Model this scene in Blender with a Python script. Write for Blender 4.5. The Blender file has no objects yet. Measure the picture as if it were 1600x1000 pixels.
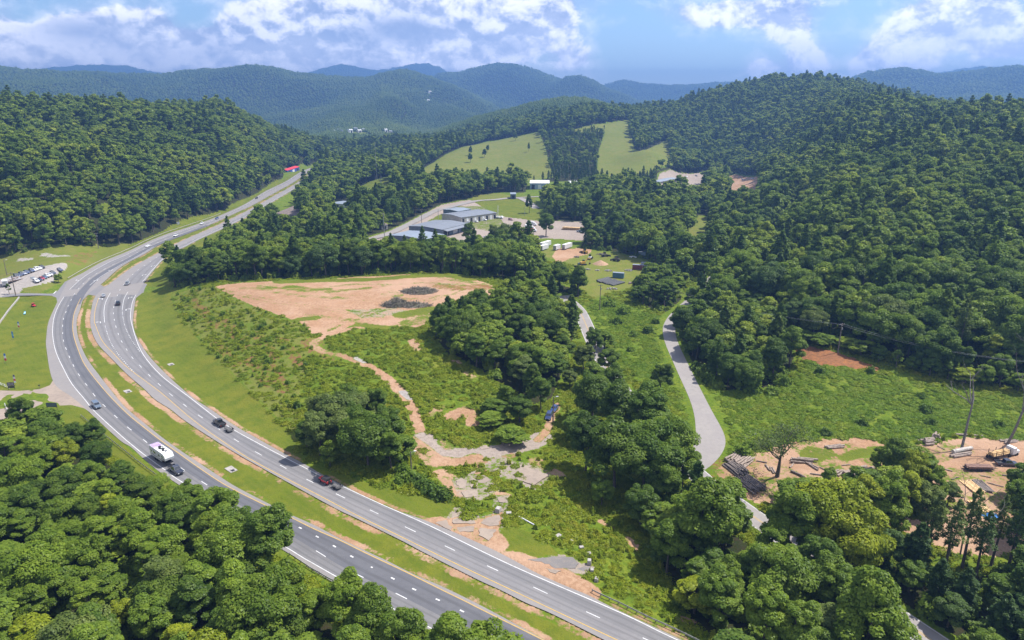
import bpy, bmesh, math, random
import numpy as np
from mathutils import Vector, Matrix
from mathutils.geometry import tessellate_polygon

random.seed(7)
RNG = np.random.default_rng(7)
SC = bpy.context.scene
COL = SC.collection
PI = math.pi

# ------------------------------------------------------------------ camera, sky, sun, exposure
CAM_Z, FPX, HORIZON = 95.0, 1067.0, 165.0
PITCH = math.atan((500 - HORIZON) / FPX)
cam_d = bpy.data.cameras.new('camera')
cam = bpy.data.objects.new('camera', cam_d)
COL.objects.link(cam)
cam.location = (0, 0, CAM_Z)
cam.rotation_euler = (PI / 2 - PITCH, 0, 0)
cam_d.sensor_width = 36.0
cam_d.lens = 36.0 * FPX / 1600
cam_d.clip_start = 1.0
cam_d.clip_end = 60000
SC.camera = cam

SUN_AZ, SUN_EL = math.radians(72), math.radians(59)
sun_vec = Vector((math.sin(SUN_AZ) * math.cos(SUN_EL), math.cos(SUN_AZ) * math.cos(SUN_EL), math.sin(SUN_EL)))
sun_d = bpy.data.lights.new('sun', 'SUN')
sun_d.energy = 4.6
sun_d.angle = math.radians(0.5)
sun_d.color = (1.0, 0.955, 0.88)
sun = bpy.data.objects.new('sun', sun_d)
COL.objects.link(sun)
sun.rotation_euler = sun_vec.to_track_quat('Z', 'Y').to_euler()
sun.location = (0, 0, 400)

SC.view_settings.view_transform = 'Standard'
SC.view_settings.look = 'None'
SC.view_settings.gamma = 1.0
SC.view_settings.exposure = 1.0
SC.view_settings.use_curve_mapping = False
SC.render.engine = 'CYCLES'
SC.cycles.use_denoising = True
SC.cycles.max_bounces = 6
SC.cycles.diffuse_bounces = 3
SC.cycles.glossy_bounces = 2
SC.cycles.transmission_bounces = 2
SC.cycles.volume_bounces = 0
SC.cycles.transparent_max_bounces = 4


class NT:
    """small helper for writing node trees"""
    def __init__(self, tree):
        self.t = tree
        self.N = tree.nodes
        self.L = tree.links

    def n(self, kind, **kw):
        nd = self.N.new(kind)
        for k, v in kw.items():
            setattr(nd, k, v)
        return nd

    def put(self, sock, v):
        if v is None:
            return
        if hasattr(v, 'is_output'):
            self.L.new(v, sock)
        else:
            if isinstance(v, (tuple, list)) and len(v) == 3 and sock.type == 'RGBA':
                v = (*v, 1.0)
            sock.default_value = v

    def m(self, op, a, b=None, c=None, clamp=False):
        nd = self.n('ShaderNodeMath', operation=op, use_clamp=clamp)
        self.put(nd.inputs[0], a)
        self.put(nd.inputs[1], b)
        self.put(nd.inputs[2], c)
        return nd.outputs[0]

    def mix(self, f, a, b):
        nd = self.n('ShaderNodeMix', data_type='RGBA')
        self.put(nd.inputs[0], f)
        self.put(nd.inputs[6], a)
        self.put(nd.inputs[7], b)
        return nd.outputs[2]

    def ramp(self, v, lo, hi, a=0.0, b=1.0, smooth=True):
        nd = self.n('ShaderNodeMapRange', interpolation_type='SMOOTHSTEP' if smooth else 'LINEAR')
        self.put(nd.inputs[0], v)
        for i, x in enumerate((lo, hi, a, b)):
            self.put(nd.inputs[i + 1], x)
        return nd.outputs[0]

    def noise(self, vec, scale, detail=3.0, rough=0.5, dim='3D', dist=0.0):
        nd = self.n('ShaderNodeTexNoise', noise_dimensions=dim)
        self.put(nd.inputs['Vector'], vec)
        nd.inputs['Scale'].default_value = scale
        nd.inputs['Detail'].default_value = detail
        nd.inputs['Roughness'].default_value = rough
        nd.inputs['Distortion'].default_value = dist
        return nd.outputs[0]

    def comb(self, x, y, z=0.0):
        nd = self.n('ShaderNodeCombineXYZ')
        for i, v in enumerate((x, y, z)):
            self.put(nd.inputs[i], v)
        return nd.outputs[0]


def px_dir(u, v):
    x, y = (u - 800) / FPX, (v - 500) / FPX
    return (x, math.cos(PITCH) - y * math.sin(PITCH), -(math.sin(PITCH) + y * math.cos(PITCH)))


def px_ang(u, v):
    d = px_dir(u, v)
    return math.atan2(d[0], d[1]), math.atan2(d[2], math.hypot(d[0], d[1]))


# sky: physical sky with cumulus clouds laid out by direction
W = bpy.data.worlds.new('World')
SC.world = W
W.use_nodes = True
w = NT(W.node_tree)
w.N.clear()
sky = w.n('ShaderNodeTexSky', sky_type='NISHITA')
sky.sun_disc = False
sky.sun_elevation = SUN_EL
sky.sun_rotation = SUN_AZ
sky.altitude = 600
sky.air_density = 1.25
sky.dust_density = 0.6
sky.ozone_density = 4.0
tc = w.n('ShaderNodeTexCoord')
sep = w.n('ShaderNodeSeparateXYZ')
w.L.new(tc.outputs['Generated'], sep.inputs[0])
X_, Y_, Z_ = sep.outputs
az_n = w.m('ARCTAN2', X_, Y_)
el_n = w.m('ARCSINE', w.m('MINIMUM', w.m('MAXIMUM', Z_, -1.0), 1.0))


def cloud_field(az, el):
    big = w.noise(w.comb(w.m('MULTIPLY', az, 1.0), w.m('MULTIPLY', el, 1.55), 0.3), 9.0, 7.0, 0.58, dist=0.25)
    # (u, v, half-width u, half-height v, strength) of the main cloud masses in the sky ahead
    blobs = [(60, 55, 130, 42, .30), (190, 60, 120, 55, .36), (250, 75, 130, 40, .22), (410, 70, 90, 55, .38),
             (520, 45, 110, 55, .38), (600, 60, 110, 60, .36), (700, 40, 110, 60, .38), (830, 32, 110, 50, .36),
             (740, 85, 80, 35, .28), (905, 95, 45, 32, .30), (640, 95, 130, 30, .22), (1100, 24, 75, 26, .31),
             (1190, 20, 70, 24, .28), (1235, 46, 30, 18, .44), (1265, 97, 26, 30, .42), (1190, 108, 28, 20, .40),
             (1352, 103, 18, 20, .42), (1425, 72, 46, 38, .40), (1390, 95, 40, 26, .34), (1560, 85, 60, 20, .25), (1530, 30, 110, 42, .30),
             (1460, 20, 60, 30, .20), (1570, 60, 50, 20, .22), (100, 100, 300, 30, .30), (330, 90, 160, 40, .16), (960, 28, 20, 18, .12), (1250, 40, 300, 60, .10),
             (305, 28, 42, 30, -.42), (1010, 70, 110, 60, -.25), (1120, 85, 60, 30, -.15), (1300, 60, 55, 40, -.12),
             (40, 25, 22, 20, -.2)]
    s = None
    for (u, v, hu, hv, a) in blobs:
        a0, e0 = px_ang(u, v)
        a1, _ = px_ang(u + hu, v)
        _, e1 = px_ang(u, v - hv)
        dx = w.m('MULTIPLY', w.m('SUBTRACT', az, a0), 1 / abs(a1 - a0))
        dy = w.m('MULTIPLY', w.m('SUBTRACT', el, e0), 1 / abs(e1 - e0))
        r2 = w.m('ADD', w.m('MULTIPLY', dx, dx), w.m('MULTIPLY', dy, dy))
        g = w.m('MULTIPLY', w.m('EXPONENT', w.m('MULTIPLY', r2, -0.9)), a)
        s = g if s is None else w.m('ADD', s, g)
    # away from the view: scattered fair-weather cloud
    far = w.ramp(w.m('ABSOLUTE', az), 0.72, 1.0, 0.0, 0.10)
    up = w.ramp(el, 0.17, 0.30, 0.0, 0.10)
    s = w.m('ADD', w.m('MINIMUM', s, 0.52), w.m('ADD', far, up))
    fine = w.noise(w.comb(az, w.m('MULTIPLY', el, 1.3), 0.7), 34.0, 6.0, 0.62, dist=0.4)
    nz = w.m('ADD', w.m('MULTIPLY', big, .72), w.m('MULTIPLY', fine, .30))
    return w.m('ADD', nz, s), nz, big


f0, n0, b0 = cloud_field(az_n, el_n)


def shifted(da, de):
    a, e = w.m('ADD', az_n, da), w.m('ADD', el_n, de)
    big = w.noise(w.comb(a, w.m('MULTIPLY', e, 1.55), 0.3), 9.0, 5.0, 0.58, dist=0.25)
    fine = w.noise(w.comb(a, w.m('MULTIPLY', e, 1.3), 0.7), 34.0, 5.0, 0.62, dist=0.4)
    return w.m('ADD', w.m('MULTIPLY', big, .72), w.m('MULTIPLY', fine, .30))


dens = w.m('MAXIMUM', w.ramp(f0, 0.60, 0.755), w.ramp(f0, 0.44, 0.70, 0.0, 0.40))
edge = w.ramp(f0, 0.66, 0.86)
emb = w.m('SUBTRACT', n0, shifted(0.006, 0.012))
lit = w.ramp(emb, -0.075, 0.075)
# grey-blue undersides of the larger masses
shade = None
for (u, v, hu, hv, k) in ((130, 48, 85, 26, 1.0), (615, 45, 55, 24, 1.0), (330, 70, 60, 18, .5), (660, 55, 40, 20, .7), (790, 72, 45, 14, .8), (240, 85, 90, 14, .5), (540, 60, 45, 14, .5), (430, 95, 70, 16, .35), (1500, 55, 60, 16, .5)):
    a0, e0 = px_ang(u, v)
    a1, _ = px_ang(u + hu, v)
    _, e1 = px_ang(u, v - hv)
    dx = w.m('MULTIPLY', w.m('SUBTRACT', az_n, a0), 1 / abs(a1 - a0))
    dy = w.m('MULTIPLY', w.m('SUBTRACT', el_n, e0), 1 / abs(e1 - e0))
    g = w.m('MULTIPLY', w.m('EXPONENT', w.m('MULTIPLY', w.m('ADD', w.m('MULTIPLY', dx, dx), w.m('MULTIPLY', dy, dy)), -1.0)), k)
    shade = g if shade is None else w.m('ADD', shade, g)
shade = w.m('MULTIPLY', w.m('MINIMUM', shade, 1.0), edge)
lit = w.m('ADD', w.m('MULTIPLY', lit, .80), w.ramp(b0, .40, .62, .20, 0.0))
lit = w.m('MULTIPLY', lit, w.m('SUBTRACT', 1.0, w.m('MULTIPLY', shade, .85)), clamp=True)
CL_DARK, CL_LIT = (0.19, 0.225, 0.34), (0.84, 0.80, 0.80)
cl = w.mix(lit, CL_DARK, CL_LIT)
cl = w.mix(w.ramp(el_n, 0.10, 0.03, 0.0, 0.35), cl, (0.58, 0.53, 0.58))
skyc = w.n('ShaderNodeVectorMath', operation='SCALE')
w.L.new(sky.outputs[0], skyc.inputs[0])
skyc.inputs['Scale'].default_value = 0.078
skyt = w.n('ShaderNodeVectorMath', operation='MULTIPLY')
w.L.new(skyc.outputs[0], skyt.inputs[0])
skyt.inputs[1].default_value = (.84, .90, 1.0)
# sky and clouds are brightened low down to make up for dimming by the haze
gain = w.m('EXPONENT', w.m('DIVIDE', 0.052, w.m('MAXIMUM', el_n, 0.05)))
gain_s = w.m('EXPONENT', w.m('DIVIDE', 0.042, w.m('MAXIMUM', el_n, 0.05)))
gsc = w.n('ShaderNodeVectorMath', operation='SCALE')
w.L.new(cl, gsc.inputs[0])
w.L.new(gain, gsc.inputs['Scale'])
ssc = w.n('ShaderNodeVectorMath', operation='SCALE')
w.L.new(skyt.outputs[0], ssc.inputs[0])
w.L.new(gain_s, ssc.inputs['Scale'])
out_c = w.mix(w.m('MULTIPLY', dens, 0.92), ssc.outputs[0], gsc.outputs[0])
out_c = w.mix(w.ramp(el_n, 0.0, -0.06), out_c, (0.10, 0.12, 0.12))
bg = w.n('ShaderNodeBackground')
w.L.new(out_c, bg.inputs[0])
bg.inputs[1].default_value = 1.0
wo = w.n('ShaderNodeOutputWorld')
w.L.new(bg.outputs[0], wo.inputs[0])
# ------------------------------------------------------------------ terrain heights
def plane_pt(u, v, z=0.0):
    d = px_dir(u, v)
    t = (z - CAM_Z) / d[2]
    return d[0] * t, d[1] * t


def to_px(x, y, z):
    """world -> photo pixels (numpy)"""
    dz = z - CAM_Z
    dep = y * math.cos(PITCH) - dz * math.sin(PITCH)
    upc = y * math.sin(PITCH) + dz * math.cos(PITCH)
    dep = np.where(dep < 1, 1, dep)
    return 800 + FPX * x / dep, 500 - FPX * upc / dep


def vnoise(x, y, seed=0):
    xi, yi = np.floor(x).astype(np.int64), np.floor(y).astype(np.int64)
    fx, fy = x - xi, y - yi
    fx, fy = fx * fx * (3 - 2 * fx), fy * fy * (3 - 2 * fy)

    def h(a, b):
        k = (a * 374761393 + b * 668265263 + seed * 1442695041) & 0x7fffffff
        k = ((k ^ (k >> 13)) * 1274126177) & 0x7fffffff
        return ((k ^ (k >> 16)) & 0xffff) / 65535.0
    return (h(xi, yi) * (1 - fx) + h(xi + 1, yi) * fx) * (1 - fy) + (h(xi, yi + 1) * (1 - fx) + h(xi + 1, yi + 1) * fx) * fy


def fbm(x, y, oct=4, seed=0):
    s, a, t = 0, 1.0, 0
    for i in range(oct):
        s = s + a * vnoise(x * 2 ** i + 17.3 * i, y * 2 ** i - 9.1 * i, seed + i)
        t += a
        a *= 0.5
    return s / t


# known ground heights: (photo pixel of the ground point, height above the highway)
CTRL = [
    # the highway
    (83, 522, 0), (120, 620, 0), (225, 710, 0), (452, 859, 0), (640, 960, 0), (780, 1040, 0), (250, 600, 0), (350, 662, 0),
    (500, 745, 0), (650, 815, 0), (800, 884, 0), (1000, 975, 0), (1150, 1045, 0), (187, 398, 0), (150, 450, 0), (265, 362, 0),
    (350, 335, 0), (410, 300, 0), (450, 280, 0), (490, 258, 0), (20, 455, 0), (0, 620, 0), (-100, 560, 0), (30, 420, 0),
    (150, 392, 0), (0, 405, 0), (-150, 430, 2),
    # grass verge, shrub bank, raised pad
    (225, 465, .3), (250, 505, .7), (300, 565, .8), (360, 625, .8), (440, 690, .5),
    (285, 480, 2.5), (320, 540, 2.5), (390, 590, 2.5), (340, 500, 5.5), (400, 545, 5.5), (450, 600, 3.5),
    (320, 450, 8.5), (370, 470, 9), (420, 500, 9), (470, 525, 8.6), (345, 443, 9), (480, 437, 9), (620, 432, 9), (740, 440, 9),
    (560, 480, 9), (640, 470, 9), (520, 508, 8.8), (640, 512, 8.4), (700, 480, 9), (490, 548, 7.6), (560, 562, 6.4),
    (640, 560, 6.6), (600, 595, 5), (680, 600, 4.6), (640, 640, 3.0), (560, 640, 3), (720, 560, 6.5), (740, 600, 4),
    (690, 665, 1.4), (760, 680, .6), (830, 690, .2), (650, 700, .8), (720, 710, .4), (740, 760, 0), (840, 740, -.2), (780, 640, 1.6),
    (860, 650, 0), (590, 700, 1.0), (520, 680, 1.2), (640, 770, .2), (800, 830, 0), (880, 870, -.3),
    (760, 520, 8), (800, 480, 7), (850, 520, 4), (860, 570, 2), (900, 520, 0.5),
    # lower ground on the right, minor road, field, log yard
    (950, 880, -2.2), (1000, 930, -2.8), (900, 800, -1.2), (1080, 960, -3.2), (1160, 797, -3), (1430, 985, -4), (1110, 660, -1.5),
    (1060, 560, 0), (1045, 505, 1), (1085, 730, -2.2), (1250, 640, -.5), (1400, 640, 0), (1550, 660, .5), (1200, 560, .5),
    (1300, 730, -1.2), (1500, 710, -.8), (1500, 790, -2), (1350, 850, -3), (1600, 900, -4), (1800, 800, -1), (1250, 560, 3), (1310, 555, 5),
    (960, 520, 0), (1000, 560, 0), (950, 640, -.6), (910, 490, 0), (930, 450, .5),
    # flat valley behind the pad
    (300, 415, 4), (450, 400, 4), (600, 395, 2), (700, 380, 0), (620, 355, 0), (700, 330, 1), (800, 320, 2), (850, 365, 0), (920, 400, 0),
    (1000, 420, 0), (760, 303, 3), (450, 330, 4), (540, 320, 2), (580, 290, 8), (600, 275, 12), (900, 290, 5), (1060, 276, 2),
    (1160, 290, 3), (1190, 378, 4), (1095, 360, 4), (1060, 440, 1),
    # meadow hillside
    (800, 254, 14), (960, 254, 16), (700, 258, 14), (960, 215, 44), (960, 190, 66), (840, 212, 44), (740, 232, 28), (660, 268, 10),
    (1030, 238, 32), (900, 235, 30),
    (1240, 540, 3), (1330, 545, 5), (1400, 575, 4), (1480, 592, 3), (1600, 612, 3),
    # ground under and beside the camera
    (400, 1000, -1), (0, 900, -1), (-300, 800, 0), (800, 1200, -2), (1400, 1200, -6), (2000, 900, 0), (100, 740, -.6), (300, 830, -.4),
]
# wooded hills: (photo column, [(distance, height)...])
HILLS = [
    (-200, [(450, 10), (700, 60), (950, 100), (1200, 90)]), (0, [(470, 5), (600, 33), (800, 70), (950, 92), (1200, 85)]),
    (100, [(480, 6), (600, 28), (800, 60), (950, 79), (1200, 70)]), (200, [(520, 5), (700, 36), (950, 80), (1200, 70)]),
    (300, [(620, 5), (800, 36), (1000, 76), (1250, 66)]), (400, [(770, 3), (900, 28), (1100, 66), (1350, 56)]),
    (480, [(930, 2), (1050, 16), (1200, 34), (1450, 22)]),
    (1060, [(700, 3), (1100, 14), (1300, 60), (1480, 94)]), (1110, [(420, 3), (600, 3), (800, 3), (1100, 20), (1300, 66), (1480, 110)]),
    (1200, [(330, 4), (450, 8), (700, 13), (900, 18), (1000, 26), (1200, 66), (1450, 118)]),
    (1300, [(320, 9), (400, 16), (500, 25), (700, 44), (900, 66), (1100, 92), (1300, 108)]),
    (1420, [(320, 10), (450, 24), (600, 40), (800, 62), (1000, 82), (1250, 75)]),
    (1520, [(320, 11), (450, 28), (600, 46), (850, 76), (1100, 66)]), (1700, [(320, 12), (450, 32), (600, 56), (780, 80), (1100, 66)]),
    (458, [(1085, 0), (1120, 1.5), (1165, 9)]), (430, [(1040, 6)]),
    (560, [(900, 5), (1300, 5), (1800, 4)]), (640, [(1100, 14), (1500, 16)]), (760, [(1350, 30), (1600, 30)]), (900, [(1400, 72), (1600, 70)]),
]
_c = []
for (u, L) in HILLS:
    a = px_ang(u, 300)[0]
    for r, z in L:
        _c.append((a, math.log(r), z))
for (u, v, z) in CTRL:
    x, y = plane_pt(u, v, z)
    _c.append((math.atan2(x, y), math.log(math.hypot(x, y)), z))
for a in (-1.25, -0.95, 0.95, 1.25):
    for r, zl, zr in ((60, -1, -4), (200, 0, 2), (450, 10, 30), (900, 80, 78), (1600, 80, 60)):
        _c.append((a, math.log(r), zl if a < 0 else zr))
for a in (-.5, 0, .5):
    _c.append((a, math.log(58), -2))
_c = np.array(_c)


def _tps_k(d2):
    return 0.5 * d2 * np.log(d2 + 1e-12)


_S = np.array([1.0, 0.55])
_P = _c[:, :2] * _S
_n = len(_c)
_K = _tps_k(((_P[:, None] - _P[None]) ** 2).sum(-1)) + np.eye(_n) * 2e-4
_Q = np.c_[np.ones(_n), _P]
_A = np.block([[_K, _Q], [_Q.T, np.zeros((3, 3))]])
_w = np.linalg.solve(_A, np.r_[_c[:, 2], np.zeros(3)])

# polar grid round the viewpoint
NAZ = 1120
AZ = np.linspace(-0.80, 0.80, NAZ)
_ext = np.linspace(0.80, 1.30, 60)[1:]
AZ = np.r_[-_ext[::-1], AZ, _ext]
RR = [62.0]
while RR[-1] < 11000:
    RR.append(RR[-1] * (1.0052 if RR[-1] < 1300 else 1.012))
RR = np.array(RR)
A2, R2 = np.meshgrid(AZ, RR, indexing='ij')
GX, GY = R2 * np.sin(A2), R2 * np.cos(A2)


def tps(a, lr):
    out = np.empty(a.shape).ravel()
    q = np.c_[a.ravel(), lr.ravel()] * _S
    for i in range(0, len(q), 20000):
        c = q[i:i + 20000]
        d2 = ((c[:, None] - _P[None]) ** 2).sum(-1)
        out[i:i + 20000] = _tps_k(d2) @ _w[:_n] + _w[_n] + c @ _w[_n + 1:]
    return out.reshape(a.shape)


def smooth(t, a, b):
    t = np.clip((t - a) / (b - a), 0, 1)
    return t * t * (3 - 2 * t)


_sub = np.r_[np.arange(0, len(AZ), 4), len(AZ) - 1]
_rs = np.r_[np.arange(0, len(RR), 3), len(RR) - 1]
_coarse = tps(A2[np.ix_(_sub, _rs)], np.log(np.minimum(R2[np.ix_(_sub, _rs)], 2200)))
# bilinear up-sampling of the smooth surface
_tmp = np.array([np.interp(np.log(RR), np.log(RR[_rs]), row) for row in _coarse])
Z0 = np.array([np.interp(AZ, AZ[_sub], _tmp[:, j]) for j in range(len(RR))]).T
Z0 = np.clip(Z0, -8, 140)
_f = smooth(R2, 1500, 2300)
Z0 = Z0 * (1 - _f) + 3.0 * _f
Z0 += (fbm(GX / 60, GY / 60, 3, 3) - .5) * 5.0 * smooth(Z0, 10, 40) * smooth(R2, 420, 700)
Z0 += (fbm(GX / 9, GY / 9, 3, 5) - .5) * 0.5
Z0 += (fbm(GX / 170, GY / 170, 2, 15) - .5) * 22.0 * smooth(Z0, 25, 60) * smooth(R2, 450, 800)

RIDGES = [  # distance, tree height to allow for, front width, back width, skyline pixels
    (1900, 13, 420, 500, [(600, 250), (680, 205), (740, 180), (800, 165), (850, 152), (880, 148), (915, 149), (950, 158), (1000, 185), (1060, 205)]),
    (2700, 14, 500, 500, [(560, 215), (640, 196), (700, 190), (760, 186), (820, 180), (900, 175), (960, 190)]),
    (4300, 12, 1300, 900, [(-900, 100), (-500, 108), (-200, 100), (0, 104), (40, 110), (100, 113), (150, 112), (200, 115), (260, 115), (300, 109), (340, 107), (390, 102),
                           (430, 106), (460, 114), (520, 119), (570, 122), (600, 114), (625, 108), (655, 114), (690, 126), (730, 142), (800, 175), (880, 205)]),
    (5600, 10, 1300, 900, [(640, 135), (690, 115), (720, 113), (745, 106), (770, 100), (800, 101), (830, 108), (870, 122), (920, 140), (1000, 165)]),
    (4900, 10, 900, 800, [(800, 175), (840, 148), (865, 130), (885, 121), (905, 118), (925, 124), (945, 136), (980, 150), (1040, 175)]),
    (6600, 8, 1300, 900, [(880, 160), (930, 140), (960, 129), (975, 126), (1000, 131), (1040, 134), (1080, 134), (1120, 129), (1160, 131), (1220, 128), (1250, 123), (1275, 127), (1330, 140), (1420, 150)]),
    (3900, 10, 800, 700, [(1230, 160), (1270, 136), (1298, 125), (1315, 123), (1335, 127), (1380, 140), (1450, 155), (1560, 165)]),
    (5000, 10, 1300, 900, [(1270, 160), (1330, 122), (1360, 112), (1390, 109), (1415, 106), (1440, 110), (1470, 116), (1500, 114), (1540, 108), (1590, 103), (1650, 101), (1800, 110), (2100, 98), (2600, 105)]),
    (9300, 6, 1500, 1200, [(-200, 118), (0, 116), (60, 110), (110, 105), (160, 102), (195, 104), (230, 112), (300, 122), (400, 125), (470, 117), (500, 110), (535, 101), (560, 106), (590, 112),
                           (620, 107), (650, 101), (668, 100), (685, 106), (705, 118), (760, 130), (900, 140)]),
    (9000, 6, 1500, 1200, [(1400, 130), (1460, 116), (1500, 110), (1530, 106), (1560, 107), (1600, 112), (1700, 108), (1900, 118)]),
]
ZR = np.full_like(Z0, -50.0)
for k, (R0, th, wf, wb, sky_px) in enumerate(RIDGES):
    ang = [px_ang(u, v) for u, v in sky_px]
    a_ = np.array([p[0] for p in ang])
    top = CAM_Z + R0 * np.tan([p[1] for p in ang]) - th
    tz = np.interp(AZ, a_, top)
    edge = smooth(AZ, a_[0] - .06, a_[0]) * (1 - smooth(AZ, a_[-1], a_[-1] + .06))
    tz = (tz + (vnoise(AZ * 160, AZ * 0 + k, 40 + k) - .5) * R0 * .0016) * edge
    spur = fbm(A2 * R0 / 520 + fbm(GX / 700, GY / 700, 2, 90 + k) * 1.6, R2 / 1100 + 7 * k, 3, 20 + k)
    wfl = wf * (0.45 + 1.1 * spur)
    d = R2 - R0 * (1 + 0.0 * A2)
    prof = np.where(d < 0, np.exp(-(d / wfl) ** 2), np.exp(-(d / wb) ** 2))
    zr = tz[:, None] * prof
    zr = zr + (fbm(GX / 420, GY / 420, 4, 60 + k) - .5) * 130 * prof * (1 - prof ** 4) * np.minimum(1, R0 / 4000)
    ZR = np.maximum(ZR, np.where(edge[:, None] > 0, zr, -50))
_m = smooth(R2, 1150, 1500)
Z0 = np.where(R2 > 1150, np.maximum(Z0, ZR * _m + (1 - _m) * -50), Z0)

LRR = np.log(RR)


def pl(pts, z=0.0):
    return np.array([plane_pt(u, v, z) for u, v in pts])


def catmull(P, n=8):
    P = np.asarray(P, float)
    Q = np.vstack([2 * P[0] - P[1], P, 2 * P[-1] - P[-2]])
    out = []
    for i in range(1, len(Q) - 2):
        p0, p1, p2, p3 = Q[i - 1], Q[i], Q[i + 1], Q[i + 2]
        for t in np.linspace(0, 1, n, endpoint=False):
            out.append(.5 * (2 * p1 + (p2 - p0) * t + (2 * p0 - 5 * p1 + 4 * p2 - p3) * t * t + (3 * p1 - p0 - 3 * p2 + p3) * t ** 3))
    out.append(P[-1])
    return np.array(out)


def poly_dist(x, y, L, want_t=False):
    """distance of many points from a polyline (and the arclength fraction there)"""
    best = np.full(x.shape, 1e9)
    tb = np.zeros(x.shape)
    for i in range(len(L) - 1):
        ax, ay = L[i][:2]
        bx, by = L[i + 1][:2]
        dx, dy = bx - ax, by - ay
        t = np.clip(((x - ax) * dx + (y - ay) * dy) / (dx * dx + dy * dy + 1e-9), 0, 1)
        d = np.hypot(x - ax - t * dx, y - ay - t * dy)
        sel = d < best
        best = np.where(sel, d, best)
        tb = np.where(sel, i + t, tb)
    return (best, tb) if want_t else best


def in_poly(x, y, P):
    ins = np.zeros(x.shape, bool)
    P = np.asarray(P)
    bb = (x >= P[:, 0].min()) & (x <= P[:, 0].max()) & (y >= P[:, 1].min()) & (y <= P[:, 1].max())
    if not bb.any():
        return ins
    xx, yy = x[bb], y[bb]
    r = np.zeros(xx.shape, bool)
    j = len(P) - 1
    for i in range(len(P)):
        xi, yi, xj, yj = P[i][0], P[i][1], P[j][0], P[j][1]
        c = ((yi > yy) != (yj > yy)) & (xx < (xj - xi) * (yy - yi) / (yj - yi + 1e-12) + xi)
        r ^= c
        j = i
    ins[bb] = r
    return ins


# ---- highway edges and lines, in photo pixels on the flat road
LC_OUT = [(900, 1120), (760, 1045), (620, 968), (484, 888), (461, 871), (274, 754), (231, 722.5), (205, 699), (185, 686), (132.5, 637.5), (112, 620),
          (83, 596), (72.5, 544), (72.5, 525), (75, 506), (81, 490), (88, 475), (98, 455), (107.5, 438), (130, 426), (160, 409), (200, 392.5), (231, 377.5),
          (262.5, 365), (294, 355), (325, 344), (352, 333), (385, 317.5), (415, 298.5), (446, 283.5), (471, 268), (490, 260.5), (510, 252)]
LC_IN = [(960, 1060), (840, 994), (754, 947.5), (690, 916), (650, 899), (600, 874), (542, 847), (492, 821), (450, 802), (375, 764), (344, 745), (300, 716),
         (262, 690), (229, 664), (200, 640), (184, 623), (154, 585), (136, 560), (125, 536), (120.6, 519), (120, 500), (125, 484), (130, 467.5), (137, 459.5),
         (160.6, 442), (184, 421), (202.5, 409), (225, 397.5), (252, 381), (287, 367.5), (319, 355), (341, 345.6), (365, 334.5), (398, 319), (427, 302.5), (456, 286.5),
         (479, 271), (497, 262), (516, 254)]
RC_IN = [(1150, 1098), (1050, 1053), (950, 1003), (864, 960), (822, 942), (780, 921), (750, 907.5), (700, 882.5), (656, 860), (630, 846), (555, 809), (516, 790),
         (400, 726), (362, 704), (325, 681), (287, 656), (267, 640), (242, 624), (225, 607.5), (200, 586), (174, 560), (154, 539), (145, 522), (141, 504), (142.5, 485),
         (149, 463), (172, 443), (200, 422), (225, 407), (250, 394), (287, 375), (324, 359), (347, 348.5), (372, 336.5), (402, 321), (430, 305), (459, 289), (482, 273), (499, 263.5), (517, 255)]
RC_OUT = [(1270, 1098), (1170, 1050), (1070, 1002), (968, 954.5), (920, 930.5), (886, 916.5), (839, 895.5), (800, 874), (757, 852.5), (672, 816), (620, 797.5), (570, 775.5),
          (534, 757), (499, 739), (480, 727.5), (432, 702), (400, 684), (375, 670), (350, 654), (330, 640), (305, 624), (282, 605), (257, 582), (232, 555), (214, 527),
          (208, 505), (210, 480), (214, 461), (224, 444), (239, 424), (256, 405), (275, 392), (289, 386), (315, 372.5), (345, 359), (378, 343), (408, 326.5), (436, 309.5), (464, 293),
          (486, 277), (504, 266), (520, 258)]
LCO, LCI, RCI, RCO = (catmull(pl(p), 5) for p in (LC_OUT, LC_IN, RC_IN, RC_OUT))
LC_POLY = np.vstack([LCO, LCI[::-1]])
RC_POLY = np.vstack([RCI, RCO[::-1]])
HW_POLY = np.vstack([LCO, RCO[::-1]])

# minor roads: (centre line pixels with heights, width)
MINOR = {
    'country_road': ([(1760, 1150, -4.5), (1530, 1045, -4.4), (1432, 985, -4), (1300, 893, -3.6), (1163, 797, -3), (1085, 738, -2.2), (1020, 672, -1.4), (965, 600, -.6),
                      (930, 540, -.2), (911, 497, 0), (902, 482, 0), (880, 462, 0)], 6.6),
    'lane': ([(1075, 735, -2.3), (1092, 722, -2.2), (1104, 706, -2.0), (1110, 688, -1.8), (1107, 668, -1.6), (1097, 640, -1.2), (1086, 615, -.8), (1073, 588, -.3), (1060, 560, 0), (1051, 540, .3),
              (1046, 523, .6), (1047, 507, 1), (1060, 488, 1.2), (1090, 460, 1.6), (1140, 410, 3), (1185, 383, 4), (1215, 364, 5), (1250, 345, 8)], 6.2),
}
MINOR_W = {}
for k, (P, wd) in MINOR.items():
    q = np.array([(*plane_pt(u, v, z), z) for u, v, z in P])
    MINOR_W[k] = catmull(q, 6)

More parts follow.
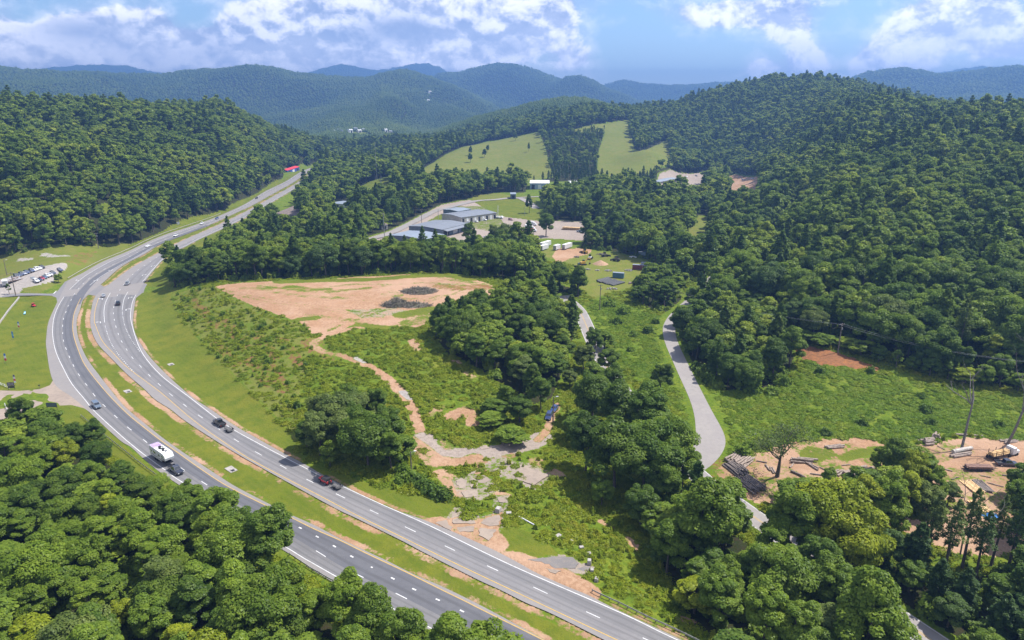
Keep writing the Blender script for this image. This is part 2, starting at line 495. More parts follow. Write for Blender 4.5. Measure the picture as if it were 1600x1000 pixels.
_near = R2 < 1300
_x, _y = GX[_near], GY[_near]
_d = np.minimum(poly_dist(_x, _y, LCO[::3]), poly_dist(_x, _y, RCO[::3]))
_in = in_poly(_x, _y, HW_POLY)
_d = np.where(_in, 0, _d)
_wt = 1 - smooth(_d, 1.0, 16.0)
_z = Z0[_near]
_z = _z * (1 - _wt) + _wt * 0.0
_pave = in_poly(_x, _y, LC_POLY) | in_poly(_x, _y, RC_POLY)
_med = _in & ~_pave
_z = np.where(_med, _z - 0.10 + (fbm(_x / 3, _y / 3, 2, 9) - .5) * .2, _z)
_z = np.where(_pave, -0.25, _z)
DROAD = {}
for k, L in MINOR_W.items():
    d, t = poly_dist(_x, _y, L[::2], True)
    hz = np.interp(t * 2, np.arange(len(L)), L[:, 2])
    hwid = MINOR[k][1] / 2
    wt = 1 - smooth(d, hwid + .5, hwid + 12)
    _z = _z * (1 - wt) + wt * hz
    _z = np.where(d < hwid - .6, _z - .25, _z)
    DROAD[k] = d
Z0[_near] = _z
TZ = Z0


def grid_at(arr, x, y):
    a = np.arctan2(x, y)
    r = np.log(np.maximum(np.hypot(x, y), RR[0] + .01))
    ia = np.clip(np.searchsorted(AZ, a) - 1, 0, len(AZ) - 2)
    ir = np.clip(np.searchsorted(LRR, r) - 1, 0, len(RR) - 2)
    fa = np.clip((a - AZ[ia]) / (AZ[ia + 1] - AZ[ia]), 0, 1)
    fr = np.clip((r - LRR[ir]) / (LRR[ir + 1] - LRR[ir]), 0, 1)
    return (arr[ia, ir] * (1 - fa) + arr[ia + 1, ir] * fa) * (1 - fr) + (arr[ia, ir + 1] * (1 - fa) + arr[ia + 1, ir + 1] * fa) * fr


def H(x, y):
    return float(grid_at(TZ, np.array([x], float), np.array([y], float))[0])


def G(u, v, lift=0.0):
    """the point of the ground seen at a photo pixel"""
    d = px_dir(u, v)
    a = math.atan2(d[0], d[1])
    te = d[2] / math.hypot(d[0], d[1])
    i = min(max(np.searchsorted(AZ, a) - 1, 0), len(AZ) - 2)
    f = min(max((a - AZ[i]) / (AZ[i + 1] - AZ[i]), 0), 1)
    col = TZ[i] * (1 - f) + TZ[i + 1] * f + lift
    ray = CAM_Z + RR * te
    below = np.nonzero(ray <= col)[0]
    if len(below) == 0:
        j = len(RR) - 1
        r = RR[j]
    else:
        j = max(below[0], 1)
        g0, g1 = ray[j - 1] - col[j - 1], ray[j] - col[j]
        r = RR[j - 1] + (RR[j] - RR[j - 1]) * (g0 / (g0 - g1 + 1e-9) if g0 > 0 else 0)
    x, y = r * math.sin(a), r * math.cos(a)
    return x, y, H(x, y)


def GP(pts):
    return np.array([G(u, v)[:2] for u, v in pts])
# ------------------------------------------------------------------ object helpers
def mesh_np(name, verts, faces, mats=(), smooth_f=False, mat_idx=None, attrs=None):
    """faces: (n,k) array, all faces with k corners"""
    me = bpy.data.meshes.new(name)
    verts = np.asarray(verts, np.float32)
    faces = np.asarray(faces, np.int32)
    n, k = faces.shape
    me.vertices.add(len(verts))
    me.vertices.foreach_set('co', verts.ravel())
    me.loops.add(n * k)
    me.loops.foreach_set('vertex_index', faces.ravel())
    me.polygons.add(n)
    me.polygons.foreach_set('loop_start', np.arange(0, n * k, k, dtype=np.int32))
    if mat_idx is not None:
        me.polygons.foreach_set('material_index', np.asarray(mat_idx, np.int32))
    if smooth_f:
        me.polygons.foreach_set('use_smooth', np.ones(n, bool))
    for m in mats:
        me.materials.append(m)
    for an, (ty, val) in (attrs or {}).items():
        at = me.attributes.new(an, ty, 'POINT')
        at.data.foreach_set('color' if ty == 'FLOAT_COLOR' else 'value', np.asarray(val, np.float32).ravel())
    me.update(calc_edges=True)
    return me


def link(name, me, parent=None, loc=(0, 0, 0), rot=(0, 0, 0)):
    o = bpy.data.objects.new(name, me)
    COL.objects.link(o)
    o.location = loc
    o.rotation_euler = rot
    if parent is not None:
        o.parent = parent
    return o


def tag(o, label=None, cat=None, group=None, kind=None):
    if label:
        o['label'] = label
    if cat:
        o['category'] = cat
    if group:
        o['group'] = group
    if kind:
        o['kind'] = kind
    return o


def thing(name, label, cat, loc, rz=0.0, group=None):
    o = bpy.data.objects.new(name, None)
    COL.objects.link(o)
    o.empty_display_size = .5
    o.location = loc
    o.rotation_euler = (0, 0, rz)
    return tag(o, label, cat, group)


def copy_thing(root, loc, rz, label, group=None, scale=1.0, color=None):
    r = root.copy()
    COL.objects.link(r)
    r.location = loc
    r.rotation_euler = (0, 0, rz)
    r.scale = (scale,) * 3 if not isinstance(scale, tuple) else scale
    r['label'] = label
    if group:
        r['group'] = group
    for ch in list(root.children):
        c = ch.copy()
        COL.objects.link(c)
        c.parent = r
        if color is not None and ch.get('_paint'):
            c.color = (*color, 1)
        for g in ch.children:
            d = g.copy()
            COL.objects.link(d)
            d.parent = c
    return r


# ------------------------------------------------------------------ materials
def mat(name):
    m = bpy.data.materials.new(name)
    m.use_nodes = True
    t = NT(m.node_tree)
    t.N.clear()
    out = t.n('ShaderNodeOutputMaterial')
    return m, t, out


def simple(name, col, rough=.7, metal=0.0, var=.25, scale=2.0, spec=.4, col2=None, coat=0.0):
    """plain surface with worn, uneven colour"""
    m, t, out = mat(name)
    b = t.n('ShaderNodeBsdfPrincipled')
    g = t.n('ShaderNodeTexCoord')
    nz = t.noise(g.outputs['Object'], scale, 4, .6)
    c2 = col2 or tuple(x * (1 - var) for x in col)
    c = t.mix(t.ramp(nz, .32, .68), col, c2)
    t.L.new(c, b.inputs['Base Color'])
    t.put(b.inputs['Roughness'], t.ramp(nz, .3, .7, rough, min(1, rough + .12)))
    b.inputs['Metallic'].default_value = metal
    b.inputs['Specular IOR Level'].default_value = spec
    b.inputs['Coat Weight'].default_value = coat
    t.L.new(b.outputs[0], out.inputs[0])
    return m


def paint_mat(name, rough=.3, spec=.5, coat=.6):
    """paint whose colour is the object's own colour"""
    m, t, out = mat(name)
    b = t.n('ShaderNodeBsdfPrincipled')
    oi = t.n('ShaderNodeObjectInfo')
    g = t.n('ShaderNodeTexCoord')
    nz = t.noise(g.outputs['Object'], 3.0, 4, .6)
    c = t.mix(t.ramp(nz, .4, .75, 0, .22), oi.outputs['Color'], (.25, .22, .18))
    t.L.new(c, b.inputs['Base Color'])
    b.inputs['Roughness'].default_value = rough
    b.inputs['Specular IOR Level'].default_value = spec
    b.inputs['Coat Weight'].default_value = coat
    b.inputs['Coat Roughness'].default_value = .08
    t.L.new(b.outputs[0], out.inputs[0])
    return m


# ------------------------------------------------------------------ the ground sheet
NA, NR = TZ.shape
ZONE = {k: np.zeros(TZ.shape, np.float32) for k in ('mow', 'dirt', 'gravel', 'hay', 'wood', 'clay', 'pale')}
_nm = R2 < 1700


def zone(key, pts, val=1.0, world=None):
    P = GP(pts) if world is None else world
    m = np.zeros(TZ.shape, bool)
    m[_nm] = in_poly(GX[_nm], GY[_nm], P)
    for k in ZONE:
        if k == key:
            ZONE[k][m] = val
        elif k != 'wood':
            ZONE[k][m] *= (1 - val)


def band(key, pts, width, val=1.0, world=None, rough=0.0):
    P = catmull(GP(pts), 5) if world is None else world
    sel = (GX > P[:, 0].min() - width - 4) & (GX < P[:, 0].max() + width + 4) & (GY > P[:, 1].min() - width - 4) & (GY < P[:, 1].max() + width + 4) & _nm
    d = poly_dist(GX[sel], GY[sel], P)
    wgt = 1 - smooth(d, width * .5 - .5, width * .5 + .7)
    if rough:
        wgt = np.clip(wgt * (1 - rough + rough * 2.4 * (fbm(GX[sel] / 9, GY[sel] / 9, 3, 51) - .18)), 0, 1)
    for k in ZONE:
        if k == key:
            ZONE[k][sel] = np.maximum(ZONE[k][sel], wgt * val)
        elif k != 'wood':
            ZONE[k][sel] *= (1 - wgt * val)


# the bank: thin yellow growth over red soil
_BK = [(268, 462), (300, 450), (345, 450), (400, 482), (470, 508), (490, 540), (470, 600), (462, 690), (440, 660), (392, 612), (345, 565), (300, 515)]
zone('hay', _BK, .62)
for q_ in (((300, 470), (340, 510)), ((350, 500), (385, 545)), ((400, 520), (430, 560)), ((330, 530), (370, 570)), ((420, 570), (445, 610)), ((390, 560), (420, 600)), ((440, 530), (470, 570))):
    band('clay', q_, 4.5, .45)
SLAB_PX = [[(750, 726), (768, 718), (781, 712), (800, 718), (835, 726), (866, 745), (836, 766), (815, 757), (782, 746)], [(705, 748), (735, 740), (770, 748), (785, 765), (752, 782), (718, 784)], [(770, 772), (796, 772), (794, 804), (770, 802)],
           [(670, 818), (700, 805), (712, 790), (732, 796), (750, 806), (788, 800), (786, 826), (764, 852), (735, 840)], [(818, 876), (850, 868), (880, 866), (908, 878), (930, 884), (926, 898), (895, 896), (860, 892)]]
# mown grass
zone('mow', [], world=HW_POLY)
zone('mow', [(207, 500), (210, 478), (216, 457), (266, 451), (268, 468), (285, 498), (305, 525), (345, 566), (392, 614), (438, 662), (462, 690), (478, 728), (430, 705), (330, 645), (257, 585), (214, 530)])
zone('mow', [(478, 730), (520, 738), (600, 762), (680, 778), (716, 786), (706, 808), (690, 815), (600, 790), (534, 760)])
zone('mow', [(752, 850), (790, 820), (845, 838), (874, 866), (850, 878), (800, 878)])
zone('mow', [(-120, 470), (0, 463), (60, 461), (90, 463), (85, 485), (74, 520), (74, 560), (84, 600), (62, 609), (0, 612), (-120, 612)])
zone('mow', [(60, 636), (100, 632), (133, 640), (150, 652), (188, 690), (240, 735), (290, 775), (280, 800), (180, 720), (120, 680), (60, 660)])
zone('hay', [(-150, 425), (0, 398), (60, 388), (150, 383), (205, 382), (205, 394), (160, 410), (108, 438), (60, 460), (36, 455), (-150, 470)])
zone('mow', [(205, 395), (200, 384), (262, 356), (330, 334), (352, 325), (385, 310), (440, 280), (472, 262), (476, 268), (416, 300), (352, 336), (294, 358)])
zone('mow', [(266, 448), (226, 446), (224, 440), (256, 408), (290, 386), (320, 372), (346, 360), (350, 366), (330, 385), (290, 400)])
zone('mow', [(550, 312), (552, 298), (577, 285), (606, 277), (612, 300), (606, 316)])
# meadows on the hillside
zone('hay', [(655, 275), (665, 262), (700, 240), (760, 222), (842, 207), (850, 225), (864, 276), (800, 286), (740, 284), (690, 290), (650, 292)])
zone('hay', [(890, 205), (940, 194), (984, 187), (985, 210), (990, 232), (1000, 236), (1044, 216), (1050, 256), (1010, 272), (960, 280), (933, 276), (935, 240), (946, 206), (905, 207)])
zone('hay', [(1076, 400), (1078, 350), (1092, 338), (1112, 340), (1106, 372), (1098, 400)])
zone('mow', [(160, 360), (160, 320), (180, 318), (182, 360)])
zone('mow', [(735, 318), (760, 304), (835, 306), (850, 345), (800, 342), (768, 330)])
zone('hay', [(740, 305), (780, 302), (810, 308), (760, 312), (735, 316)])
zone('clay', [(530, 294), (556, 292), (570, 282), (560, 280)])
zone('hay', [(840, 398), (862, 386), (905, 390), (960, 395), (1012, 408), (1018, 425), (1000, 438), (985, 450), (950, 458), (928, 468), (905, 448), (900, 415)])
zone('gravel', [(560, 400), (575, 372), (600, 364), (632, 350), (655, 338), (690, 320), (735, 312), (752, 322), (770, 334), (795, 340), (840, 345), (905, 346), (950, 350), (950, 366), (915, 376), (850, 372), (800, 380), (760, 385), (700, 400)], .95)
zone('dirt', [(862, 400), (872, 388), (905, 388), (925, 390), (922, 396), (890, 404), (872, 412)])
zone('mow', [(690, 346), (700, 330), (710, 322), (770, 322), (790, 352), (770, 362)], .6)
zone('mow', [(660, 350), (685, 336), (705, 330), (700, 345), (672, 356)], .8)
zone('gravel', [(1018, 300), (1030, 272), (1048, 265), (1102, 268), (1104, 300)])
zone('dirt', [(1136, 312), (1138, 276), (1150, 272), (1184, 276), (1182, 312)])
zone('pale', [(1170, 392), (1190, 374), (1216, 362), (1220, 370), (1200, 392)])
# car lot
zone('pale', [(-140, 455), (0, 437), (50, 424), (70, 416), (105, 411), (104, 419), (88, 430), (84, 440), (60, 446), (36, 450), (28, 460), (-140, 462)])
band('pale', [(70, 398), (85, 400), (102, 400)], 6, .7)
band('pale', [(30, 406), (48, 405)], 4, .7)
band('clay', [(118, 410), (132, 398), (140, 394)], 10, .4)
# raised red-earth pad
zone('dirt', [(333, 447), (380, 442), (450, 439), (520, 435.5), (590, 431), (640, 429), (690, 431), (735, 434), (770, 446), (776, 456), (770, 464), (735, 462), (716, 470), (690, 478), (674, 490),
              (668, 504), (655, 512), (620, 509), (580, 511), (550, 515), (520, 524), (490, 524), (472, 506), (430, 490), (400, 480), (365, 464)], 1.0)
zone('pale', [(540, 484), (580, 482), (615, 480), (640, 486), (610, 494), (565, 497)], .55)
for pts, wd, v in (([(440, 440), (520, 438), (600, 435), (690, 430), (735, 436)], 9, .85), ([(690, 432), (715, 438), (760, 446)], 7, .5), ([(455, 448), (480, 452), (510, 452)], 6, .45),
                   ([(515, 456), (545, 453), (575, 450)], 5, .6), ([(520, 447), (560, 444), (600, 444)], 4, .45), ([(610, 455), (625, 462), (600, 460)], 4, .5), ([(630, 492), (655, 487), (672, 483)], 9, .8),
                   ([(466, 500), (478, 498), (490, 497)], 6, .8), ([(620, 508), (640, 498), (665, 496)], 3, .4), ([(520, 517), (555, 507), (600, 512)], 5, .75), ([(640, 505), (660, 500), (672, 488)], 8, .55)):
    band('mow', pts, wd, v)
band('clay', [(420, 446), (460, 450), (500, 452)], 12, .35)
band('clay', [(690, 447), (720, 450), (755, 448)], 10, .6)
# ruts, wash-outs and paler strips on the pad
for q_, w_, kk, v_ in (([(345, 452), (430, 470), (520, 482), (600, 492)], 1.6, 'clay', .38), ([(348, 456), (430, 474), (520, 486), (600, 496)], 1.6, 'clay', .38), ([(400, 446), (480, 456), (560, 462), (650, 466)], 2.2, 'clay', .34),
                       ([(560, 470), (640, 468), (720, 458), (765, 452)], 2.0, 'clay', .36), ([(500, 515), (540, 500), (600, 480), (660, 470), (720, 450)], 1.8, 'clay', .40), ([(505, 517), (546, 503), (606, 483), (664, 473), (724, 453)], 1.8, 'clay', .40),
                       ([(420, 455), (470, 462), (540, 466)], 5, 'pale', .42), ([(600, 446), (660, 442), (720, 444)], 4, 'pale', .42), ([(480, 492), (530, 498), (580, 502)], 4, 'clay', .36), ([(380, 450), (420, 452), (450, 448)], 5, 'clay', .4)):
    band(kk, q_, w_, v_)
# tracks and bare spots
TRACK = [(548, 505), (520, 520), (502, 528), (490, 536), (498, 546), (516, 552), (550, 561), (578, 573), (606, 592), (620, 606), (633, 620), (645, 640), (650, 655), (655, 670), (662, 684), (678, 697), (698, 706)]
band('dirt', TRACK, 3.4, .95)
band('clay', [(486, 532), (500, 548), (520, 556)], 8, .4)
band('gravel', [(662, 684), (690, 704), (720, 709), (760, 707), (800, 700), (832, 692), (848, 682)], 6.2, .95)
band('dirt', [(840, 688), (852, 676), (858, 664), (862, 650), (868, 640), (872, 632)], 2.6, .75)
band('pale', [(556, 560), (570, 566)], 2.0, .9)
band('pale', [(628, 612), (640, 622)], 2.4, .9)
for pts, wd, v in (([(705, 652), (728, 642), (740, 660)], 5, .8), ([(690, 636), (668, 648)], 3, .6), ([(640, 690), (660, 704), (680, 722)], 6, .65), ([(684, 720), (720, 722), (742, 716)], 5, .8), ([(690, 740), (705, 752), (715, 770)], 5, .75),
                   ([(644, 532), (652, 545)], 4, .7), ([(705, 562), (716, 566)], 3, .7), ([(838, 722), (870, 742)], 5, .5), ([(730, 582), (738, 588)], 3, .5), ([(940, 815), (956, 823)], 2, .8), ([(980, 842), (998, 858)], 2.2, .8),
                   ([(1064, 966), (1078, 970)], 2.4, .8), ([(700, 700), (690, 690)], 3, .5), ([(770, 720), (800, 712)], 3, .5), ([(745, 735), (760, 726)], 4, .6), ([(772, 770), (790, 775)], 3, .7)):
    band('dirt', pts, wd, v)
for P_s in SLAB_PX:
    zone('gravel', P_s, .55)
# worn earth along the pavement edges
band('dirt', [(680, 822), (740, 840), (770, 850), (745, 830), (715, 826)], 7, .8)
band('dirt', [(800, 872), (850, 888), (885, 905), (920, 925)], 5, .9)
zone('dirt', [(690, 815), (712, 806), (740, 812), (785, 800), (782, 825), (762, 850), (720, 838)], .7)
for L, off in ((RCI, 0.9), (RCO, 0.7), (LCI, 0.8)):
    nrm = np.gradient(L, axis=0)
    nrm = np.c_[-nrm[:, 1], nrm[:, 0]] / np.hypot(nrm[:, 0], nrm[:, 1])[:, None]
    sgn = 1 if L is not RCO else -1
    cen = GP([(700, 690)])[0]
    q = L + nrm * off * sgn
    if L is RCI:
        q = L + nrm * off * np.where(in_poly((L + nrm * 1.5)[:, 0], (L + nrm * 1.5)[:, 1], RC_POLY), -1, 1)[:, None]
    elif L is LCI:
        q = L + nrm * off * np.where(in_poly((L + nrm * 1.5)[:, 0], (L + nrm * 1.5)[:, 1], LC_POLY), -1, 1)[:, None]
    else:
        q = L + nrm * off * np.where(in_poly((L + nrm * 1.5)[:, 0], (L + nrm * 1.5)[:, 1], RC_POLY), -1, 1)[:, None]
    band('dirt', None, {0.9: 2.2, 0.7: 1.3, 0.8: 1.5}[off], .72, world=q[:: 2], rough=.85)
# red bank and log yard on the right
zone('clay', [(1240, 545), (1262, 540), (1290, 546), (1330, 558), (1372, 574), (1380, 580), (1350, 578), (1320, 574), (1280, 570), (1255, 562)])
zone('dirt', [(1115, 735), (1150, 715), (1190, 705), (1240, 690), (1310, 685), (1350, 682), (1400, 700), (1460, 692), (1510, 684), (1580, 686), (1700, 690), (1760, 800), (1640, 850), (1560, 870), (1470, 862), (1400, 825), (1300, 780), (1240, 790), (1180, 785), (1140, 765)], .95)
for q_, w_ in (([(1130, 735), (1180, 760), (1230, 770)], 12), ([(1180, 715), (1230, 745), (1290, 760)], 9), ([(1260, 700), (1310, 730), (1360, 745)], 9), ([(1380, 705), (1440, 712), (1500, 700)], 8), ([(1420, 745), (1500, 745), (1580, 752)], 9), ([(1300, 770), (1380, 775), (1450, 785)], 10), ([(1480, 775), (1540, 785), (1600, 780)], 9), ([(1330, 700), (1380, 730), (1420, 735)], 6)):
    band('clay', q_, w_, .42)
zone('mow', [(1250, 705), (1262, 697), (1300, 702), (1310, 712), (1280, 722), (1250, 718)], .7)
band('mow', [(1320, 715), (1345, 708), (1370, 704)], 4, .8)
ZONE['dirt'] = ZONE['dirt'].astype(np.float32)


# ---- where woodland grows
def clear_polys():
    px = [
        [(-300, 480), (-200, 425), (0, 400), (60, 391), (150, 385.5), (205, 385), (262, 358), (330, 336), (352, 328), (385, 312), (440, 282), (470, 264), (482, 270), (352, 345), (205, 470)],
        [(158, 362), (158, 318), (182, 316), (184, 362)],
        [(266, 450), (224, 448), (222, 440), (256, 405), (290, 382), (318, 369), (318, 372), (288, 392), (272, 420)],
        [(318, 378), (322, 368), (346, 360), (350, 366), (345, 384), (322, 388)],
        [(548, 318), (550, 298), (577, 284), (606, 276), (614, 300), (608, 320)],
        [(588, 350), (590, 334), (612, 334), (612, 350)],
        [(560, 404), (572, 370), (600, 362), (632, 348), (655, 336), (690, 319), (740, 309), (775, 301), (840, 300), (850, 322), (856, 344), (905, 346), (950, 350), (950, 366), (915, 374), (905, 387), (960, 393), (1016, 406), (1020, 426), (1002, 440), (985, 454),
         (950, 462), (928, 475), (905, 455), (862, 440), (835, 420), (830, 402), (780, 396), (700, 408), (640, 408)],
        [(1010, 314), (1028, 270), (1048, 264), (1106, 266), (1110, 314)],
        [(1130, 324), (1136, 275), (1150, 270), (1188, 273), (1188, 324)],
        [(655, 277), (663, 262), (700, 239), (760, 221), (843, 206), (851, 225), (865, 277), (800, 288), (740, 286), (690, 292), (648, 294)],
        [(945, 204), (905, 207), (888, 206), (940, 193), (985, 186), (986, 210), (991, 232), (1000, 236), (1046, 214), (1054, 258), (1010, 275), (960, 282), (931, 278), (934, 240)],
        [(1074, 404), (1076, 350), (1092, 336), (1114, 338), (1108, 372), (1100, 404)],
        [(820, 314), (824, 284), (902, 284), (906, 314)],
        [(1165, 396), (1190, 372), (1218, 360), (1224, 370), (1202, 396)],
        [(262, 412), (288, 387), (320, 370), (360, 351), (402, 330), (425, 345), (395, 374), (352, 398), (330, 414), (300, 418), (268, 428)],
        [(378, 322), (392, 348), (414, 345), (442, 325), (472, 306), (494, 287), (502, 264), (470, 262), (440, 280)],
        [(426, 372), (430, 312), (468, 310), (472, 372)],
        [(514, 352), (517, 314), (551, 314), (554, 352)],
        [(440, 282), (445, 262), (478, 256), (484, 268)],
        [(520, 214), (522, 204), (575, 202), (576, 214)],
        [(596, 214), (598, 205), (616, 205), (616, 214)],
    ]
    return [GP(p) for p in px]


def wood_polys():
    return {
        'foreground': [(-500, 760), (-100, 690), (20, 676), (80, 672), (120, 690), (150, 706), (190, 742), (240, 783), (290, 820), (370, 872), (430, 915), (500, 958), (580, 1010), (660, 1052), (740, 1100), (830, 1165), (800, 1500), (0, 1600), (-700, 1200)],
        'lower right': [(1012, 782), (1050, 778), (1100, 790), (1140, 830), (1230, 895), (1320, 952), (1400, 1012), (1450, 1080), (1480, 1160), (1150, 1160), (1108, 1030), (1060, 940), (1020, 840)],
        'beyond the road': [(1218, 815), (1280, 805), (1340, 832), (1400, 885), (1500, 902), (1620, 890), (1800, 880), (1900, 1150), (1620, 1090), (1500, 1015), (1440, 962), (1330, 882)],
        'knoll': [(682, 530), (676, 524), (700, 508), (740, 500), (795, 474), (850, 440), (906, 440), (903, 480), (893, 540), (875, 590), (862, 622), (835, 632), (800, 610), (770, 592), (735, 568), (700, 552)],
        'lane': [(1062, 548), (1058, 520), (1062, 490), (1100, 470), (1180, 478), (1232, 520), (1240, 560), (1225, 596), (1170, 612), (1112, 606), (1082, 580)],
        'pad row': [(270, 450), (296, 446), (340, 440), (420, 436), (520, 431), (600, 427), (640, 425), (700, 427), (745, 432), (800, 440), (850, 425), (835, 405), (780, 398), (700, 408), (640, 408), (520, 404), (420, 400), (320, 395), (285, 415)],
        'right slope': [(1110, 470), (1180, 480), (1240, 520), (1275, 533), (1330, 541), (1400, 566), (1480, 588), (1600, 606), (1800, 640), (2100, 640), (2100, 430), (1100, 430)],
        'valley': [(988, 472), (1004, 446), (1022, 428), (1062, 432), (1064, 470), (1040, 488), (1012, 480)],
    }


WOODS = {k: GP(v) for k, v in wood_polys().items()}
CLEAR = clear_polys()
FAR_LINE = 440.0


def woodland(x, y, z):
    """True where trees of the closed woods stand; also the name of the near wood"""
    u, v = to_px(x, y, z)
    r = np.hypot(x, y)
    far = ((v < FAR_LINE) | (r > 620)) & (r > 330)
    far &= ~((u > 232) & (u < 800) & (r < 372))
    reg = np.full(x.shape, '', dtype=object)
    ok = far.copy()
    for k, P in WOODS.items():
        m = in_poly(x, y, P)
        ok |= m
        reg[m] = k
    for P in CLEAR:
        m = in_poly(x, y, P)
        ok &= ~m
    pad = in_poly(x, y, WOODS['pad row'])
    d = np.minimum(poly_dist(x, y, LCO[::3]), poly_dist(x, y, RCO[::3]))
    d = np.where(in_poly(x, y, HW_POLY), 0, d)
    ok &= (d > 5.0)
    for k, L in MINOR_W.items():
        ok &= poly_dist(x, y, L[::2]) > MINOR[k][1] / 2 + 1.8
    ok &= (r > 76)
    return ok, reg


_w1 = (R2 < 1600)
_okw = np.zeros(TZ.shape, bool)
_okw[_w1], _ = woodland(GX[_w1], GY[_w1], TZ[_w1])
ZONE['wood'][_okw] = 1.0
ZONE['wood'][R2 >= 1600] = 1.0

for (u_, v_, rd_) in ((543, 207.5, 90), (608, 208.5, 40), (668, 146.0, 22), (669, 159.5, 22)):
    cx_, cy_, _z = G(u_, v_)
    m_ = (GX - cx_) ** 2 + (GY - cy_) ** 2 < rd_ ** 2
    ZONE['clay' if v_ == 146.0 else 'hay'][m_] = .45
    ZONE['wood'][m_] = 0

gm, t, out = mat('ground')
geo = t.n('ShaderNodeNewGeometry')
P_ = geo.outputs['Position']
aA = t.n('ShaderNodeAttribute', attribute_name='zone_a')
aB = t.n('ShaderNodeAttribute', attribute_name='zone_b')
sA, sB = t.n('ShaderNodeSeparateColor'), t.n('ShaderNodeSeparateColor')
t.L.new(aA.outputs['Color'], sA.inputs[0])
t.L.new(aB.outputs['Color'], sB.inputs[0])
n_s = t.noise(P_, .9, 5, .65)
n_m = t.noise(P_, .16, 4, .6)
n_l = t.noise(P_, .03, 3, .55)
n_f = t.noise(P_, 3.5, 3, .7)


def cover(c1, c2, c3, k1=n_m, k2=n_s):
    return t.mix(t.ramp(k2, .38, .66), t.mix(t.ramp(k1, .38, .62), c1, c2), c3)


def put_zone(base, wgt, col, soft=.35):
    e = t.m('ADD', wgt, t.m('MULTIPLY', t.m('SUBTRACT', t.m('ADD', t.m('MULTIPLY', n_s, .6), t.m('MULTIPLY', n_m, .4)), .5), 2.5))
    e = t.ramp(e, .5 - soft / 2, .5 + soft / 2)
    e = t.m('MULTIPLY', e, t.ramp(wgt, .02, .12))
    return t.mix(e, base, col)


weeds = cover((.095, .145, .010), (.14, .17, .016), (.065, .105, .010))
weeds = t.mix(t.ramp(n_l, .55, .75, 0, .45), weeds, (.17, .155, .03))
wav = t.n('ShaderNodeTexWave', wave_type='BANDS', bands_direction='DIAGONAL', wave_profile='SIN')
t.L.new(P_, wav.inputs['Vector'])
wav.inputs['Scale'].default_value = .22
wav.inputs['Distortion'].default_value = 5.0
wav.inputs['Detail Scale'].default_value = .3
mow = cover((.110, .135, .012), (.140, .145, .016), (.080, .112, .010), n_l, n_m)
mow = t.mix(t.ramp(t.noise(P_, .35, 5, .7), .45, .7, 0, .6), mow, (.10, .118, .016))
mow = t.mix(t.m('MULTIPLY', wav.outputs[1], .30), mow, (.13, .14, .02))
mow = t.mix(t.ramp(n_f, .45, .75, 0, .55), mow, (.06, .088, .010))
hay = cover((.128, .148, .022), (.11, .135, .020), (.15, .148, .034), n_l, n_m)
hay = t.mix(t.ramp(n_s, .5, .75, 0, .5), hay, (.10, .13, .02))
hay = t.mix(t.ramp(t.noise(P_, .012, 5, .7), .46, .62, 0, .6), hay, (.115, .14, .024))
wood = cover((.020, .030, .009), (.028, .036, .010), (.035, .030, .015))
dirt = cover((.325, .192, .112), (.365, .235, .152), (.265, .155, .09), n_m, n_s)
dirt = t.mix(t.ramp(n_l, .42, .62, 0, .6), dirt, (.40, .265, .185))
dirt = t.mix(t.ramp(t.noise(P_, .055, 5, .7), .50, .66, 0, .55), dirt, (.25, .145, .085))
dirt = t.mix(t.ramp(n_f, .55, .8, 0, .5), dirt, (.20, .125, .075))
gravel = cover((.28, .232, .20), (.32, .265, .225), (.235, .195, .165), n_l, n_s)
clay = cover((.27, .115, .045), (.22, .10, .05), (.16, .08, .04), n_m, n_s)
pale = cover((.29, .262, .24), (.25, .226, .21), (.32, .292, .27), n_l, n_s)
c = weeds
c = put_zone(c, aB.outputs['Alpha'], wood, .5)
c = put_zone(c, sA.outputs[0], mow, .3)
c = put_zone(c, sB.outputs[0], hay, .3)
c = put_zone(c, sB.outputs[2], clay, .4)
c = put_zone(c, sA.outputs[2], gravel, .3)
c = put_zone(c, aA.outputs['Alpha'], pale, .35)
c = put_zone(c, sA.outputs[1], dirt, .4)
bs = t.n('ShaderNodeBsdfPrincipled')
t.L.new(c, bs.inputs['Base Color'])
bs.inputs['Roughness'].default_value = .95
bs.inputs['Specular IOR Level'].default_value = .1
bmp = t.n('ShaderNodeBump')
bmp.inputs['Strength'].default_value = .7
bmp.inputs['Distance'].default_value = .5
t.L.new(t.m('ADD', n_s, t.m('MULTIPLY', n_f, .3)), bmp.inputs['Height'])
t.L.new(bmp.outputs[0], bs.inputs['Normal'])
t.L.new(bs.outputs[0], out.inputs[0])

_near_patch = np.array([(-180, -120), (180, -120)])
_vi = np.arange(NA * NR).reshape(NA, NR)
_fc = np.stack([_vi[:-1, :-1], _vi[1:, :-1], _vi[1:, 1:], _vi[:-1, 1:]], -1).reshape(-1, 4)[:, ::-1]
_vv = np.stack([GX, GY, TZ], -1).reshape(-1, 3)
_ra = np.stack([ZONE['mow'], ZONE['dirt'], ZONE['gravel'], ZONE['pale']], -1).reshape(-1, 4)
_rb = np.stack([ZONE['hay'], ZONE['hay'] * 0, ZONE['clay'], ZONE['wood']], -1).reshape(-1, 4)
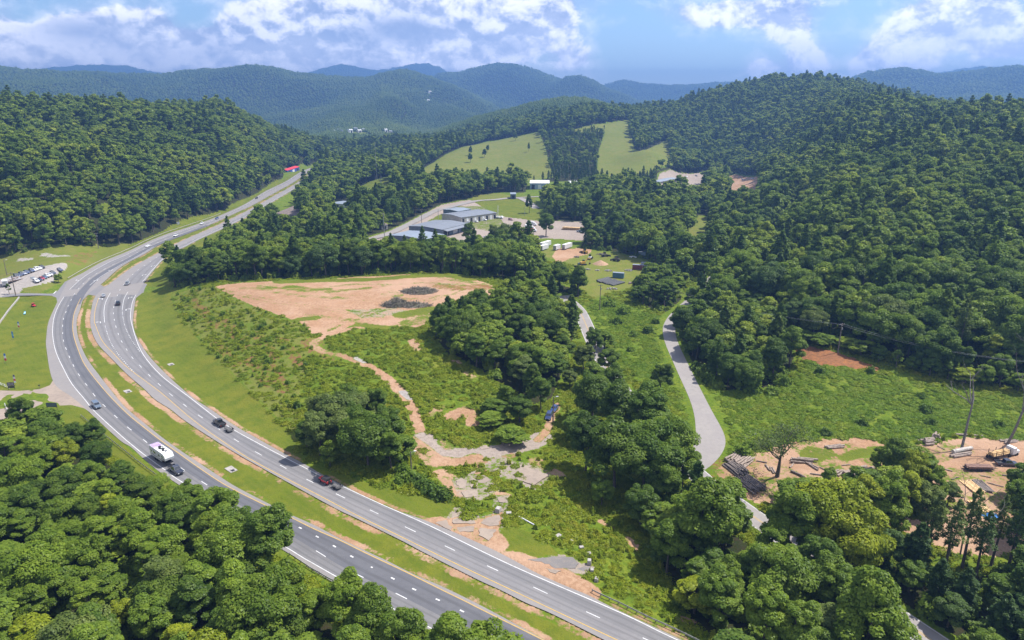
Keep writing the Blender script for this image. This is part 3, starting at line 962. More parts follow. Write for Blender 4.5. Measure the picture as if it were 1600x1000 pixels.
# close the sheet behind the viewpoint with a plain skirt reaching the near edge of the fan
_ring = _vi[:, 0]
_base = len(_vv)
_back = np.stack([GX[:, 0] * 0.05, -60 + 0 * GX[:, 0], TZ[:, 0]], -1)
_vv = np.vstack([_vv, _back])
_bi = _base + np.arange(NA)
_fc = np.vstack([_fc, np.stack([_bi[:-1], _bi[1:], _ring[1:], _ring[:-1]], -1)[:, ::-1]])
_ra = np.vstack([_ra, np.zeros((NA, 4))])
_rb = np.vstack([_rb, np.tile([0, 0, 0, 1.0], (NA, 1))])
_g = mesh_np('ground', _vv, _fc, [gm], True, attrs={'zone_a': ('FLOAT_COLOR', _ra), 'zone_b': ('FLOAT_COLOR', _rb)})
tag(link('ground', _g), kind='structure')
# ------------------------------------------------------------------ roads
def asphalt(name, c1, c2, c3, rough=.85, tracks=False):
    m, t, out = mat(name)
    geo = t.n('ShaderNodeNewGeometry')
    P = geo.outputs['Position']
    a, b, f = t.noise(P, .12, 4, .6), t.noise(P, .7, 5, .65), t.noise(P, 6, 2, .6)
    c = t.mix(t.ramp(a, .35, .65), c1, c2)
    c = t.mix(t.ramp(b, .45, .72, 0, .7), c, c3)
    c = t.mix(t.ramp(f, .4, .7, 0, .25), c, tuple(x * .7 for x in c1))
    if tracks:
        at_ = t.n('ShaderNodeAttribute', attribute_name='across')
        al_ = t.n('ShaderNodeAttribute', attribute_name='along')
        x = at_.outputs['Fac']
        wob = t.noise(t.comb(t.m('MULTIPLY', x, 5.0), t.m('MULTIPLY', al_.outputs['Fac'], .06), 0), 1.0, 4, .6)
        tr = t.m('ABSOLUTE', t.m('SUBTRACT', t.m('ABSOLUTE', t.m('SUBTRACT', x, .5)), .23))
        c = t.mix(t.m('MULTIPLY', t.ramp(tr, .11, .02), t.ramp(wob, .2, .65, .15, .8)), c, tuple(q * .66 for q in c2))
        c = t.mix(t.ramp(wob, .56, .74, 0, .45), c, tuple(q * 1.22 for q in c1))
        pt = t.noise(t.comb(t.m('MULTIPLY', x, 1.4), t.m('MULTIPLY', al_.outputs['Fac'], .035), 3.0), 1.0, 2, .4)
        c = t.mix(t.ramp(pt, .60, .62, 0, .35), c, tuple(q * .72 for q in c1))
    s = t.n('ShaderNodeBsdfPrincipled')
    t.L.new(c, s.inputs['Base Color'])
    s.inputs['Roughness'].default_value = rough
    s.inputs['Specular IOR Level'].default_value = .25
    t.L.new(s.outputs[0], out.inputs[0])
    return m


M_ASPH = asphalt('grey_asphalt', (.172, .167, .172), (.190, .183, .186), (.156, .151, .156), tracks=True)
M_SHO = asphalt('pale_shoulder', (.205, .192, .188), (.22, .204, .196), (.19, .176, .172))
M_DARK = asphalt('dark_patched_lane', (.104, .105, .118), (.115, .116, .128), (.094, .095, .106), tracks=True)
M_WORN = asphalt('worn_lane', (.150, .147, .153), (.164, .160, .164), (.137, .134, .139), tracks=True)
M_OLD = asphalt('old_pavement', (.25, .20, .165), (.29, .235, .19), (.18, .15, .125))
M_LANE = asphalt('bleached_lane', (.235, .215, .208), (.26, .24, .225), (.205, .19, .182))
M_WHITE = asphalt('white_line', (.60, .60, .60), (.52, .52, .52), (.34, .34, .34), .6)
M_YELL = asphalt('yellow_line', (.52, .33, .07), (.46, .30, .08), (.34, .24, .10), .6)


def sheet(name, P, z, m):
    """flat sheet bounded by a polygon"""
    vs = [Vector((p[0], p[1], 0)) for p in P]
    tri = tessellate_polygon([vs])
    me = bpy.data.meshes.new(name)
    zz = [z] * len(P) if not hasattr(z, '__len__') else z
    me.from_pydata([(p[0], p[1], k) for p, k in zip(P, zz)], [], tri)
    me.materials.append(m)
    bmx = bmesh.new()
    bmx.from_mesh(me)
    bmesh.ops.recalc_face_normals(bmx, faces=bmx.faces)
    for f in bmx.faces:
        if f.normal.z < 0:
            f.normal_flip()
    bmx.to_mesh(me)
    bmx.free()
    return me


def resample(L, step):
    L = np.asarray(L, float)
    s = np.r_[0, np.cumsum(np.hypot(*(np.diff(L[:, :2], axis=0).T)))]
    n = max(2, int(s[-1] / step) + 1)
    q = np.linspace(0, s[-1], n)
    return np.stack([np.interp(q, s, L[:, i]) for i in range(L.shape[1])], -1), s[-1]


def normals(L):
    g = np.gradient(L[:, :2], axis=0)
    g /= np.hypot(g[:, 0], g[:, 1])[:, None] + 1e-9
    return np.c_[-g[:, 1], g[:, 0]]


class Strip:
    """collects flat ribbons into one mesh"""
    def __init__(self):
        self.v, self.f, self.ac, self.al = [], [], [], []

    def ribbon(self, L, wdt, z):
        n = normals(L)
        b = len(self.v)
        for i, p in enumerate(L):
            zz = z if len(p) < 3 else p[2] + z
            ww = wdt[i] if hasattr(wdt, '__len__') else wdt
            self.v += [(p[0] + n[i, 0] * ww / 2, p[1] + n[i, 1] * ww / 2, zz), (p[0] - n[i, 0] * ww / 2, p[1] - n[i, 1] * ww / 2, zz)]
        for i in range(len(L) - 1):
            self.f.append((b + 2 * i, b + 2 * i + 1, b + 2 * i + 3, b + 2 * i + 2))

    def between(self, A, B, z):
        b = len(self.v)
        d = 0.0
        for i, (p, q) in enumerate(zip(A, B)):
            d += math.hypot(p[0] - A[max(i - 1, 0)][0], p[1] - A[max(i - 1, 0)][1])
            self.v += [(p[0], p[1], z), (q[0], q[1], z)]
            self.ac += [0.0, 1.0]
            self.al += [d, d]
        for i in range(len(A) - 1):
            self.f.append((b + 2 * i, b + 2 * i + 1, b + 2 * i + 3, b + 2 * i + 2))

    def dashes(self, L, wdt, z, on, period, start=0.0):
        R, tot = resample(L, .5)
        s = np.linspace(0, tot, len(R))
        d = start
        while d + on < tot:
            i0, i1 = np.searchsorted(s, d), np.searchsorted(s, d + on)
            if i1 > i0:
                self.ribbon(R[i0:i1 + 1], wdt, z)
            d += period

    def poly(self, P, z):
        b = len(self.v)
        self.v += [(p[0], p[1], z) for p in P]
        self.f.append(tuple(range(b, b + len(P))))

    def mesh(self, name, m):
        me = bpy.data.meshes.new(name)
        me.from_pydata(self.v, [], self.f)
        if len(self.ac) == len(self.v):
            for an, vals in (('across', self.ac), ('along', self.al)):
                me.attributes.new(an, 'FLOAT', 'POINT').data.foreach_set('value', vals)
        me.materials.append(m)
        bmx = bmesh.new()
        bmx.from_mesh(me)
        for f in bmx.faces:
            f.normal_update()
            if f.normal.z < 0:
                f.normal_flip()
        bmx.to_mesh(me)
        bmx.free()
        return me


ZP = 0.030
tag(link('highway_southbound_pavement', sheet('highway', LC_POLY, ZP, M_SHO)), kind='structure').name = 'highway'
tag(link('highway', sheet('highway', RC_POLY, ZP, M_SHO)), kind='structure')

# lines (photo pixels)
LC_WH = [(880, 1103), (760, 1027), (620, 954), (490, 881), (452.5, 858.5), (285, 753.8), (260, 736), (223, 708.8), (201, 691), (192.5, 683.8), (150, 645), (131, 622.5), (112.5, 600), (100, 577.5), (87.5, 550),
         (82.5, 525), (83, 505), (86, 491), (92.5, 476), (100, 463.8)]
LC_WH2 = [(108.8, 452.5), (125, 437.5), (142, 425.6), (170, 410), (200, 397), (231, 381.5), (262.5, 368.5), (294, 358), (325, 347), (352, 336), (385, 319.5), (415, 300.5), (446, 285), (471, 269.5), (490, 261.5)]
LC_YE = [(950, 1052), (850, 1001), (751, 952), (725, 938.8), (687.5, 920.6), (637.5, 895.6), (600, 878), (567.5, 862.5), (530, 844), (492.5, 827.5), (455, 809), (362.5, 763.8), (317.5, 735.6), (280, 709), (250, 687.5), (225, 668),
         (200, 647.5), (176, 623.8), (160, 606), (143.8, 586), (131, 567.5), (123.8, 551), (116.9, 531), (113.8, 516), (114, 502), (115.6, 491), (120, 478.8), (126, 466)]
LC_LANE = [(900, 1075), (760, 1000), (640, 938), (539, 888), (478, 851), (297, 741), (210, 676), (187.5, 657), (168, 638.8), (151, 622), (138.8, 606), (127, 591), (118, 577), (111, 563.5), (105.6, 550.6), (101, 539), (98.5, 528), (97.9, 517), (98, 507),
           (99.4, 497), (102.5, 489), (105.6, 480), (109.4, 472.5), (113.8, 463.8), (118.8, 456), (131, 442.5), (145.6, 430.6), (170, 417), (200, 402.5), (231, 386), (262, 372.5), (294, 361), (325, 350), (352, 337.8), (385, 321), (415, 302), (446, 286.5), (471, 271)]
LC_LANE2 = [(900, 1052), (734, 961), (647, 921), (627, 911), (550, 870), (516, 850), (483, 832), (467, 824)]
LC_YE2 = [(140, 446), (155, 434), (171, 424), (190, 413), (215, 400), (240, 385.5)]
RC_WH = [(1170, 1050), (1047, 995), (968, 957), (800, 884), (672, 822), (600, 790), (534, 759.5), (480, 733), (400, 691), (350, 662), (295, 620), (250, 585), (220, 547.5), (206, 507), (204, 490), (207, 472), (212, 461)]
RC_WH2 = [(222, 441), (239, 421), (256, 403), (275, 390), (289, 384), (315, 370.5), (345, 357), (378, 341), (408, 325), (436, 308), (464, 291.5)]
RC_YE = [(1100, 1063), (952, 994.5), (864, 953), (800, 922.5), (700, 875), (630, 840.5), (555, 804), (500, 775), (400, 722.5), (350, 691), (300, 655), (250, 612.5), (200, 575), (178, 553), (160, 533), (150, 510), (147.5, 500), (149, 483), (154, 466)]
RC_LANE = [(1080, 1033), (988.7, 989.5), (903, 950), (823.7, 913), (751, 879.5), (685.5, 848.5), (625, 819.5), (570, 793), (518.7, 768.7), (473.5, 746.2), (431.7, 723.7), (395, 703.7), (361.7, 683.5), (333, 664.2), (307, 646.7), (283.7, 629.5), (263.2, 613.7),
           (246.2, 598.5), (231.2, 584.5), (218.2, 571), (207, 559.2), (198.2, 546.7), (191.2, 535.7), (185.7, 524.2), (180.5, 508), (178, 495), (177.5, 484), (179, 474), (183, 463), (190, 448.8), (205.6, 430.6), (220, 419), (250, 399), (280, 384.5), (310, 371), (345, 354.5), (390, 331)]
RC_TURN_SOLID = [(163.5, 504), (162.5, 487.5), (165, 472.5), (172.5, 457.5)]
RC_TURN_DOT = [(210, 583), (197, 568), (186, 555), (176, 541), (169, 525), (164, 508)]
RC_RIGHT_SOLID = [(191, 484), (193.8, 467.5), (200, 456)]
RC_RIGHT_DOT = [(219, 550), (205, 530), (196, 512), (192, 495), (191, 484)]
cl = lambda p: catmull(pl(p), 5)
WL = {k: cl(v) for k, v in dict(lcw=LC_WH, lcw2=LC_WH2, lcy=LC_YE, lcl=LC_LANE, lcl2=LC_LANE2, lcy2=LC_YE2, rcw=RC_WH, rcw2=RC_WH2, rcy=RC_YE, rcl=RC_LANE, rts=RC_TURN_SOLID, rtd=RC_TURN_DOT, rrs=RC_RIGHT_SOLID, rrd=RC_RIGHT_DOT).items()}


def paired(A, B, n=160):
    """points of A and the nearest points of B"""
    A, _ = resample(A, 3)
    Bf, _ = resample(B, .5)
    idx = np.array([np.argmin(np.hypot(Bf[:, 0] - a[0], Bf[:, 1] - a[1])) for a in A])
    ok = np.hypot(*(Bf[idx] - A).T) < 12
    return A[ok], Bf[idx][ok]


lanes = [('dark', 'lcl', 'lcy', M_DARK), ('left', 'lcw', 'lcl', M_WORN), ('left', 'lcw2', 'lcl', M_ASPH), ('rc1', 'rcl', 'rcw', M_WORN), ('rc2', 'rcy', 'rcl', M_ASPH), ('rc3', 'rcl', 'rcw2', M_ASPH)]
for nm, a, b, m in lanes:
    s = Strip()
    A, B = paired(WL[a], WL[b])
    s.between(A, B, ZP + .006 + (.004 if nm == 'dark' else 0) + (.002 if b == 'rcw2' else 0))
    tag(link('traffic_lane', s.mesh('traffic_lane', m)), kind='structure')
# the dark patched lane carries on past the junction
s = Strip()
q = catmull(pl([(118, 476), (127, 459), (138, 446), (152, 433), (175, 419), (200, 406), (231, 389), (262, 375.5), (294, 363.5), (325, 352)]), 5)
s.ribbon(q, np.linspace(4.2, 4.0, len(q)), ZP + .016)
tag(link('traffic_lane', s.mesh('traffic_lane', M_DARK)), kind='structure')

ws, ys = Strip(), Strip()
LW = .19
zl = ZP + .024
for k in ('lcw', 'lcw2', 'rcw', 'rcw2', 'rts', 'rrs', 'lcy2'):
    ws.ribbon(WL[k], LW, zl)
for k in ('lcy', 'rcy'):
    ys.ribbon(WL[k], LW, zl)
ws.dashes(WL['lcl'], LW, zl, 3.2, 12.19, 2)
ws.dashes(WL['rcl'], LW, zl, 3.2, 12.19, 6.0)
ws.dashes(WL['lcl2'], .34, zl, .9, 3.05 * 2, 1)
ws.dashes(WL['rtd'], .3, zl, .7, 2.4, 1)
ws.dashes(WL['rrd'], .3, zl, .7, 2.4, 1)


def arrow(u, v, ang_px, kind=0):
    x, y = plane_pt(u, v)
    x2, y2 = plane_pt(u + math.cos(ang_px), v + math.sin(ang_px))
    d = Vector((x2 - x, y2 - y, 0)).normalized()
    n = Vector((-d.y, d.x, 0)) * (1 if kind >= 0 else -1)
    o = Vector((x, y, 0))

    def pt(a, b):
        q = o + d * a + n * b
        return (q.x, q.y)
    ws.poly([pt(-1.8, -.16), pt(1.0, -.16), pt(1.0, .16), pt(-1.8, .16)], zl)
    ws.poly([pt(.7, .17), pt(1.0, .17), pt(1.0, 1.1), pt(.7, 1.1)], zl)
    ws.poly([pt(.25, 1.11), pt(1.45, 1.11), pt(.85, 2.1)], zl)


for u, v, a, k in ((119, 438, 2.5, 1), (152, 438, 2.4, -1), (175, 422, 2.5, -1), (160, 467, -1.4, 1), (157, 503.5, -1.5, 1), (201, 465.5, -1.3, -1), (197, 484, -1.5, -1), (223, 430, -.8, -1), (237, 416, -.8, -1)):
    arrow(u, v, a, k)
# stop line and centre lines of the side road
q = pl([(84, 459), (88, 454.5)])
ws.ribbon(q, .45, zl)
tag(link('road_marking', ws.mesh('white_road_lines', M_WHITE)), kind='structure')

# junction paving, side roads
def patch(name, pts, m, z=ZP - .012, world=False):
    P = pl(pts)
    tag(link(name, sheet(name, P, z, m)), kind='structure')


patch('junction', [(98, 470), (112, 452), (130, 440), (157, 444.5), (162, 448), (172, 444), (190, 432), (222, 443), (240, 446.5), (266, 446.8), (266, 452), (240, 453), (224, 456), (214, 463), (206, 480), (152, 472), (149, 462), (138, 460.5), (120, 478), (90, 480)], M_ASPH)
patch('side_road', [(-160, 457), (0, 459), (28, 457.5), (60, 452), (82, 447), (98, 442), (108, 437), (118, 440), (112, 468), (90, 476), (88, 465), (80, 462), (60, 461.5), (30, 462), (0, 465), (-160, 474)], M_ASPH, ZP - .006)
patch('side_road', [(-160, 605), (0, 610), (30, 611), (62, 608), (78, 602), (83, 594), (110, 610), (142, 645), (131, 638), (112, 633), (88, 634), (60, 637), (30, 645), (20, 655), (-160, 660)], M_OLD, ZP - .006)
patch('side_road', [(222, 442), (240, 446), (266, 446.6), (290, 447.4), (290, 452.5), (266, 451.5), (240, 453.5), (222, 458), (212, 466), (204, 470), (210, 452)], M_ASPH, ZP - .006)
ys.ribbon(catmull(pl([(0, 459.4), (40, 457.5), (70, 455), (90, 453.5)]), 4), .3, ZP + .012)
for k, L in MINOR_W.items():
    R, tot = resample(L, 2.0)
    s = Strip()
    wd = MINOR[k][1]
    if k == 'lane':
        tt = np.linspace(0, 1, len(R))
        dist_to_bend = np.hypot(R[:, 0] - plane_pt(1107, 680)[0], R[:, 1] - plane_pt(1107, 680)[1])
        wv = 5.4 + 3.4 * np.exp(-(dist_to_bend / 16) ** 2)
    else:
        wv = wd
    s.ribbon(R, wv, .06 if k == 'lane' else .045)
    tag(link('road', s.mesh(k, M_LANE)), kind='structure')
    if k != 'lane':
        for off in (-.17, .17):
            q = R.copy()
            q[:, :2] += normals(R) * off
            ys.ribbon(q, .12, .058)
        s = Strip()
        for off in (-wd / 2 + .3, wd / 2 - .3):
            q = R.copy()
            q[:, :2] += normals(R) * off
            s.ribbon(q, .14, .058)
        tag(link('road_marking', s.mesh('edge_lines', M_WHITE)), kind='structure')
tag(link('road_marking', ys.mesh('yellow_road_lines', M_YELL)), kind='structure')


def draped(name, pts, wd, m, lift=.12, step=2.5):
    P = catmull(GP(pts), 6)
    R, _ = resample(P, step)
    z = grid_at(TZ, R[:, 0], R[:, 1])
    k = np.ones(5) / 5
    z = np.convolve(np.r_[z[:1], z[:1], z, z[-1:], z[-1:]], k, 'valid')
    R = np.c_[R, z]
    s = Strip()
    s.ribbon(R, wd, lift)
    return tag(link(name, s.mesh(name, m)), kind='structure')


draped('side_road', [(566, 376), (600, 368), (628, 356), (650, 345), (680, 330), (710, 322), (745, 314), (775, 312), (806, 309), (822, 314), (838, 326)], 7.5, M_LANE, .25)
draped('side_road', [(806, 309), (830, 308), (856, 307)], 5.5, M_LANE, .3)
# ------------------------------------------------------------------ trees
def leaf_mat(name, dark, mid, lite, hue_var=.5, obj_color=False, tint_attr=True, shade=1.0):
    m, t, out = mat(name)
    oi = t.n('ShaderNodeObjectInfo')
    geo = t.n('ShaderNodeNewGeometry')
    at = t.n('ShaderNodeAttribute', attribute_name='tint')
    r = oi.outputs['Random']
    big = t.noise(geo.outputs['Position'], .02, 2, .5)
    k = t.m('ADD', t.m('MULTIPLY', r, .75), t.m('MULTIPLY', t.m('SUBTRACT', big, .5), 1.1))
    base = t.mix(t.ramp(k, .42, .95), t.mix(t.ramp(k, -.05, .42), dark, mid), lite)
    if obj_color:
        base = t.mix(.8, base, oi.outputs['Color'])
    v = t.m('ADD', .62, t.m('MULTIPLY', at.outputs['Fac'], .76))
    hs = t.n('ShaderNodeHueSaturation')
    t.put(hs.inputs['Hue'], t.m('ADD', .5, t.m('MULTIPLY', t.m('SUBTRACT', at.outputs['Fac'], .5), -.03)))
    hs.inputs['Saturation'].default_value = 1.0
    t.put(hs.inputs['Value'], v)
    t.L.new(base, hs.inputs['Color'])
    d = t.n('ShaderNodeBsdfDiffuse')
    t.L.new(hs.outputs[0], d.inputs[0])
    tr = t.n('ShaderNodeBsdfTranslucent')
    warm = t.mix(.5, hs.outputs[0], (.16, .24, .014))
    t.L.new(warm, tr.inputs[0])
    mx = t.n('ShaderNodeMixShader')
    mx.inputs[0].default_value = .44
    t.L.new(d.outputs[0], mx.inputs[1])
    t.L.new(tr.outputs[0], mx.inputs[2])
    gl = t.n('ShaderNodeBsdfGlossy')
    gl.inputs['Color'].default_value = (.9, .95, 1, 1)
    gl.inputs['Roughness'].default_value = .45
    m2 = t.n('ShaderNodeMixShader')
    m2.inputs[0].default_value = .008
    t.L.new(mx.outputs[0], m2.inputs[1])
    t.L.new(gl.outputs[0], m2.inputs[2])
    t.L.new(m2.outputs[0], out.inputs[0])
    return m


M_LEAF = leaf_mat('broad_leaves', (.084, .140, .022), (.150, .220, .026), (.23, .285, .030))
M_LEAFC = leaf_mat('tinted_leaves', (.084, .140, .022), (.150, .220, .026), (.23, .285, .030), obj_color=True)
M_PINE = leaf_mat('pine_needles', (.056, .104, .025), (.088, .145, .028), (.130, .182, .030))
M_PINEC = leaf_mat('tinted_needles', (.056, .104, .025), (.088, .145, .028), (.130, .182, .030), obj_color=True)
M_WEED = leaf_mat('weed_leaves', (.150, .215, .012), (.215, .265, .016), (.28, .29, .024))
M_KUDZU = leaf_mat('vine_leaves', (.120, .205, .014), (.165, .245, .018), (.22, .27, .026))
M_BARK = simple('bark', (.115, .095, .08), .95, var=.5, scale=3)
M_DEAD = simple('bleached_bark', (.20, .18, .165), .95, var=.45, scale=2.5)


def unit(v):
    return v / (np.linalg.norm(v, axis=-1, keepdims=True) + 1e-9)


def leaves_mesh(C, Nn, S, rng, tint, elong=1.5):
    """one small bent leaf spray (two triangles' worth) per centre"""
    n = len(C)
    a = unit(rng.normal(size=(n, 3)))
    T = unit(np.cross(Nn, a))
    B = np.cross(Nn, T)
    s = S[:, None]
    q = np.stack([C + T * s * elong * .5, C + B * s * .5 - Nn * s * .12, C - T * s * elong * .5, C - B * s * .5 - Nn * s * .12], 1)
    V = q.reshape(-1, 3)
    F = np.arange(n * 4).reshape(n, 4)
    return V, F, np.repeat(tint, 4)


def crown(rng, h, r, hb, nclump, nleaf, size, shape='round', lumps=.5):
    """crown of foliage clumps; base of the tree at z=0"""
    cz, rz = (h + hb) / 2, (h - hb) / 2
    k1 = rng.normal(size=(7, 3))
    ph = rng.uniform(0, 6.28, 7)
    C, Rr = [], []
    tries = 0
    while len(C) < nclump and tries < nclump * 40:
        tries += 1
        d = unit(rng.normal(size=3))
        if d[2] < -.55:
            continue
        mod = 1 + lumps * .5 * np.sin(k1 @ d * 1.7 + ph).mean() * 2.2
        rad = rng.uniform(.35, 1) ** .45 * .86
        p = d * rad * mod
        z = p[2]
        if shape == 'oval':
            wz = np.interp(z, [-1, -.5, 0, .5, 1], [.7, .95, 1, .75, .35]) if True else 1
        elif shape == 'conic':
            wz = np.interp(z, [-1, -.6, 0, .5, 1], [1.0, 1.0, .72, .42, .12])
        elif shape == 'spread':
            wz = np.interp(z, [-1, -.3, .3, .7, 1], [.5, .85, 1.1, 1.0, .6])
        else:
            wz = 1
        q = np.array([p[0] * r * wz, p[1] * r * wz, cz + z * rz])
        cr = r * rng.uniform(.15, .33) * (0.75 if shape == 'conic' else 1)
        C.append(q)
        Rr.append(cr)
    C, Rr = np.array(C), np.array(Rr)
    wgt = Rr ** 2
    cnt = np.maximum(4, (nleaf * wgt / wgt.sum())).astype(int)
    idx = np.repeat(np.arange(len(C)), cnt)
    d = rng.normal(size=(len(idx), 3))
    d[:, 2] = d[:, 2] * .85 + .25
    d = unit(d)
    sh = rng.uniform(.55, 1.08, len(idx)) ** .6
    pos = C[idx] + d * (Rr[idx] * sh)[:, None] * np.array([1.15, 1.15, .8])
    Nn = unit(d * .9 + np.array([0, 0, .9]) + rng.normal(size=d.shape) * .42)
    S = size * rng.uniform(.65, 1.35, len(idx))
    cl_t = rng.uniform(.2, .8, len(C))
    tint = np.clip(cl_t[idx] + rng.normal(size=len(idx)) * .2, 0, 1)
    return leaves_mesh(pos, Nn, S, rng, tint)


def pine_crown(rng, h, r, hb, tiers, nleaf, size):
    pos, nor, tn = [], [], []
    per = nleaf // tiers
    for i in range(tiers):
        f = (i + rng.uniform(-.3, .3)) / (tiers - 1)
        f = min(max(f, 0), 1)
        z = hb + (h - hb) * f
        R = r * (np.interp(f, [0, .15, .5, .85, 1], [.6, 1, .8, .45, .12])) * rng.uniform(.8, 1.15)
        nb = rng.integers(4, 7)
        for j in range(nb):
            a = j / nb * 6.28 + rng.uniform(-.5, .5) + i * 1.1
            Lb = R * rng.uniform(.65, 1.15)
            m = max(3, per // nb)
            t = rng.uniform(.12, 1, m) ** .7
            wdt = Lb * .34 * (1.15 - t)
            px = np.cos(a) * Lb * t - np.sin(a) * rng.normal(size=m) * wdt
            py = np.sin(a) * Lb * t + np.cos(a) * rng.normal(size=m) * wdt
            pz = z + Lb * (.28 * t - .30 * t * t) + rng.normal(size=m) * .22
            pos.append(np.c_[px, py, pz])
            nor.append(unit(np.c_[np.cos(a) * .3 + rng.normal(size=m) * .45, np.sin(a) * .3 + rng.normal(size=m) * .45, 1 + rng.normal(size=m) * .3]))
            tn.append(np.clip(rng.uniform(.25, .7) + rng.normal(size=m) * .18, 0, 1))
    pos, nor, tn = np.vstack(pos), np.vstack(nor), np.concatenate(tn)
    return leaves_mesh(pos, nor, size * rng.uniform(.6, 1.3, len(pos)), rng, tn, 1.9)


def tube(V, F, P, R, k=6):
    P = np.asarray(P, float)
    b = len(V)
    for i, p in enumerate(P):
        d = P[min(i + 1, len(P) - 1)] - P[max(i - 1, 0)]
        d = d / (np.linalg.norm(d) + 1e-9)
        a = np.cross(d, [0.3, .9, .1]) if abs(d[2]) > .6 else np.cross(d, [0, 0, 1])
        a /= np.linalg.norm(a) + 1e-9
        c = np.cross(d, a)
        for j in range(k):
            t = 2 * PI * j / k
            V.append(tuple(p + (a * math.cos(t) + c * math.sin(t)) * R[i]))
    for i in range(len(P) - 1):
        for j in range(k):
            F.append((b + i * k + j, b + i * k + (j + 1) % k, b + (i + 1) * k + (j + 1) % k, b + (i + 1) * k + j))


def trunk_mesh(rng, h, r, hb, limbs=6, r0=None):
    V, F = [], []
    r0 = r0 or .017 * h + .05
    top = np.array([rng.normal() * .4, rng.normal() * .4, h * .86])
    P = [np.array([0, 0, -.6]), np.array([0, 0, .35]), top * .4 + np.array([rng.normal() * .15, rng.normal() * .15, 0]), top * .75, top]
    tube(V, F, P, [r0 * 1.5, r0 * 1.05, r0 * .75, r0 * .4, r0 * .08])
    for i in range(limbs):
        f = rng.uniform(.32, .8)
        s = np.interp(f, [0, .4, .75, 1], [0, .4, .75, 1]) * top
        a = i / limbs * 6.28 + rng.uniform(-.4, .4)
        L = r * rng.uniform(.55, .9) * (1.15 - f * .5)
        e = s + np.array([math.cos(a) * L, math.sin(a) * L, L * rng.uniform(.3, .8)])
        mdl = (s + e) / 2 + np.array([0, 0, L * .12])
        tube(V, F, [s, mdl, e], [r0 * .42, r0 * .26, r0 * .07], 5)
    return np.array(V), np.array(F)


class Proto:
    pass


def make_proto(kind, seed, h, r, hb, nclump, nleaf, size, shape, mats_, limbs=6):
    rng = np.random.default_rng(seed)
    p = Proto()
    p.kind, p.h, p.r = kind, h, r
    if shape == 'pine':
        V, F, T = pine_crown(rng, h, r, hb, nclump, nleaf, size)
    else:
        V, F, T = crown(rng, h, r, hb, nclump, nleaf, size, shape)
    p.crown = mesh_np(kind + '_crown', V, F, [mats_[0]], attrs={'tint': ('FLOAT', T)})
    tv, tf = trunk_mesh(rng, h, r, hb, limbs)
    p.trunk = mesh_np(kind + '_trunk', tv, tf, [M_BARK], True)
    # both together, for the far woods
    V2 = np.vstack([V, tv])
    p.V, p.F, p.T, p.tv, p.tf = V, F, T, tv, tf
    return p


def whole(p, name, leaf_m):
    V2 = np.vstack([p.V, p.tv])
    F2 = np.vstack([p.F, p.tf + len(p.V)])
    mi = np.r_[np.zeros(len(p.F), np.int32), np.ones(len(p.tf), np.int32)]
    T2 = np.r_[p.T, np.full(len(p.tv), .5)]
    return mesh_np(name, V2, F2, [leaf_m, M_BARK], mat_idx=mi, attrs={'tint': ('FLOAT', T2)})


LM = (M_LEAFC,)
# near trees: height, radius, crown base
B_NEAR = [
    make_proto('broadleaf', 101, 18, 5.6, 1.8, 56, 18000, .36, 'round', LM),
    make_proto('broadleaf', 102, 16, 6.4, 1.4, 62, 20000, .36, 'spread', LM),
    make_proto('broadleaf', 103, 20, 4.8, 2.0, 60, 18000, .36, 'oval', LM),
    make_proto('broadleaf', 104, 15, 5.0, .8, 48, 16000, .35, 'round', LM),
    make_proto('broadleaf', 105, 21, 6.0, 2.6, 66, 20500, .37, 'oval', LM),
    make_proto('broadleaf', 106, 14, 3.6, 1.5, 38, 10500, .33, 'conic', LM),
    make_proto('broadleaf', 107, 17, 7.0, 1.6, 70, 21500, .37, 'spread', LM),
]
P_NEAR = [
    make_proto('pine', 201, 21, 3.9, 5.5, 19, 11500, .33, 'pine', (M_PINEC,), 4),
    make_proto('pine', 202, 18, 4.4, 3.0, 17, 11500, .33, 'pine', (M_PINEC,), 4),
    make_proto('pine', 203, 24, 3.4, 10.5, 15, 4200, .30, 'pine', (M_PINEC,), 4),
]
M_ALL = [('b', make_proto('wood', 300 + i, h, r, hb, nc, 4200, .66, s, (M_LEAF,), 3)) for i, (h, r, hb, nc, s) in enumerate(
    [(18, 5.4, 2, 40, 'round'), (17, 6.2, 1.6, 44, 'spread'), (21, 5.0, 2, 44, 'oval'), (16, 5.0, 1, 38, 'round'), (22, 5.8, 2.6, 48, 'oval')])] + \
        [('p', make_proto('wood', 350 + i, h, r, hb, nc, 3200, .56, 'pine', (M_PINE,), 2)) for i, (h, r, hb, nc) in enumerate([(21, 3.8, 5, 17), (19, 4.2, 3, 16)])]
F_ALL = [('b', make_proto('wood', 400 + i, h, r, hb, nc, 1500, 1.08, s, (M_LEAF,), 0)) for i, (h, r, hb, nc, s) in enumerate(
    [(18, 5.6, 4, 30, 'round'), (17, 6.4, 3, 32, 'spread'), (21, 5.2, 4, 32, 'oval'), (16, 5.2, 2, 28, 'round')])] + \
        [('p', make_proto('wood', 450, 21, 4.0, 5, 14, 1300, .9, 'pine', (M_PINE,), 0))]

# ---- places
GREENS = {  # class -> (colour, words)
    'dark': ((.062, .108, .017), 'dark green'), 'deep': ((.086, .144, .020), 'deep green'), 'mid': ((.122, .190, .021), 'mid green'), 'fresh': ((.150, .222, .021), 'fresh green'),
    'lime': ((.235, .275, .016), 'lime green'), 'grey': ((.125, .165, .044), 'greyish green'), 'blue': ((.066, .115, .034), 'bluish green')}
TREES = []  # dict(x,y,z,s,proto,kind,col,reg)


def add_tree(x, y, s, proto, kind, col, reg, sz=None):
    z = H(x, y)
    TREES.append(dict(x=x, y=y, z=z, s=s, sz=sz or s, proto=proto, kind=kind, col=col, reg=reg, rot=RNG.uniform(0, 6.28)))


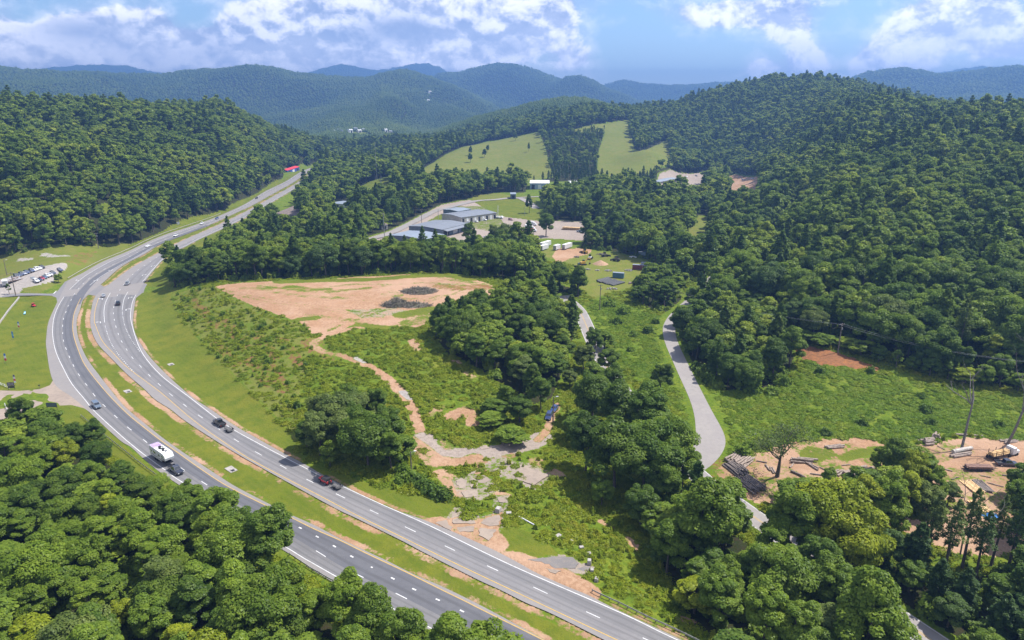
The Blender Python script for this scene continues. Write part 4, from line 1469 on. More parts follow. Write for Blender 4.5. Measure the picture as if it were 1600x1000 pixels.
def hand_tree(u, v, hgt, proto, col, reg, rel=1.0, kind='b'):
    """tree whose foot is seen at photo pixel (u, v)"""
    x, y, z = G(u, v)
    p = (B_NEAR if kind == 'b' else P_NEAR)[proto]
    s = hgt / p.h
    TREES.append(dict(x=x, y=y, z=z, s=s * rel, sz=s, proto=proto, kind=kind, col=col, reg=reg, rot=RNG.uniform(0, 6.28)))


# large trees of the central group, feet read from the photo
for a in [(960, 762, 21, 1, 'deep', 1.0), (915, 735, 17, 0, 'dark', 1.0), (1005, 770, 21, 6, 'deep', 1.0), (1040, 748, 20, 1, 'mid', 1.0), (965, 690, 21, 4, 'dark', 1.05), (1010, 700, 20, 0, 'deep', 1.1),
          (925, 660, 18, 1, 'dark', .95), (1065, 770, 16, 3, 'mid', .9), (955, 640, 16, 0, 'deep', 1.0), (1015, 655, 14, 3, 'deep', .9), (1000, 820, 13, 3, 'deep', 1.0), (1040, 800, 14, 0, 'mid', .9),
          (940, 790, 9, 3, 'mid', 1.0), (905, 690, 10, 3, 'deep', 1.0)]:
    hand_tree(*a[:3], a[3], a[4], 'centre', a[5])
for a in [(1033, 616, 12, 0, 'dark', 1.1), (912, 580, 11, 0, 'grey', 1.2), (928, 556, 12, 0, 'deep', 1.0), (950, 585, 12, 3, 'deep', 1.1), (930, 612, 12, 0, 'mid', 1.0), (890, 605, 8, 3, 'grey', 1.1), (945, 545, 9, 3, 'mid', 1.0)]:
    hand_tree(*a[:3], a[3], a[4], 'minor road', a[5])
# clump beside the highway
for a in [(500, 712, 14, 0, 'grey', 1.0), (535, 690, 16, 1, 'grey', 1.1), (575, 728, 17, 6, 'deep', 1.05), (610, 705, 14, 0, 'deep', 1.1), (516, 728, 9, 3, 'fresh', .95), (612, 734, 12, 0, 'mid', 1.05), (555, 700, 14, 0, 'deep', 1.0), (480, 700, 10, 3, 'dark', 1.0),
          (545, 655, 14, 3, 'mid', 1.0), (590, 660, 12, 0, 'deep', 1.0), (508, 672, 13, 1, 'grey', .9), (560, 670, 13, 1, 'grey', 1.0), (622, 720, 9, 3, 'mid', 1.0), (590, 700, 12, 1, 'deep', .9)]:
    hand_tree(*a[:3], a[3], a[4], 'verge clump', a[5])
for a in [(1345, 556, 7, 3, 'mid', 1.1), (1372, 566, 8, 3, 'deep', 1.1), (1400, 574, 8, 5, 'mid', 1.3), (1425, 580, 7, 3, 'deep', 1.2), (1452, 588, 9, 3, 'deep', 1.1), (1480, 592, 8, 5, 'deep', 1.4), (1508, 600, 7, 3, 'mid', 1.2), (1535, 602, 9, 3, 'fresh', 1.1), (1562, 606, 8, 5, 'mid', 1.4), (1590, 612, 8, 3, 'fresh', 1.2),
          (1325, 548, 6, 3, 'fresh', 1.1), (1290, 540, 5, 3, 'fresh', 1.2), (1255, 535, 6, 3, 'mid', 1.2), (1360, 556, 11, 5, 'deep', 1.2), (1440, 578, 12, 0, 'dark', 1.0), (1500, 588, 12, 0, 'deep', 1.0), (1560, 596, 12, 3, 'mid', 1.0)]:
    hand_tree(*a[:3], a[3], a[4], 'right slope', a[5])
# edge of the knoll wood and thicket below it
for a in [(812, 662, 11, 3, 'dark', 1.2), (790, 640, 9, 0, 'mid', 1.1), (845, 640, 12, 0, 'deep', 1.0), (830, 620, 13, 2, 'deep', 1.0), (775, 648, 6, 3, 'mid', 1.2), (800, 690, 5, 3, 'mid', 1.2), (770, 665, 5, 3, 'fresh', 1.1)]:
    hand_tree(*a[:3], a[3], a[4], 'knoll', a[5])
# lone trees by the workshops
for a in [(853, 369, 21, 3, 'deep', .95), (827, 333, 18, 2, 'dark', .8), (732, 383, 17, 0, 'mid', .85), (790, 392, 20, 1, 'grey', .9), (772, 388, 17, 0, 'grey', .8), (605, 345, 14, 0, 'dark', .8)]:
    hand_tree(*a[:3], a[3], a[4], 'workshops', a[5])
for a in [(735, 243, 15, 2, 'dark', .8), (757, 246, 13, 0, 'dark', .9), (826, 237, 15, 2, 'dark', .55), (805, 220, 14, 0, 'dark', .9), (944, 205, 12, 5, 'dark', .7), (762, 238, 12, 0, 'dark', .8), (735, 254, 14, 0, 'mid', .9)]:
    hand_tree(*a[:3], a[3], a[4], 'meadow', a[5])
for a in [(345, 846, 16, 3, 'mid', 1.0), (425, 898, 17, 0, 'deep', 1.05), (300, 812, 12, 3, 'mid', 1.0), (548, 1005, 15, 0, 'fresh', 1.0), (585, 1028, 16, 4, 'mid', 1.0), (500, 990, 11, 3, 'fresh', 1.1), (630, 1060, 15, 0, 'mid', 1.0),
          (700, 1092, 18, 2, 'mid', 1.1), (765, 1116, 18, 0, 'fresh', 1.0), (662, 1080, 14, 3, 'fresh', 1.0), (448, 955, 12, 1, 'fresh', 1.0), (385, 880, 14, 0, 'deep', 1.0), (150, 700, 9, 0, 'dark', 1.2), (820, 1150, 19, 3, 'mid', 1.0)]:
    hand_tree(*a[:3], a[3], a[4], 'foreground', a[5])
for a in [(55, 1042, 12, 3, 'lime', 1.2), (195, 990, 9, 3, 'lime', .9), (265, 955, 13, 0, 'grey', 1.1), (20, 960, 11, 0, 'fresh', 1.1)]:
    hand_tree(*a[:3], a[3], a[4], 'foreground', a[5])
for a in [(1420, 792, 16, 0, 'lime', .8), (1386, 802, 15, 2, 'lime', .9), (1455, 805, 14, 2, 'fresh', .85), (1340, 802, 13, 0, 'fresh', .9), (1240, 790, 8, 3, 'fresh', 1.0), (1586, 832, 15, 0, 'mid', .9), (1360, 768, 7, 3, 'mid', 1.0), (1480, 790, 8, 3, 'grey', 1.0)]:
    hand_tree(*a[:3], a[3], a[4], 'log yard', a[5])
hand_tree(92, 442, 6.2, 3, 'fresh', 'car lot', 1.15)
hand_tree(15, 460, 7, 5, 'deep', 'car lot', .9)
# bright front tree and tall ones at the lower right
for a in [(1345, 1052, 23, 4, 'fresh', .95), (1092, 885, 24, 4, 'mid', 1.1), (1128, 868, 20, 2, 'mid', 1.15), (1080, 880, 13, 0, 'deep', 1.0), (1190, 1010, 14, 0, 'fresh', 1.0), (1150, 1065, 10, 3, 'fresh', 1.1), (1240, 1030, 13, 0, 'mid', 1.0),
          (1280, 880, 22, 6, 'lime', .9), (1230, 880, 20, 0, 'fresh', .95), (1325, 905, 21, 1, 'lime', .85), (1345, 850, 19, 2, 'lime', .9), (1440, 845, 15, 0, 'grey', .9), (1300, 840, 14, 2, 'fresh', 1.0), (1290, 970, 15, 0, 'mid', 1.0), (1402, 832, 18, 2, 'lime', .9), (1375, 852, 19, 0, 'fresh', .85), (1285, 812, 11, 5, 'mid', .9), (1215, 960, 16, 1, 'mid', 1.0),
          (1270, 930, 15, 0, 'deep', 1.0), (1130, 960, 13, 0, 'mid', .9), (1170, 940, 15, 2, 'deep', .9), (1060, 850, 10, 3, 'mid', 1.0), (1398, 752, 14, 1, 'mid', .9), (1372, 742, 10, 3, 'fresh', .9), (1430, 742, 8, 3, 'mid', 1.0), (1290, 792, 13, 5, 'mid', 1.0), (1030, 835, 9, 3, 'deep', 1.0)]:
    hand_tree(*a[:3], a[3], a[4], 'lower right', a[5])
for a in [(1475, 900, 19, 2, 'grey', 1.0), (1503, 888, 20, 2, 'grey', .95), (1524, 905, 17, 2, 'blue', 1.0), (1548, 884, 18, 2, 'grey', .9), (1572, 900, 19, 2, 'blue', 1.0), (1446, 890, 19, 2, 'grey', .9), (1425, 905, 14, 1, 'blue', 1.1), (1600, 850, 17, 1, 'blue', 1.0), (1640, 900, 19, 0, 'deep', 1.0),
          (1555, 1010, 12, 1, 'blue', 1.2), (1600, 990, 15, 0, 'blue', 1.1), (1500, 960, 11, 1, 'blue', 1.2), (1460, 945, 11, 1, 'blue', 1.2), (1650, 1010, 15, 1, 'deep', 1.1), (1605, 1060, 14, 1, 'deep', 1.1)]:
    hand_tree(*a[:3], a[3], a[4], 'roadside pines', a[5], kind='p')
for a in [(1380, 890, 11, 0, 'blue', 1.1), (1420, 925, 9, 3, 'deep', 1.1), (1480, 980, 9, 3, 'blue', 1.1), (1560, 960, 11, 3, 'deep', 1.1), (1540, 1040, 9, 3, 'mid', 1.0), (1590, 780, 12, 3, 'deep', 1.0), (1620, 820, 13, 0, 'mid', 1.0)]:
    hand_tree(*a[:3], a[3], a[4], 'roadside pines', a[5])
HAND_N = len(TREES)

# closed woods by jittered grid
def jitter_grid(x0, x1, y0, y1, step, rng):
    xs, ys = np.arange(x0, x1, step), np.arange(y0, y1, step)
    X, Y = np.meshgrid(xs, ys, indexing='ij')
    X = X + (np.arange(Y.shape[1]) % 2) * step * .5
    X = X + rng.uniform(-.47, .47, X.shape) * step
    Y = Y + rng.uniform(-.47, .47, X.shape) * step
    return X.ravel(), Y.ravel()


def pick_cols(n, rng, p):
    ks = list(p)
    w_ = np.array([p[k] for k in ks], float)
    return [ks[i] for i in rng.choice(len(ks), n, p=w_ / w_.sum())]


REG = {  # region: spacing, height range, pine share, colours
    'foreground': (6.6, (8.5, 15), .03, dict(dark=1, deep=2, mid=3, fresh=3.4, lime=1.0, grey=1.2)),
    'lower right': (7.2, (9, 15), .05, dict(dark=1, deep=2, mid=2, fresh=2, lime=.5, grey=.7)),
    'beyond the road': (7.5, (11, 17), .3, dict(dark=3, deep=2, blue=3, grey=1)),
    'knoll': (7.0, (11, 17), .12, dict(dark=2, deep=3, mid=2.5, grey=.8, fresh=.6)),
    'lane': (7.0, (11, 17), .15, dict(dark=3, deep=3, mid=1, blue=1)),
    'pad row': (7.2, (13, 20), .12, dict(dark=2, deep=3, mid=3, blue=.6, fresh=.8)),
    'right slope': (8.0, (13, 22), .14, dict(dark=1.3, deep=3, mid=3, grey=1.5, blue=.7, fresh=1.3, lime=.2)),
    'valley': (7.5, (9, 14), .05, dict(deep=2, mid=2, fresh=1)),
}
for k, (st, hr, pp, cols) in REG.items():
    Pq = WOODS[k]
    gx, gy = jitter_grid(Pq[:, 0].min(), Pq[:, 0].max(), max(60, Pq[:, 1].min()), min(Pq[:, 1].max(), 640), st, RNG)
    gz = grid_at(TZ, gx, gy)
    ok, reg = woodland(gx, gy, gz)
    ok &= (reg == k) & (np.hypot(gx, gy) < 470) & (np.abs(np.arctan2(gx, gy)) < .86)
    idx = np.nonzero(ok)[0]
    cs = pick_cols(len(idx), RNG, cols)
    hx = np.array([[t['x'], t['y']] for t in TREES[:HAND_N]])
    for i, c in zip(idx, cs):
        if np.hypot(hx[:, 0] - gx[i], hx[:, 1] - gy[i]).min() < 4.2:
            continue
        pine = RNG.random() < pp
        pr = int(RNG.integers(0, 3)) if pine else int(RNG.integers(0, 7))
        hgt = RNG.uniform(*hr) * (1.12 if pine else 1)
        if k == 'foreground':
            d = abs(poly_dist(np.array([gx[i]]), np.array([gy[i]]), LCO[::3])[0])
            uu = to_px(gx[i], gy[i], gz[i])[0]
            hgt *= np.interp(d, [5, 14, 40], [.72, .9, 1.0]) * np.interp(uu, [280, 340, 400, 440, 465, 530, 560, 640, 760], [.95, 1.2, 1.2, 1.1, .62, .62, 1.0, 1.0, 1.15])
            if 440 < uu < 560 and d < 10:
                continue
        if k == 'knoll':
            hgt *= np.interp(to_px(gx[i], gy[i], gz[i])[1], [440, 600], [1.05, .8])
        p = (P_NEAR if pine else B_NEAR)[pr]
        s = hgt / p.h
        wide = max(s, st * .60 / p.r) if not pine else s
        add_tree(float(gx[i]), float(gy[i]), float(min(wide, s * 1.45)), pr, 'p' if pine else 'b', c, k, float(s))

# other woods out to 1500 m -> stuff
gx, gy = jitter_grid(-1250, 1250, 320, 1560, 8.2, RNG)
rr, aa = np.hypot(gx, gy), np.arctan2(gx, gy)
keep = (rr < 1550) & (np.abs(aa) < .92)
gx, gy, rr, aa = gx[keep], gy[keep], rr[keep], aa[keep]
gz = grid_at(TZ, gx, gy)
ok, reg = woodland(gx, gy, gz)
ok &= ~((reg != '') & (rr < 470))
# drop what neither this view nor one a step aside could see
HOR = np.maximum.accumulate((TZ + 14 - CAM_Z) / R2, axis=1)
hor = grid_at(HOR, gx, gy * 1.0)
ok &= (gz + 40 - CAM_Z) / rr >= hor - .004
gx, gy, gz, rr = gx[ok], gy[ok], gz[ok], rr[ok]
FAR_PTS = (gx, gy, gz, rr)
print('trees', len(TREES), 'far', len(gx))

# ---- which trees show largest: paint their outlines far to near
BW, BH, BS = 400, 250, 4.0
buf = np.full((BH, BW), -1, int)
order = sorted(range(len(TREES)), key=lambda i: -math.hypot(TREES[i]['x'], TREES[i]['y']))
yy, xx = np.mgrid[0:BH, 0:BW]
for i in order:
    tq = TREES[i]
    p = (B_NEAR if tq['kind'] == 'b' else P_NEAR)[tq['proto']]
    hgt, rad = p.h * tq['sz'], p.r * tq['s']
    u0, v0 = to_px(tq['x'], tq['y'], tq['z'] + hgt * .15)
    u1, v1 = to_px(tq['x'], tq['y'], tq['z'] + hgt)
    dist = math.hypot(tq['x'], tq['y'], CAM_Z - tq['z'])
    ru = rad / dist * FPX / BS
    cu, cv, rv = u0 / BS, (v0 + v1) / 2 / BS, abs(v0 - v1) / 2 / BS + 1
    tq['u'], tq['v'] = float(u0), float((v0 + v1) / 2)
    x0, x1, y0, y1 = int(max(0, cu - ru)), int(min(BW, cu + ru + 1)), int(max(0, cv - rv)), int(min(BH, cv + rv + 1))
    if x1 <= x0 or y1 <= y0:
        continue
    e = ((xx[y0:y1, x0:x1] - cu) / (ru + .01)) ** 2 + ((yy[y0:y1, x0:x1] - cv) / (rv + .01)) ** 2 < 1
    buf[y0:y1, x0:x1][e] = i
vis = np.bincount(buf[buf >= 0], minlength=len(TREES))
rank = np.argsort(-vis)
N_IND = 292
chosen = sorted([int(i) for i in rank[:N_IND] if vis[i] > 0])
chset = set(chosen)
print('chosen', len(chosen), 'min px', min(vis[i] for i in chosen) if chosen else 0)
# ------------------------------------------------------------------ plant the trees
for i, tq in enumerate(TREES):
    if tq['reg'] in ('workshops', 'meadow', 'car lot', 'log yard', 'centre', 'verge clump', 'minor road'):
        if vis[i] > 0 or tq['reg'] in ('meadow', 'car lot', 'workshops'):
            chset.add(i)
if len(chset) > 297:
    for i in sorted(chset, key=lambda i: vis[i]):
        if len(chset) <= 297:
            break
        if TREES[i]['reg'] not in ('workshops', 'meadow', 'car lot'):
            chset.discard(i)
chosen = sorted(chset)

WHERE = {
    'foreground': 'in the wood below the highway', 'lower right': 'in the wood beside the country road', 'beyond the road': 'in the wood beyond the country road',
    'knoll': 'in the wood beside the red pad', 'lane': 'in the grove right of the bending lane', 'pad row': 'in the tree belt behind the red pad',
    'right slope': 'in the forest above the green field', 'valley': 'in the hollow below the machinery yard', 'roadside pines': 'between the country road and the log yard',
    'centre': 'in the clump beside the blue cars', 'verge clump': 'in the clump by the red car', 'minor road': 'alone along the overgrown country road',
    'log yard': 'beside the log yard', 'workshops': 'alone by the grey workshops', 'meadow': 'alone in the hillside meadow', 'car lot': 'on the grass by the car lot'}
FORM = {('b', 0): 'round', ('b', 1): 'broad', ('b', 2): 'narrow', ('b', 3): 'bushy', ('b', 4): 'tall oval', ('b', 5): 'pointed', ('b', 6): 'spreading', ('p', 0): 'pine', ('p', 1): 'dense pine', ('p', 2): 'bare-stemmed pine'}
ORD = ['', 'second', 'third', 'fourth', 'fifth', 'sixth', 'seventh', 'eighth', 'ninth', 'tenth', 'eleventh', 'twelfth', 'thirteenth', 'fourteenth', 'fifteenth', 'sixteenth', 'seventeenth', 'eighteenth']


def place_words(i, n):
    if n == 1:
        return ''
    if i == 0:
        return 'leftmost'
    if i == n - 1:
        return 'rightmost'
    if i < n / 2:
        return ORD[i] + ' from the left' if i < len(ORD) else 'middle'
    return ORD[n - 1 - i] + ' from the right' if n - 1 - i < len(ORD) else 'middle'


byk = {}
for i in chosen:
    tq = TREES[i]
    byk.setdefault((tq['reg'], tq['kind'], tq['col'], tq['proto']), []).append(i)
TLAB = {}
for (reg, kd, c, pr), L in byk.items():
    L.sort(key=lambda i: TREES[i]['u'])
    for j, i in enumerate(L):
        wds = GREENS[c][1] + ' ' + FORM[(kd, pr)] + (' tree' if kd == 'b' else '') + ' ' + WHERE[reg]
        pw = place_words(j, len(L))
        TLAB[i] = wds + (', ' + pw if pw else '')
for i in chosen:
    tq = TREES[i]
    p = (B_NEAR if tq['kind'] == 'b' else P_NEAR)[tq['proto']]
    nm = 'broadleaf_tree' if tq['kind'] == 'b' else 'pine_tree'
    root = thing(nm, TLAB[i], 'tree', (tq['x'], tq['y'], tq['z'] - .15), tq['rot'], 'trees ' + WHERE[tq['reg']])
    root.scale = (tq['s'], tq['s'], tq['sz'])
    cr = link('crown', p.crown, root)
    base = np.array(GREENS[tq['col']][0]) * RNG.uniform(.88, 1.14)
    cr.color = (*base, 1)
    link('trunk', p.trunk, root)


def scatter(name, protos, X, Y, Zs, scl, rot, idx, sz=None):
    """one object of vegetation nobody could count, instanced on points"""
    coll = bpy.data.collections.new(name + '_kinds')
    for k, me in enumerate(protos):
        o = bpy.data.objects.new('%s_kind_%02d' % (name, k), me)
        coll.objects.link(o)
    me = bpy.data.meshes.new(name)
    me.vertices.add(len(X))
    me.vertices.foreach_set('co', np.stack([X, Y, Zs], -1).astype(np.float32).ravel())
    a = me.attributes.new('kind_i', 'INT', 'POINT')
    a.data.foreach_set('value', np.asarray(idx, np.int32))
    a = me.attributes.new('size_v', 'FLOAT_VECTOR', 'POINT')
    sz = scl if sz is None else sz
    a.data.foreach_set('vector', np.stack([scl, scl, sz], -1).astype(np.float32).ravel())
    a = me.attributes.new('turn_v', 'FLOAT_VECTOR', 'POINT')
    a.data.foreach_set('vector', np.stack([rot * 0, rot * 0, rot], -1).astype(np.float32).ravel())
    o = link(name, me)
    ng = bpy.data.node_groups.new(name + '_scatter', 'GeometryNodeTree')
    ng.interface.new_socket('Geometry', in_out='INPUT', socket_type='NodeSocketGeometry')
    ng.interface.new_socket('Geometry', in_out='OUTPUT', socket_type='NodeSocketGeometry')
    N, L = ng.nodes, ng.links
    gi, go = N.new('NodeGroupInput'), N.new('NodeGroupOutput')
    ci = N.new('GeometryNodeCollectionInfo')
    ci.inputs['Collection'].default_value = coll
    ci.inputs['Separate Children'].default_value = True
    ci.inputs['Reset Children'].default_value = True
    ip = N.new('GeometryNodeInstanceOnPoints')
    ip.inputs['Pick Instance'].default_value = True

    def attr(nm, ty):
        n = N.new('GeometryNodeInputNamedAttribute')
        n.data_type = ty
        n.inputs['Name'].default_value = nm
        return n.outputs['Attribute']
    L.new(gi.outputs[0], ip.inputs['Points'])
    L.new(ci.outputs[0], ip.inputs['Instance'])
    L.new(attr('kind_i', 'INT'), ip.inputs['Instance Index'])
    L.new(attr('size_v', 'FLOAT_VECTOR'), ip.inputs['Scale'])
    L.new(attr('turn_v', 'FLOAT_VECTOR'), ip.inputs['Rotation'])
    L.new(ip.outputs[0], go.inputs[0])
    md = o.modifiers.new('scatter', 'NODES')
    md.node_group = ng
    return o


rest = [t_ for i, t_ in enumerate(TREES) if i not in chset]
gx, gy, gz, rr = FAR_PTS
mid = rr < 640
nb_m, nb_f = len(M_ALL), len(F_ALL)
pm = [whole(p, 'wood_mid_%d' % i, M_LEAF if k == 'b' else M_PINE) for i, (k, p) in enumerate(M_ALL)]
pf = [whole(p, 'wood_far_%d' % i, M_LEAF if k == 'b' else M_PINE) for i, (k, p) in enumerate(F_ALL)]
# kind: pines gather in stands
stand = fbm(gx / 90, gy / 90, 3, 77)
u_, v_ = to_px(gx, gy, gz)
planted = ((u_ > 830) & (u_ < 1030) & (v_ > 262) & (v_ < 300)) | ((u_ > 850) & (u_ < 945) & (v_ > 205) & (v_ < 262) & (rr > 950) & (rr < 1300))
pine = (RNG.random(len(gx)) < np.interp(stand, [.48, .64], [.02, .35])) | (planted & (v_ > 262))
hsc = RNG.uniform(.62, 1.28, len(gx)) * np.where(planted, .52, 1)
hsc *= np.interp(fbm(gx / 40, gy / 40, 2, 31), [.3, .7], [.86, 1.12])
ki = np.where(pine, np.where(mid, RNG.integers(5, 7, len(gx)), 4), np.where(mid, RNG.integers(0, 5, len(gx)), RNG.integers(0, 4, len(gx))))
rot = RNG.uniform(0, 6.28, len(gx))
rx = np.array([t_['x'] for t_ in rest])
ry = np.array([t_['y'] for t_ in rest])
rz = np.array([t_['z'] for t_ in rest])
rk = np.array([0 if t_['kind'] == 'b' else 1 for t_ in rest])
rki = np.where(rk == 1, RNG.integers(5, 7, len(rest)), RNG.integers(0, 5, len(rest)))
rsz = np.array([(B_NEAR if t_['kind'] == 'b' else P_NEAR)[t_['proto']].h * t_['sz'] for t_ in rest]) / np.array([M_ALL[k][1].h for k in rki])
rsc = np.maximum(rsz, .85)
cat_ = np.concatenate
fo = scatter('forest', pm + pf, cat_([rx, gx]), cat_([ry, gy]), cat_([rz, gz]) - .2, cat_([rsc, hsc * 1.05]), cat_([np.array([t_['rot'] for t_ in rest]), rot]),
             cat_([rki, np.where(mid, ki, ki + nb_m)]), cat_([rsz, hsc]))
tag(fo, 'dense green forest covering the valley floor and hillsides', 'forest', kind='stuff')

# open ground round the far houses
for (u, v, rad) in ((543, 207.5, 95), (608, 208.5, 45), (668, 146.0, 22), (669, 159.5, 25)):
    cx, cy, _z = G(u, v)
    FARGAP = globals().setdefault('FARGAP', [])
    FARGAP.append((cx, cy, rad))
# ---- the mountain forests: crowns of a few facets, one mesh
cellf = .0027
az_g = np.arange(-.86, .86, cellf)
lr_g = np.arange(math.log(1450), math.log(10000), cellf * 1.25)
A, L_ = np.meshgrid(az_g, lr_g, indexing='ij')
A = (A + RNG.uniform(-.5, .5, A.shape) * cellf).ravel()
L_ = (L_ + RNG.uniform(-.5, .5, L_.shape) * cellf * 1.25).ravel()
R = np.exp(L_)
x, y = R * np.sin(A), R * np.cos(A)
z = grid_at(TZ, x, y)
hor = grid_at(HOR, x, y)
ok = (z + 30 - CAM_Z) / R >= hor - .0015
for cx, cy, rad in FARGAP:
    e = ((x - cx) / rad) ** 2 + ((y - cy) / (rad * .8)) ** 2
    ok &= e > np.interp(vnoise(x / 18, y / 18, 4), [.2, .8], [.45, 1.1])
x, y, z, R = x[ok], y[ok], z[ok], R[ok]
n = len(x)
sz = R * cellf * RNG.uniform(.42, .78, n)
hh = np.minimum(np.maximum(sz * 1.5, 8), 17) * RNG.uniform(.7, 1.25, n)
tpl = np.array([[1, 0, .32], [.3, .95, .3], [-.8, .6, .34], [-.8, -.6, .3], [.3, -.95, .34], [.5, .35, .8], [-.2, .6, .78], [-.6, -.1, .82], [0, -.6, .76], [.05, 0, 1.02], [0.0, 0, -.25]])
fc = []
for a_, b_ in ((0, 1), (1, 2), (2, 3), (3, 4), (4, 0)):
    fc.append((10, b_, a_))
for q in ((0, 1, 5), (1, 6, 5), (1, 2, 6), (2, 7, 6), (2, 3, 7), (3, 8, 7), (3, 4, 8), (4, 0, 8), (0, 5, 8), (5, 6, 9), (6, 7, 9), (7, 8, 9), (8, 5, 9)):
    fc.append(q)
fc = np.array(fc)
th = RNG.uniform(0, 6.28, n)
c_, s_ = np.cos(th), np.sin(th)
jit = RNG.uniform(.75, 1.25, (n, len(tpl)))
px_ = tpl[None, :, 0] * jit
py_ = tpl[None, :, 1] * jit
V = np.stack([x[:, None] + (px_ * c_[:, None] - py_ * s_[:, None]) * sz[:, None], y[:, None] + (px_ * s_[:, None] + py_ * c_[:, None]) * sz[:, None], z[:, None] + tpl[None, :, 2] * jit * hh[:, None]], -1).reshape(-1, 3)
Fm = (fc[None] + (np.arange(n) * len(tpl))[:, None, None]).reshape(-1, 3)
T = np.repeat(np.clip(.5 + (fbm(x / 300, y / 300, 3, 88) - .5) * 1.1 + RNG.normal(size=n) * .13, 0, 1), len(tpl))
M_MTN = leaf_mat('mountain_canopy', (.044, .080, .016), (.078, .125, .018), (.125, .165, .022))
tag(link('mountain_forest', mesh_np('mountain_forest', V, Fm, [M_MTN], True, attrs={'tint': ('FLOAT', T)})), 'forest cloaking the far blue mountains', 'forest', kind='stuff')
print('mountain trees', n)

# ------------------------------------------------------------------ shrubs and ground cover
def mound(seed, r, h, n, size, mat_, spiky=.5):
    rng = np.random.default_rng(seed)
    d = rng.normal(size=(n, 3))
    d[:, 2] = np.abs(d[:, 2])
    d = unit(d)
    lob = 1 + .35 * np.sin(d[:, 0] * 4 + seed) * np.cos(d[:, 1] * 5 + seed)
    rad = rng.uniform(.35, 1, n) ** .5 * lob
    P = d * rad[:, None] * np.array([r, r, h]) + np.array([0, 0, .03])
    Nn = unit(d * .7 + np.array([0, 0, .6]) + rng.normal(size=(n, 3)) * spiky)
    V, F, T = leaves_mesh(P, Nn, size * rng.uniform(.6, 1.4, n), rng, np.clip(.5 + rng.normal(size=n) * .22, 0, 1), 1.7)
    return mesh_np('mound', V, F, [mat_], attrs={'tint': ('FLOAT', T)})


WEEDS = [mound(500 + i, r, h, n, s, M_WEED) for i, (r, h, n, s) in enumerate([(1.1, .42, 300, .20), (1.5, .34, 380, .19), (.8, .75, 240, .18), (1.7, .5, 460, .22), (.5, 1.2, 170, .17)])]
KUDZ = [mound(520 + i, r, h, n, s, M_KUDZU, .35) for i, (r, h, n, s) in enumerate([(1.8, .38, 380, .27), (2.4, .5, 560, .28), (1.4, .8, 320, .26)])]
SHR = [mound(540 + i, r, h, n, s, M_LEAFC) for i, (r, h, n, s) in enumerate([(1.2, 1.6, 520, .26), (1.5, 1.5, 620, .27), (1.0, 2.3, 560, .25)])]

# rough growth wherever the ground is neither mown, bare, paved nor wooded
gx, gy = jitter_grid(-190, 240, 70, 420, 1.15, RNG)
a_ok = np.abs(np.arctan2(gx, gy)) < .80
gx, gy = gx[a_ok], gy[a_ok]
bare = np.clip(grid_at(ZONE['mow'], gx, gy) + grid_at(ZONE['dirt'], gx, gy) + grid_at(ZONE['gravel'], gx, gy) + grid_at(ZONE['pale'], gx, gy) + grid_at(ZONE['clay'], gx, gy) + grid_at(ZONE['hay'], gx, gy), 0, 1)
wd = grid_at(ZONE['wood'], gx, gy)
r = np.hypot(gx, gy)
BANK = GP(_BK)
bare = np.where(in_poly(gx, gy, BANK), 0, bare)
ok = (bare < np.where(RNG.random(len(gx)) < .2, .72, .3)) & (wd < .4) & (~in_poly(gx, gy, HW_POLY))
ok &= RNG.random(len(gx)) < np.interp(r, [80, 200, 330, 420], [.75, .6, .38, .2]) * np.interp(fbm(gx / 6, gy / 6, 3, 12), [.35, .6], [.45, 1.0])
for k, L in MINOR_W.items():
    ok &= poly_dist(gx, gy, L[::2]) > MINOR[k][1] / 2 + 1.2 + (2.0 if k == 'lane' else 0)
ok &= np.minimum(poly_dist(gx, gy, LCO[::3]), poly_dist(gx, gy, RCO[::3])) > 2.5
JUNC = [GP([(60, 590), (150, 645), (60, 680), (-160, 680), (-160, 600)]), GP([(190, 430), (300, 440), (300, 456), (190, 480)]), GP([(-200, 440), (120, 430), (120, 480), (-200, 480)])]
for P in JUNC:
    ok &= ~in_poly(gx, gy, P)
gx, gy = gx[ok], gy[ok]
KZ = [GP([(1110, 700), (1095, 620), (1120, 600), (1240, 590), (1260, 560), (1330, 575), (1480, 605), (1640, 620), (1700, 690), (1500, 680), (1380, 690), (1250, 690), (1150, 715)]), GP([(905, 480), (935, 460), (985, 478), (1040, 500), (1045, 545), (1055, 570), (1090, 650), (1085, 690), (1050, 640), (990, 580), (940, 560), (920, 520)])]
kz = np.zeros(len(gx), bool)
for P in KZ:
    kz |= in_poly(gx, gy, P)
bk = in_poly(gx, gy, BANK)
gz = grid_at(TZ, gx, gy)
for nm, sel, pr, lab, s0, s1 in (('weeds', ~kz & ~bk, WEEDS, 'rank green weeds over the old lot and the slopes', .65, 1.35), ('vines', kz, KUDZ, 'vine cover over the field right of the bending lane', .55, 1.05),
                                 ('bank_growth', bk & (RNG.random(len(gx)) < .62), WEEDS, 'patchy growth on the bank below the red earth pad', .6, 1.25)):
    m = int(sel.sum())
    sc_ = RNG.uniform(s0, s1, m)
    tag(scatter(nm, pr, gx[sel], gy[sel], gz[sel], sc_, RNG.uniform(0, 6.28, m), RNG.integers(0, len(pr), m), sc_ * RNG.uniform(.7, 1.1, m)), lab, 'ground cover', kind='stuff')
    print(nm, m)

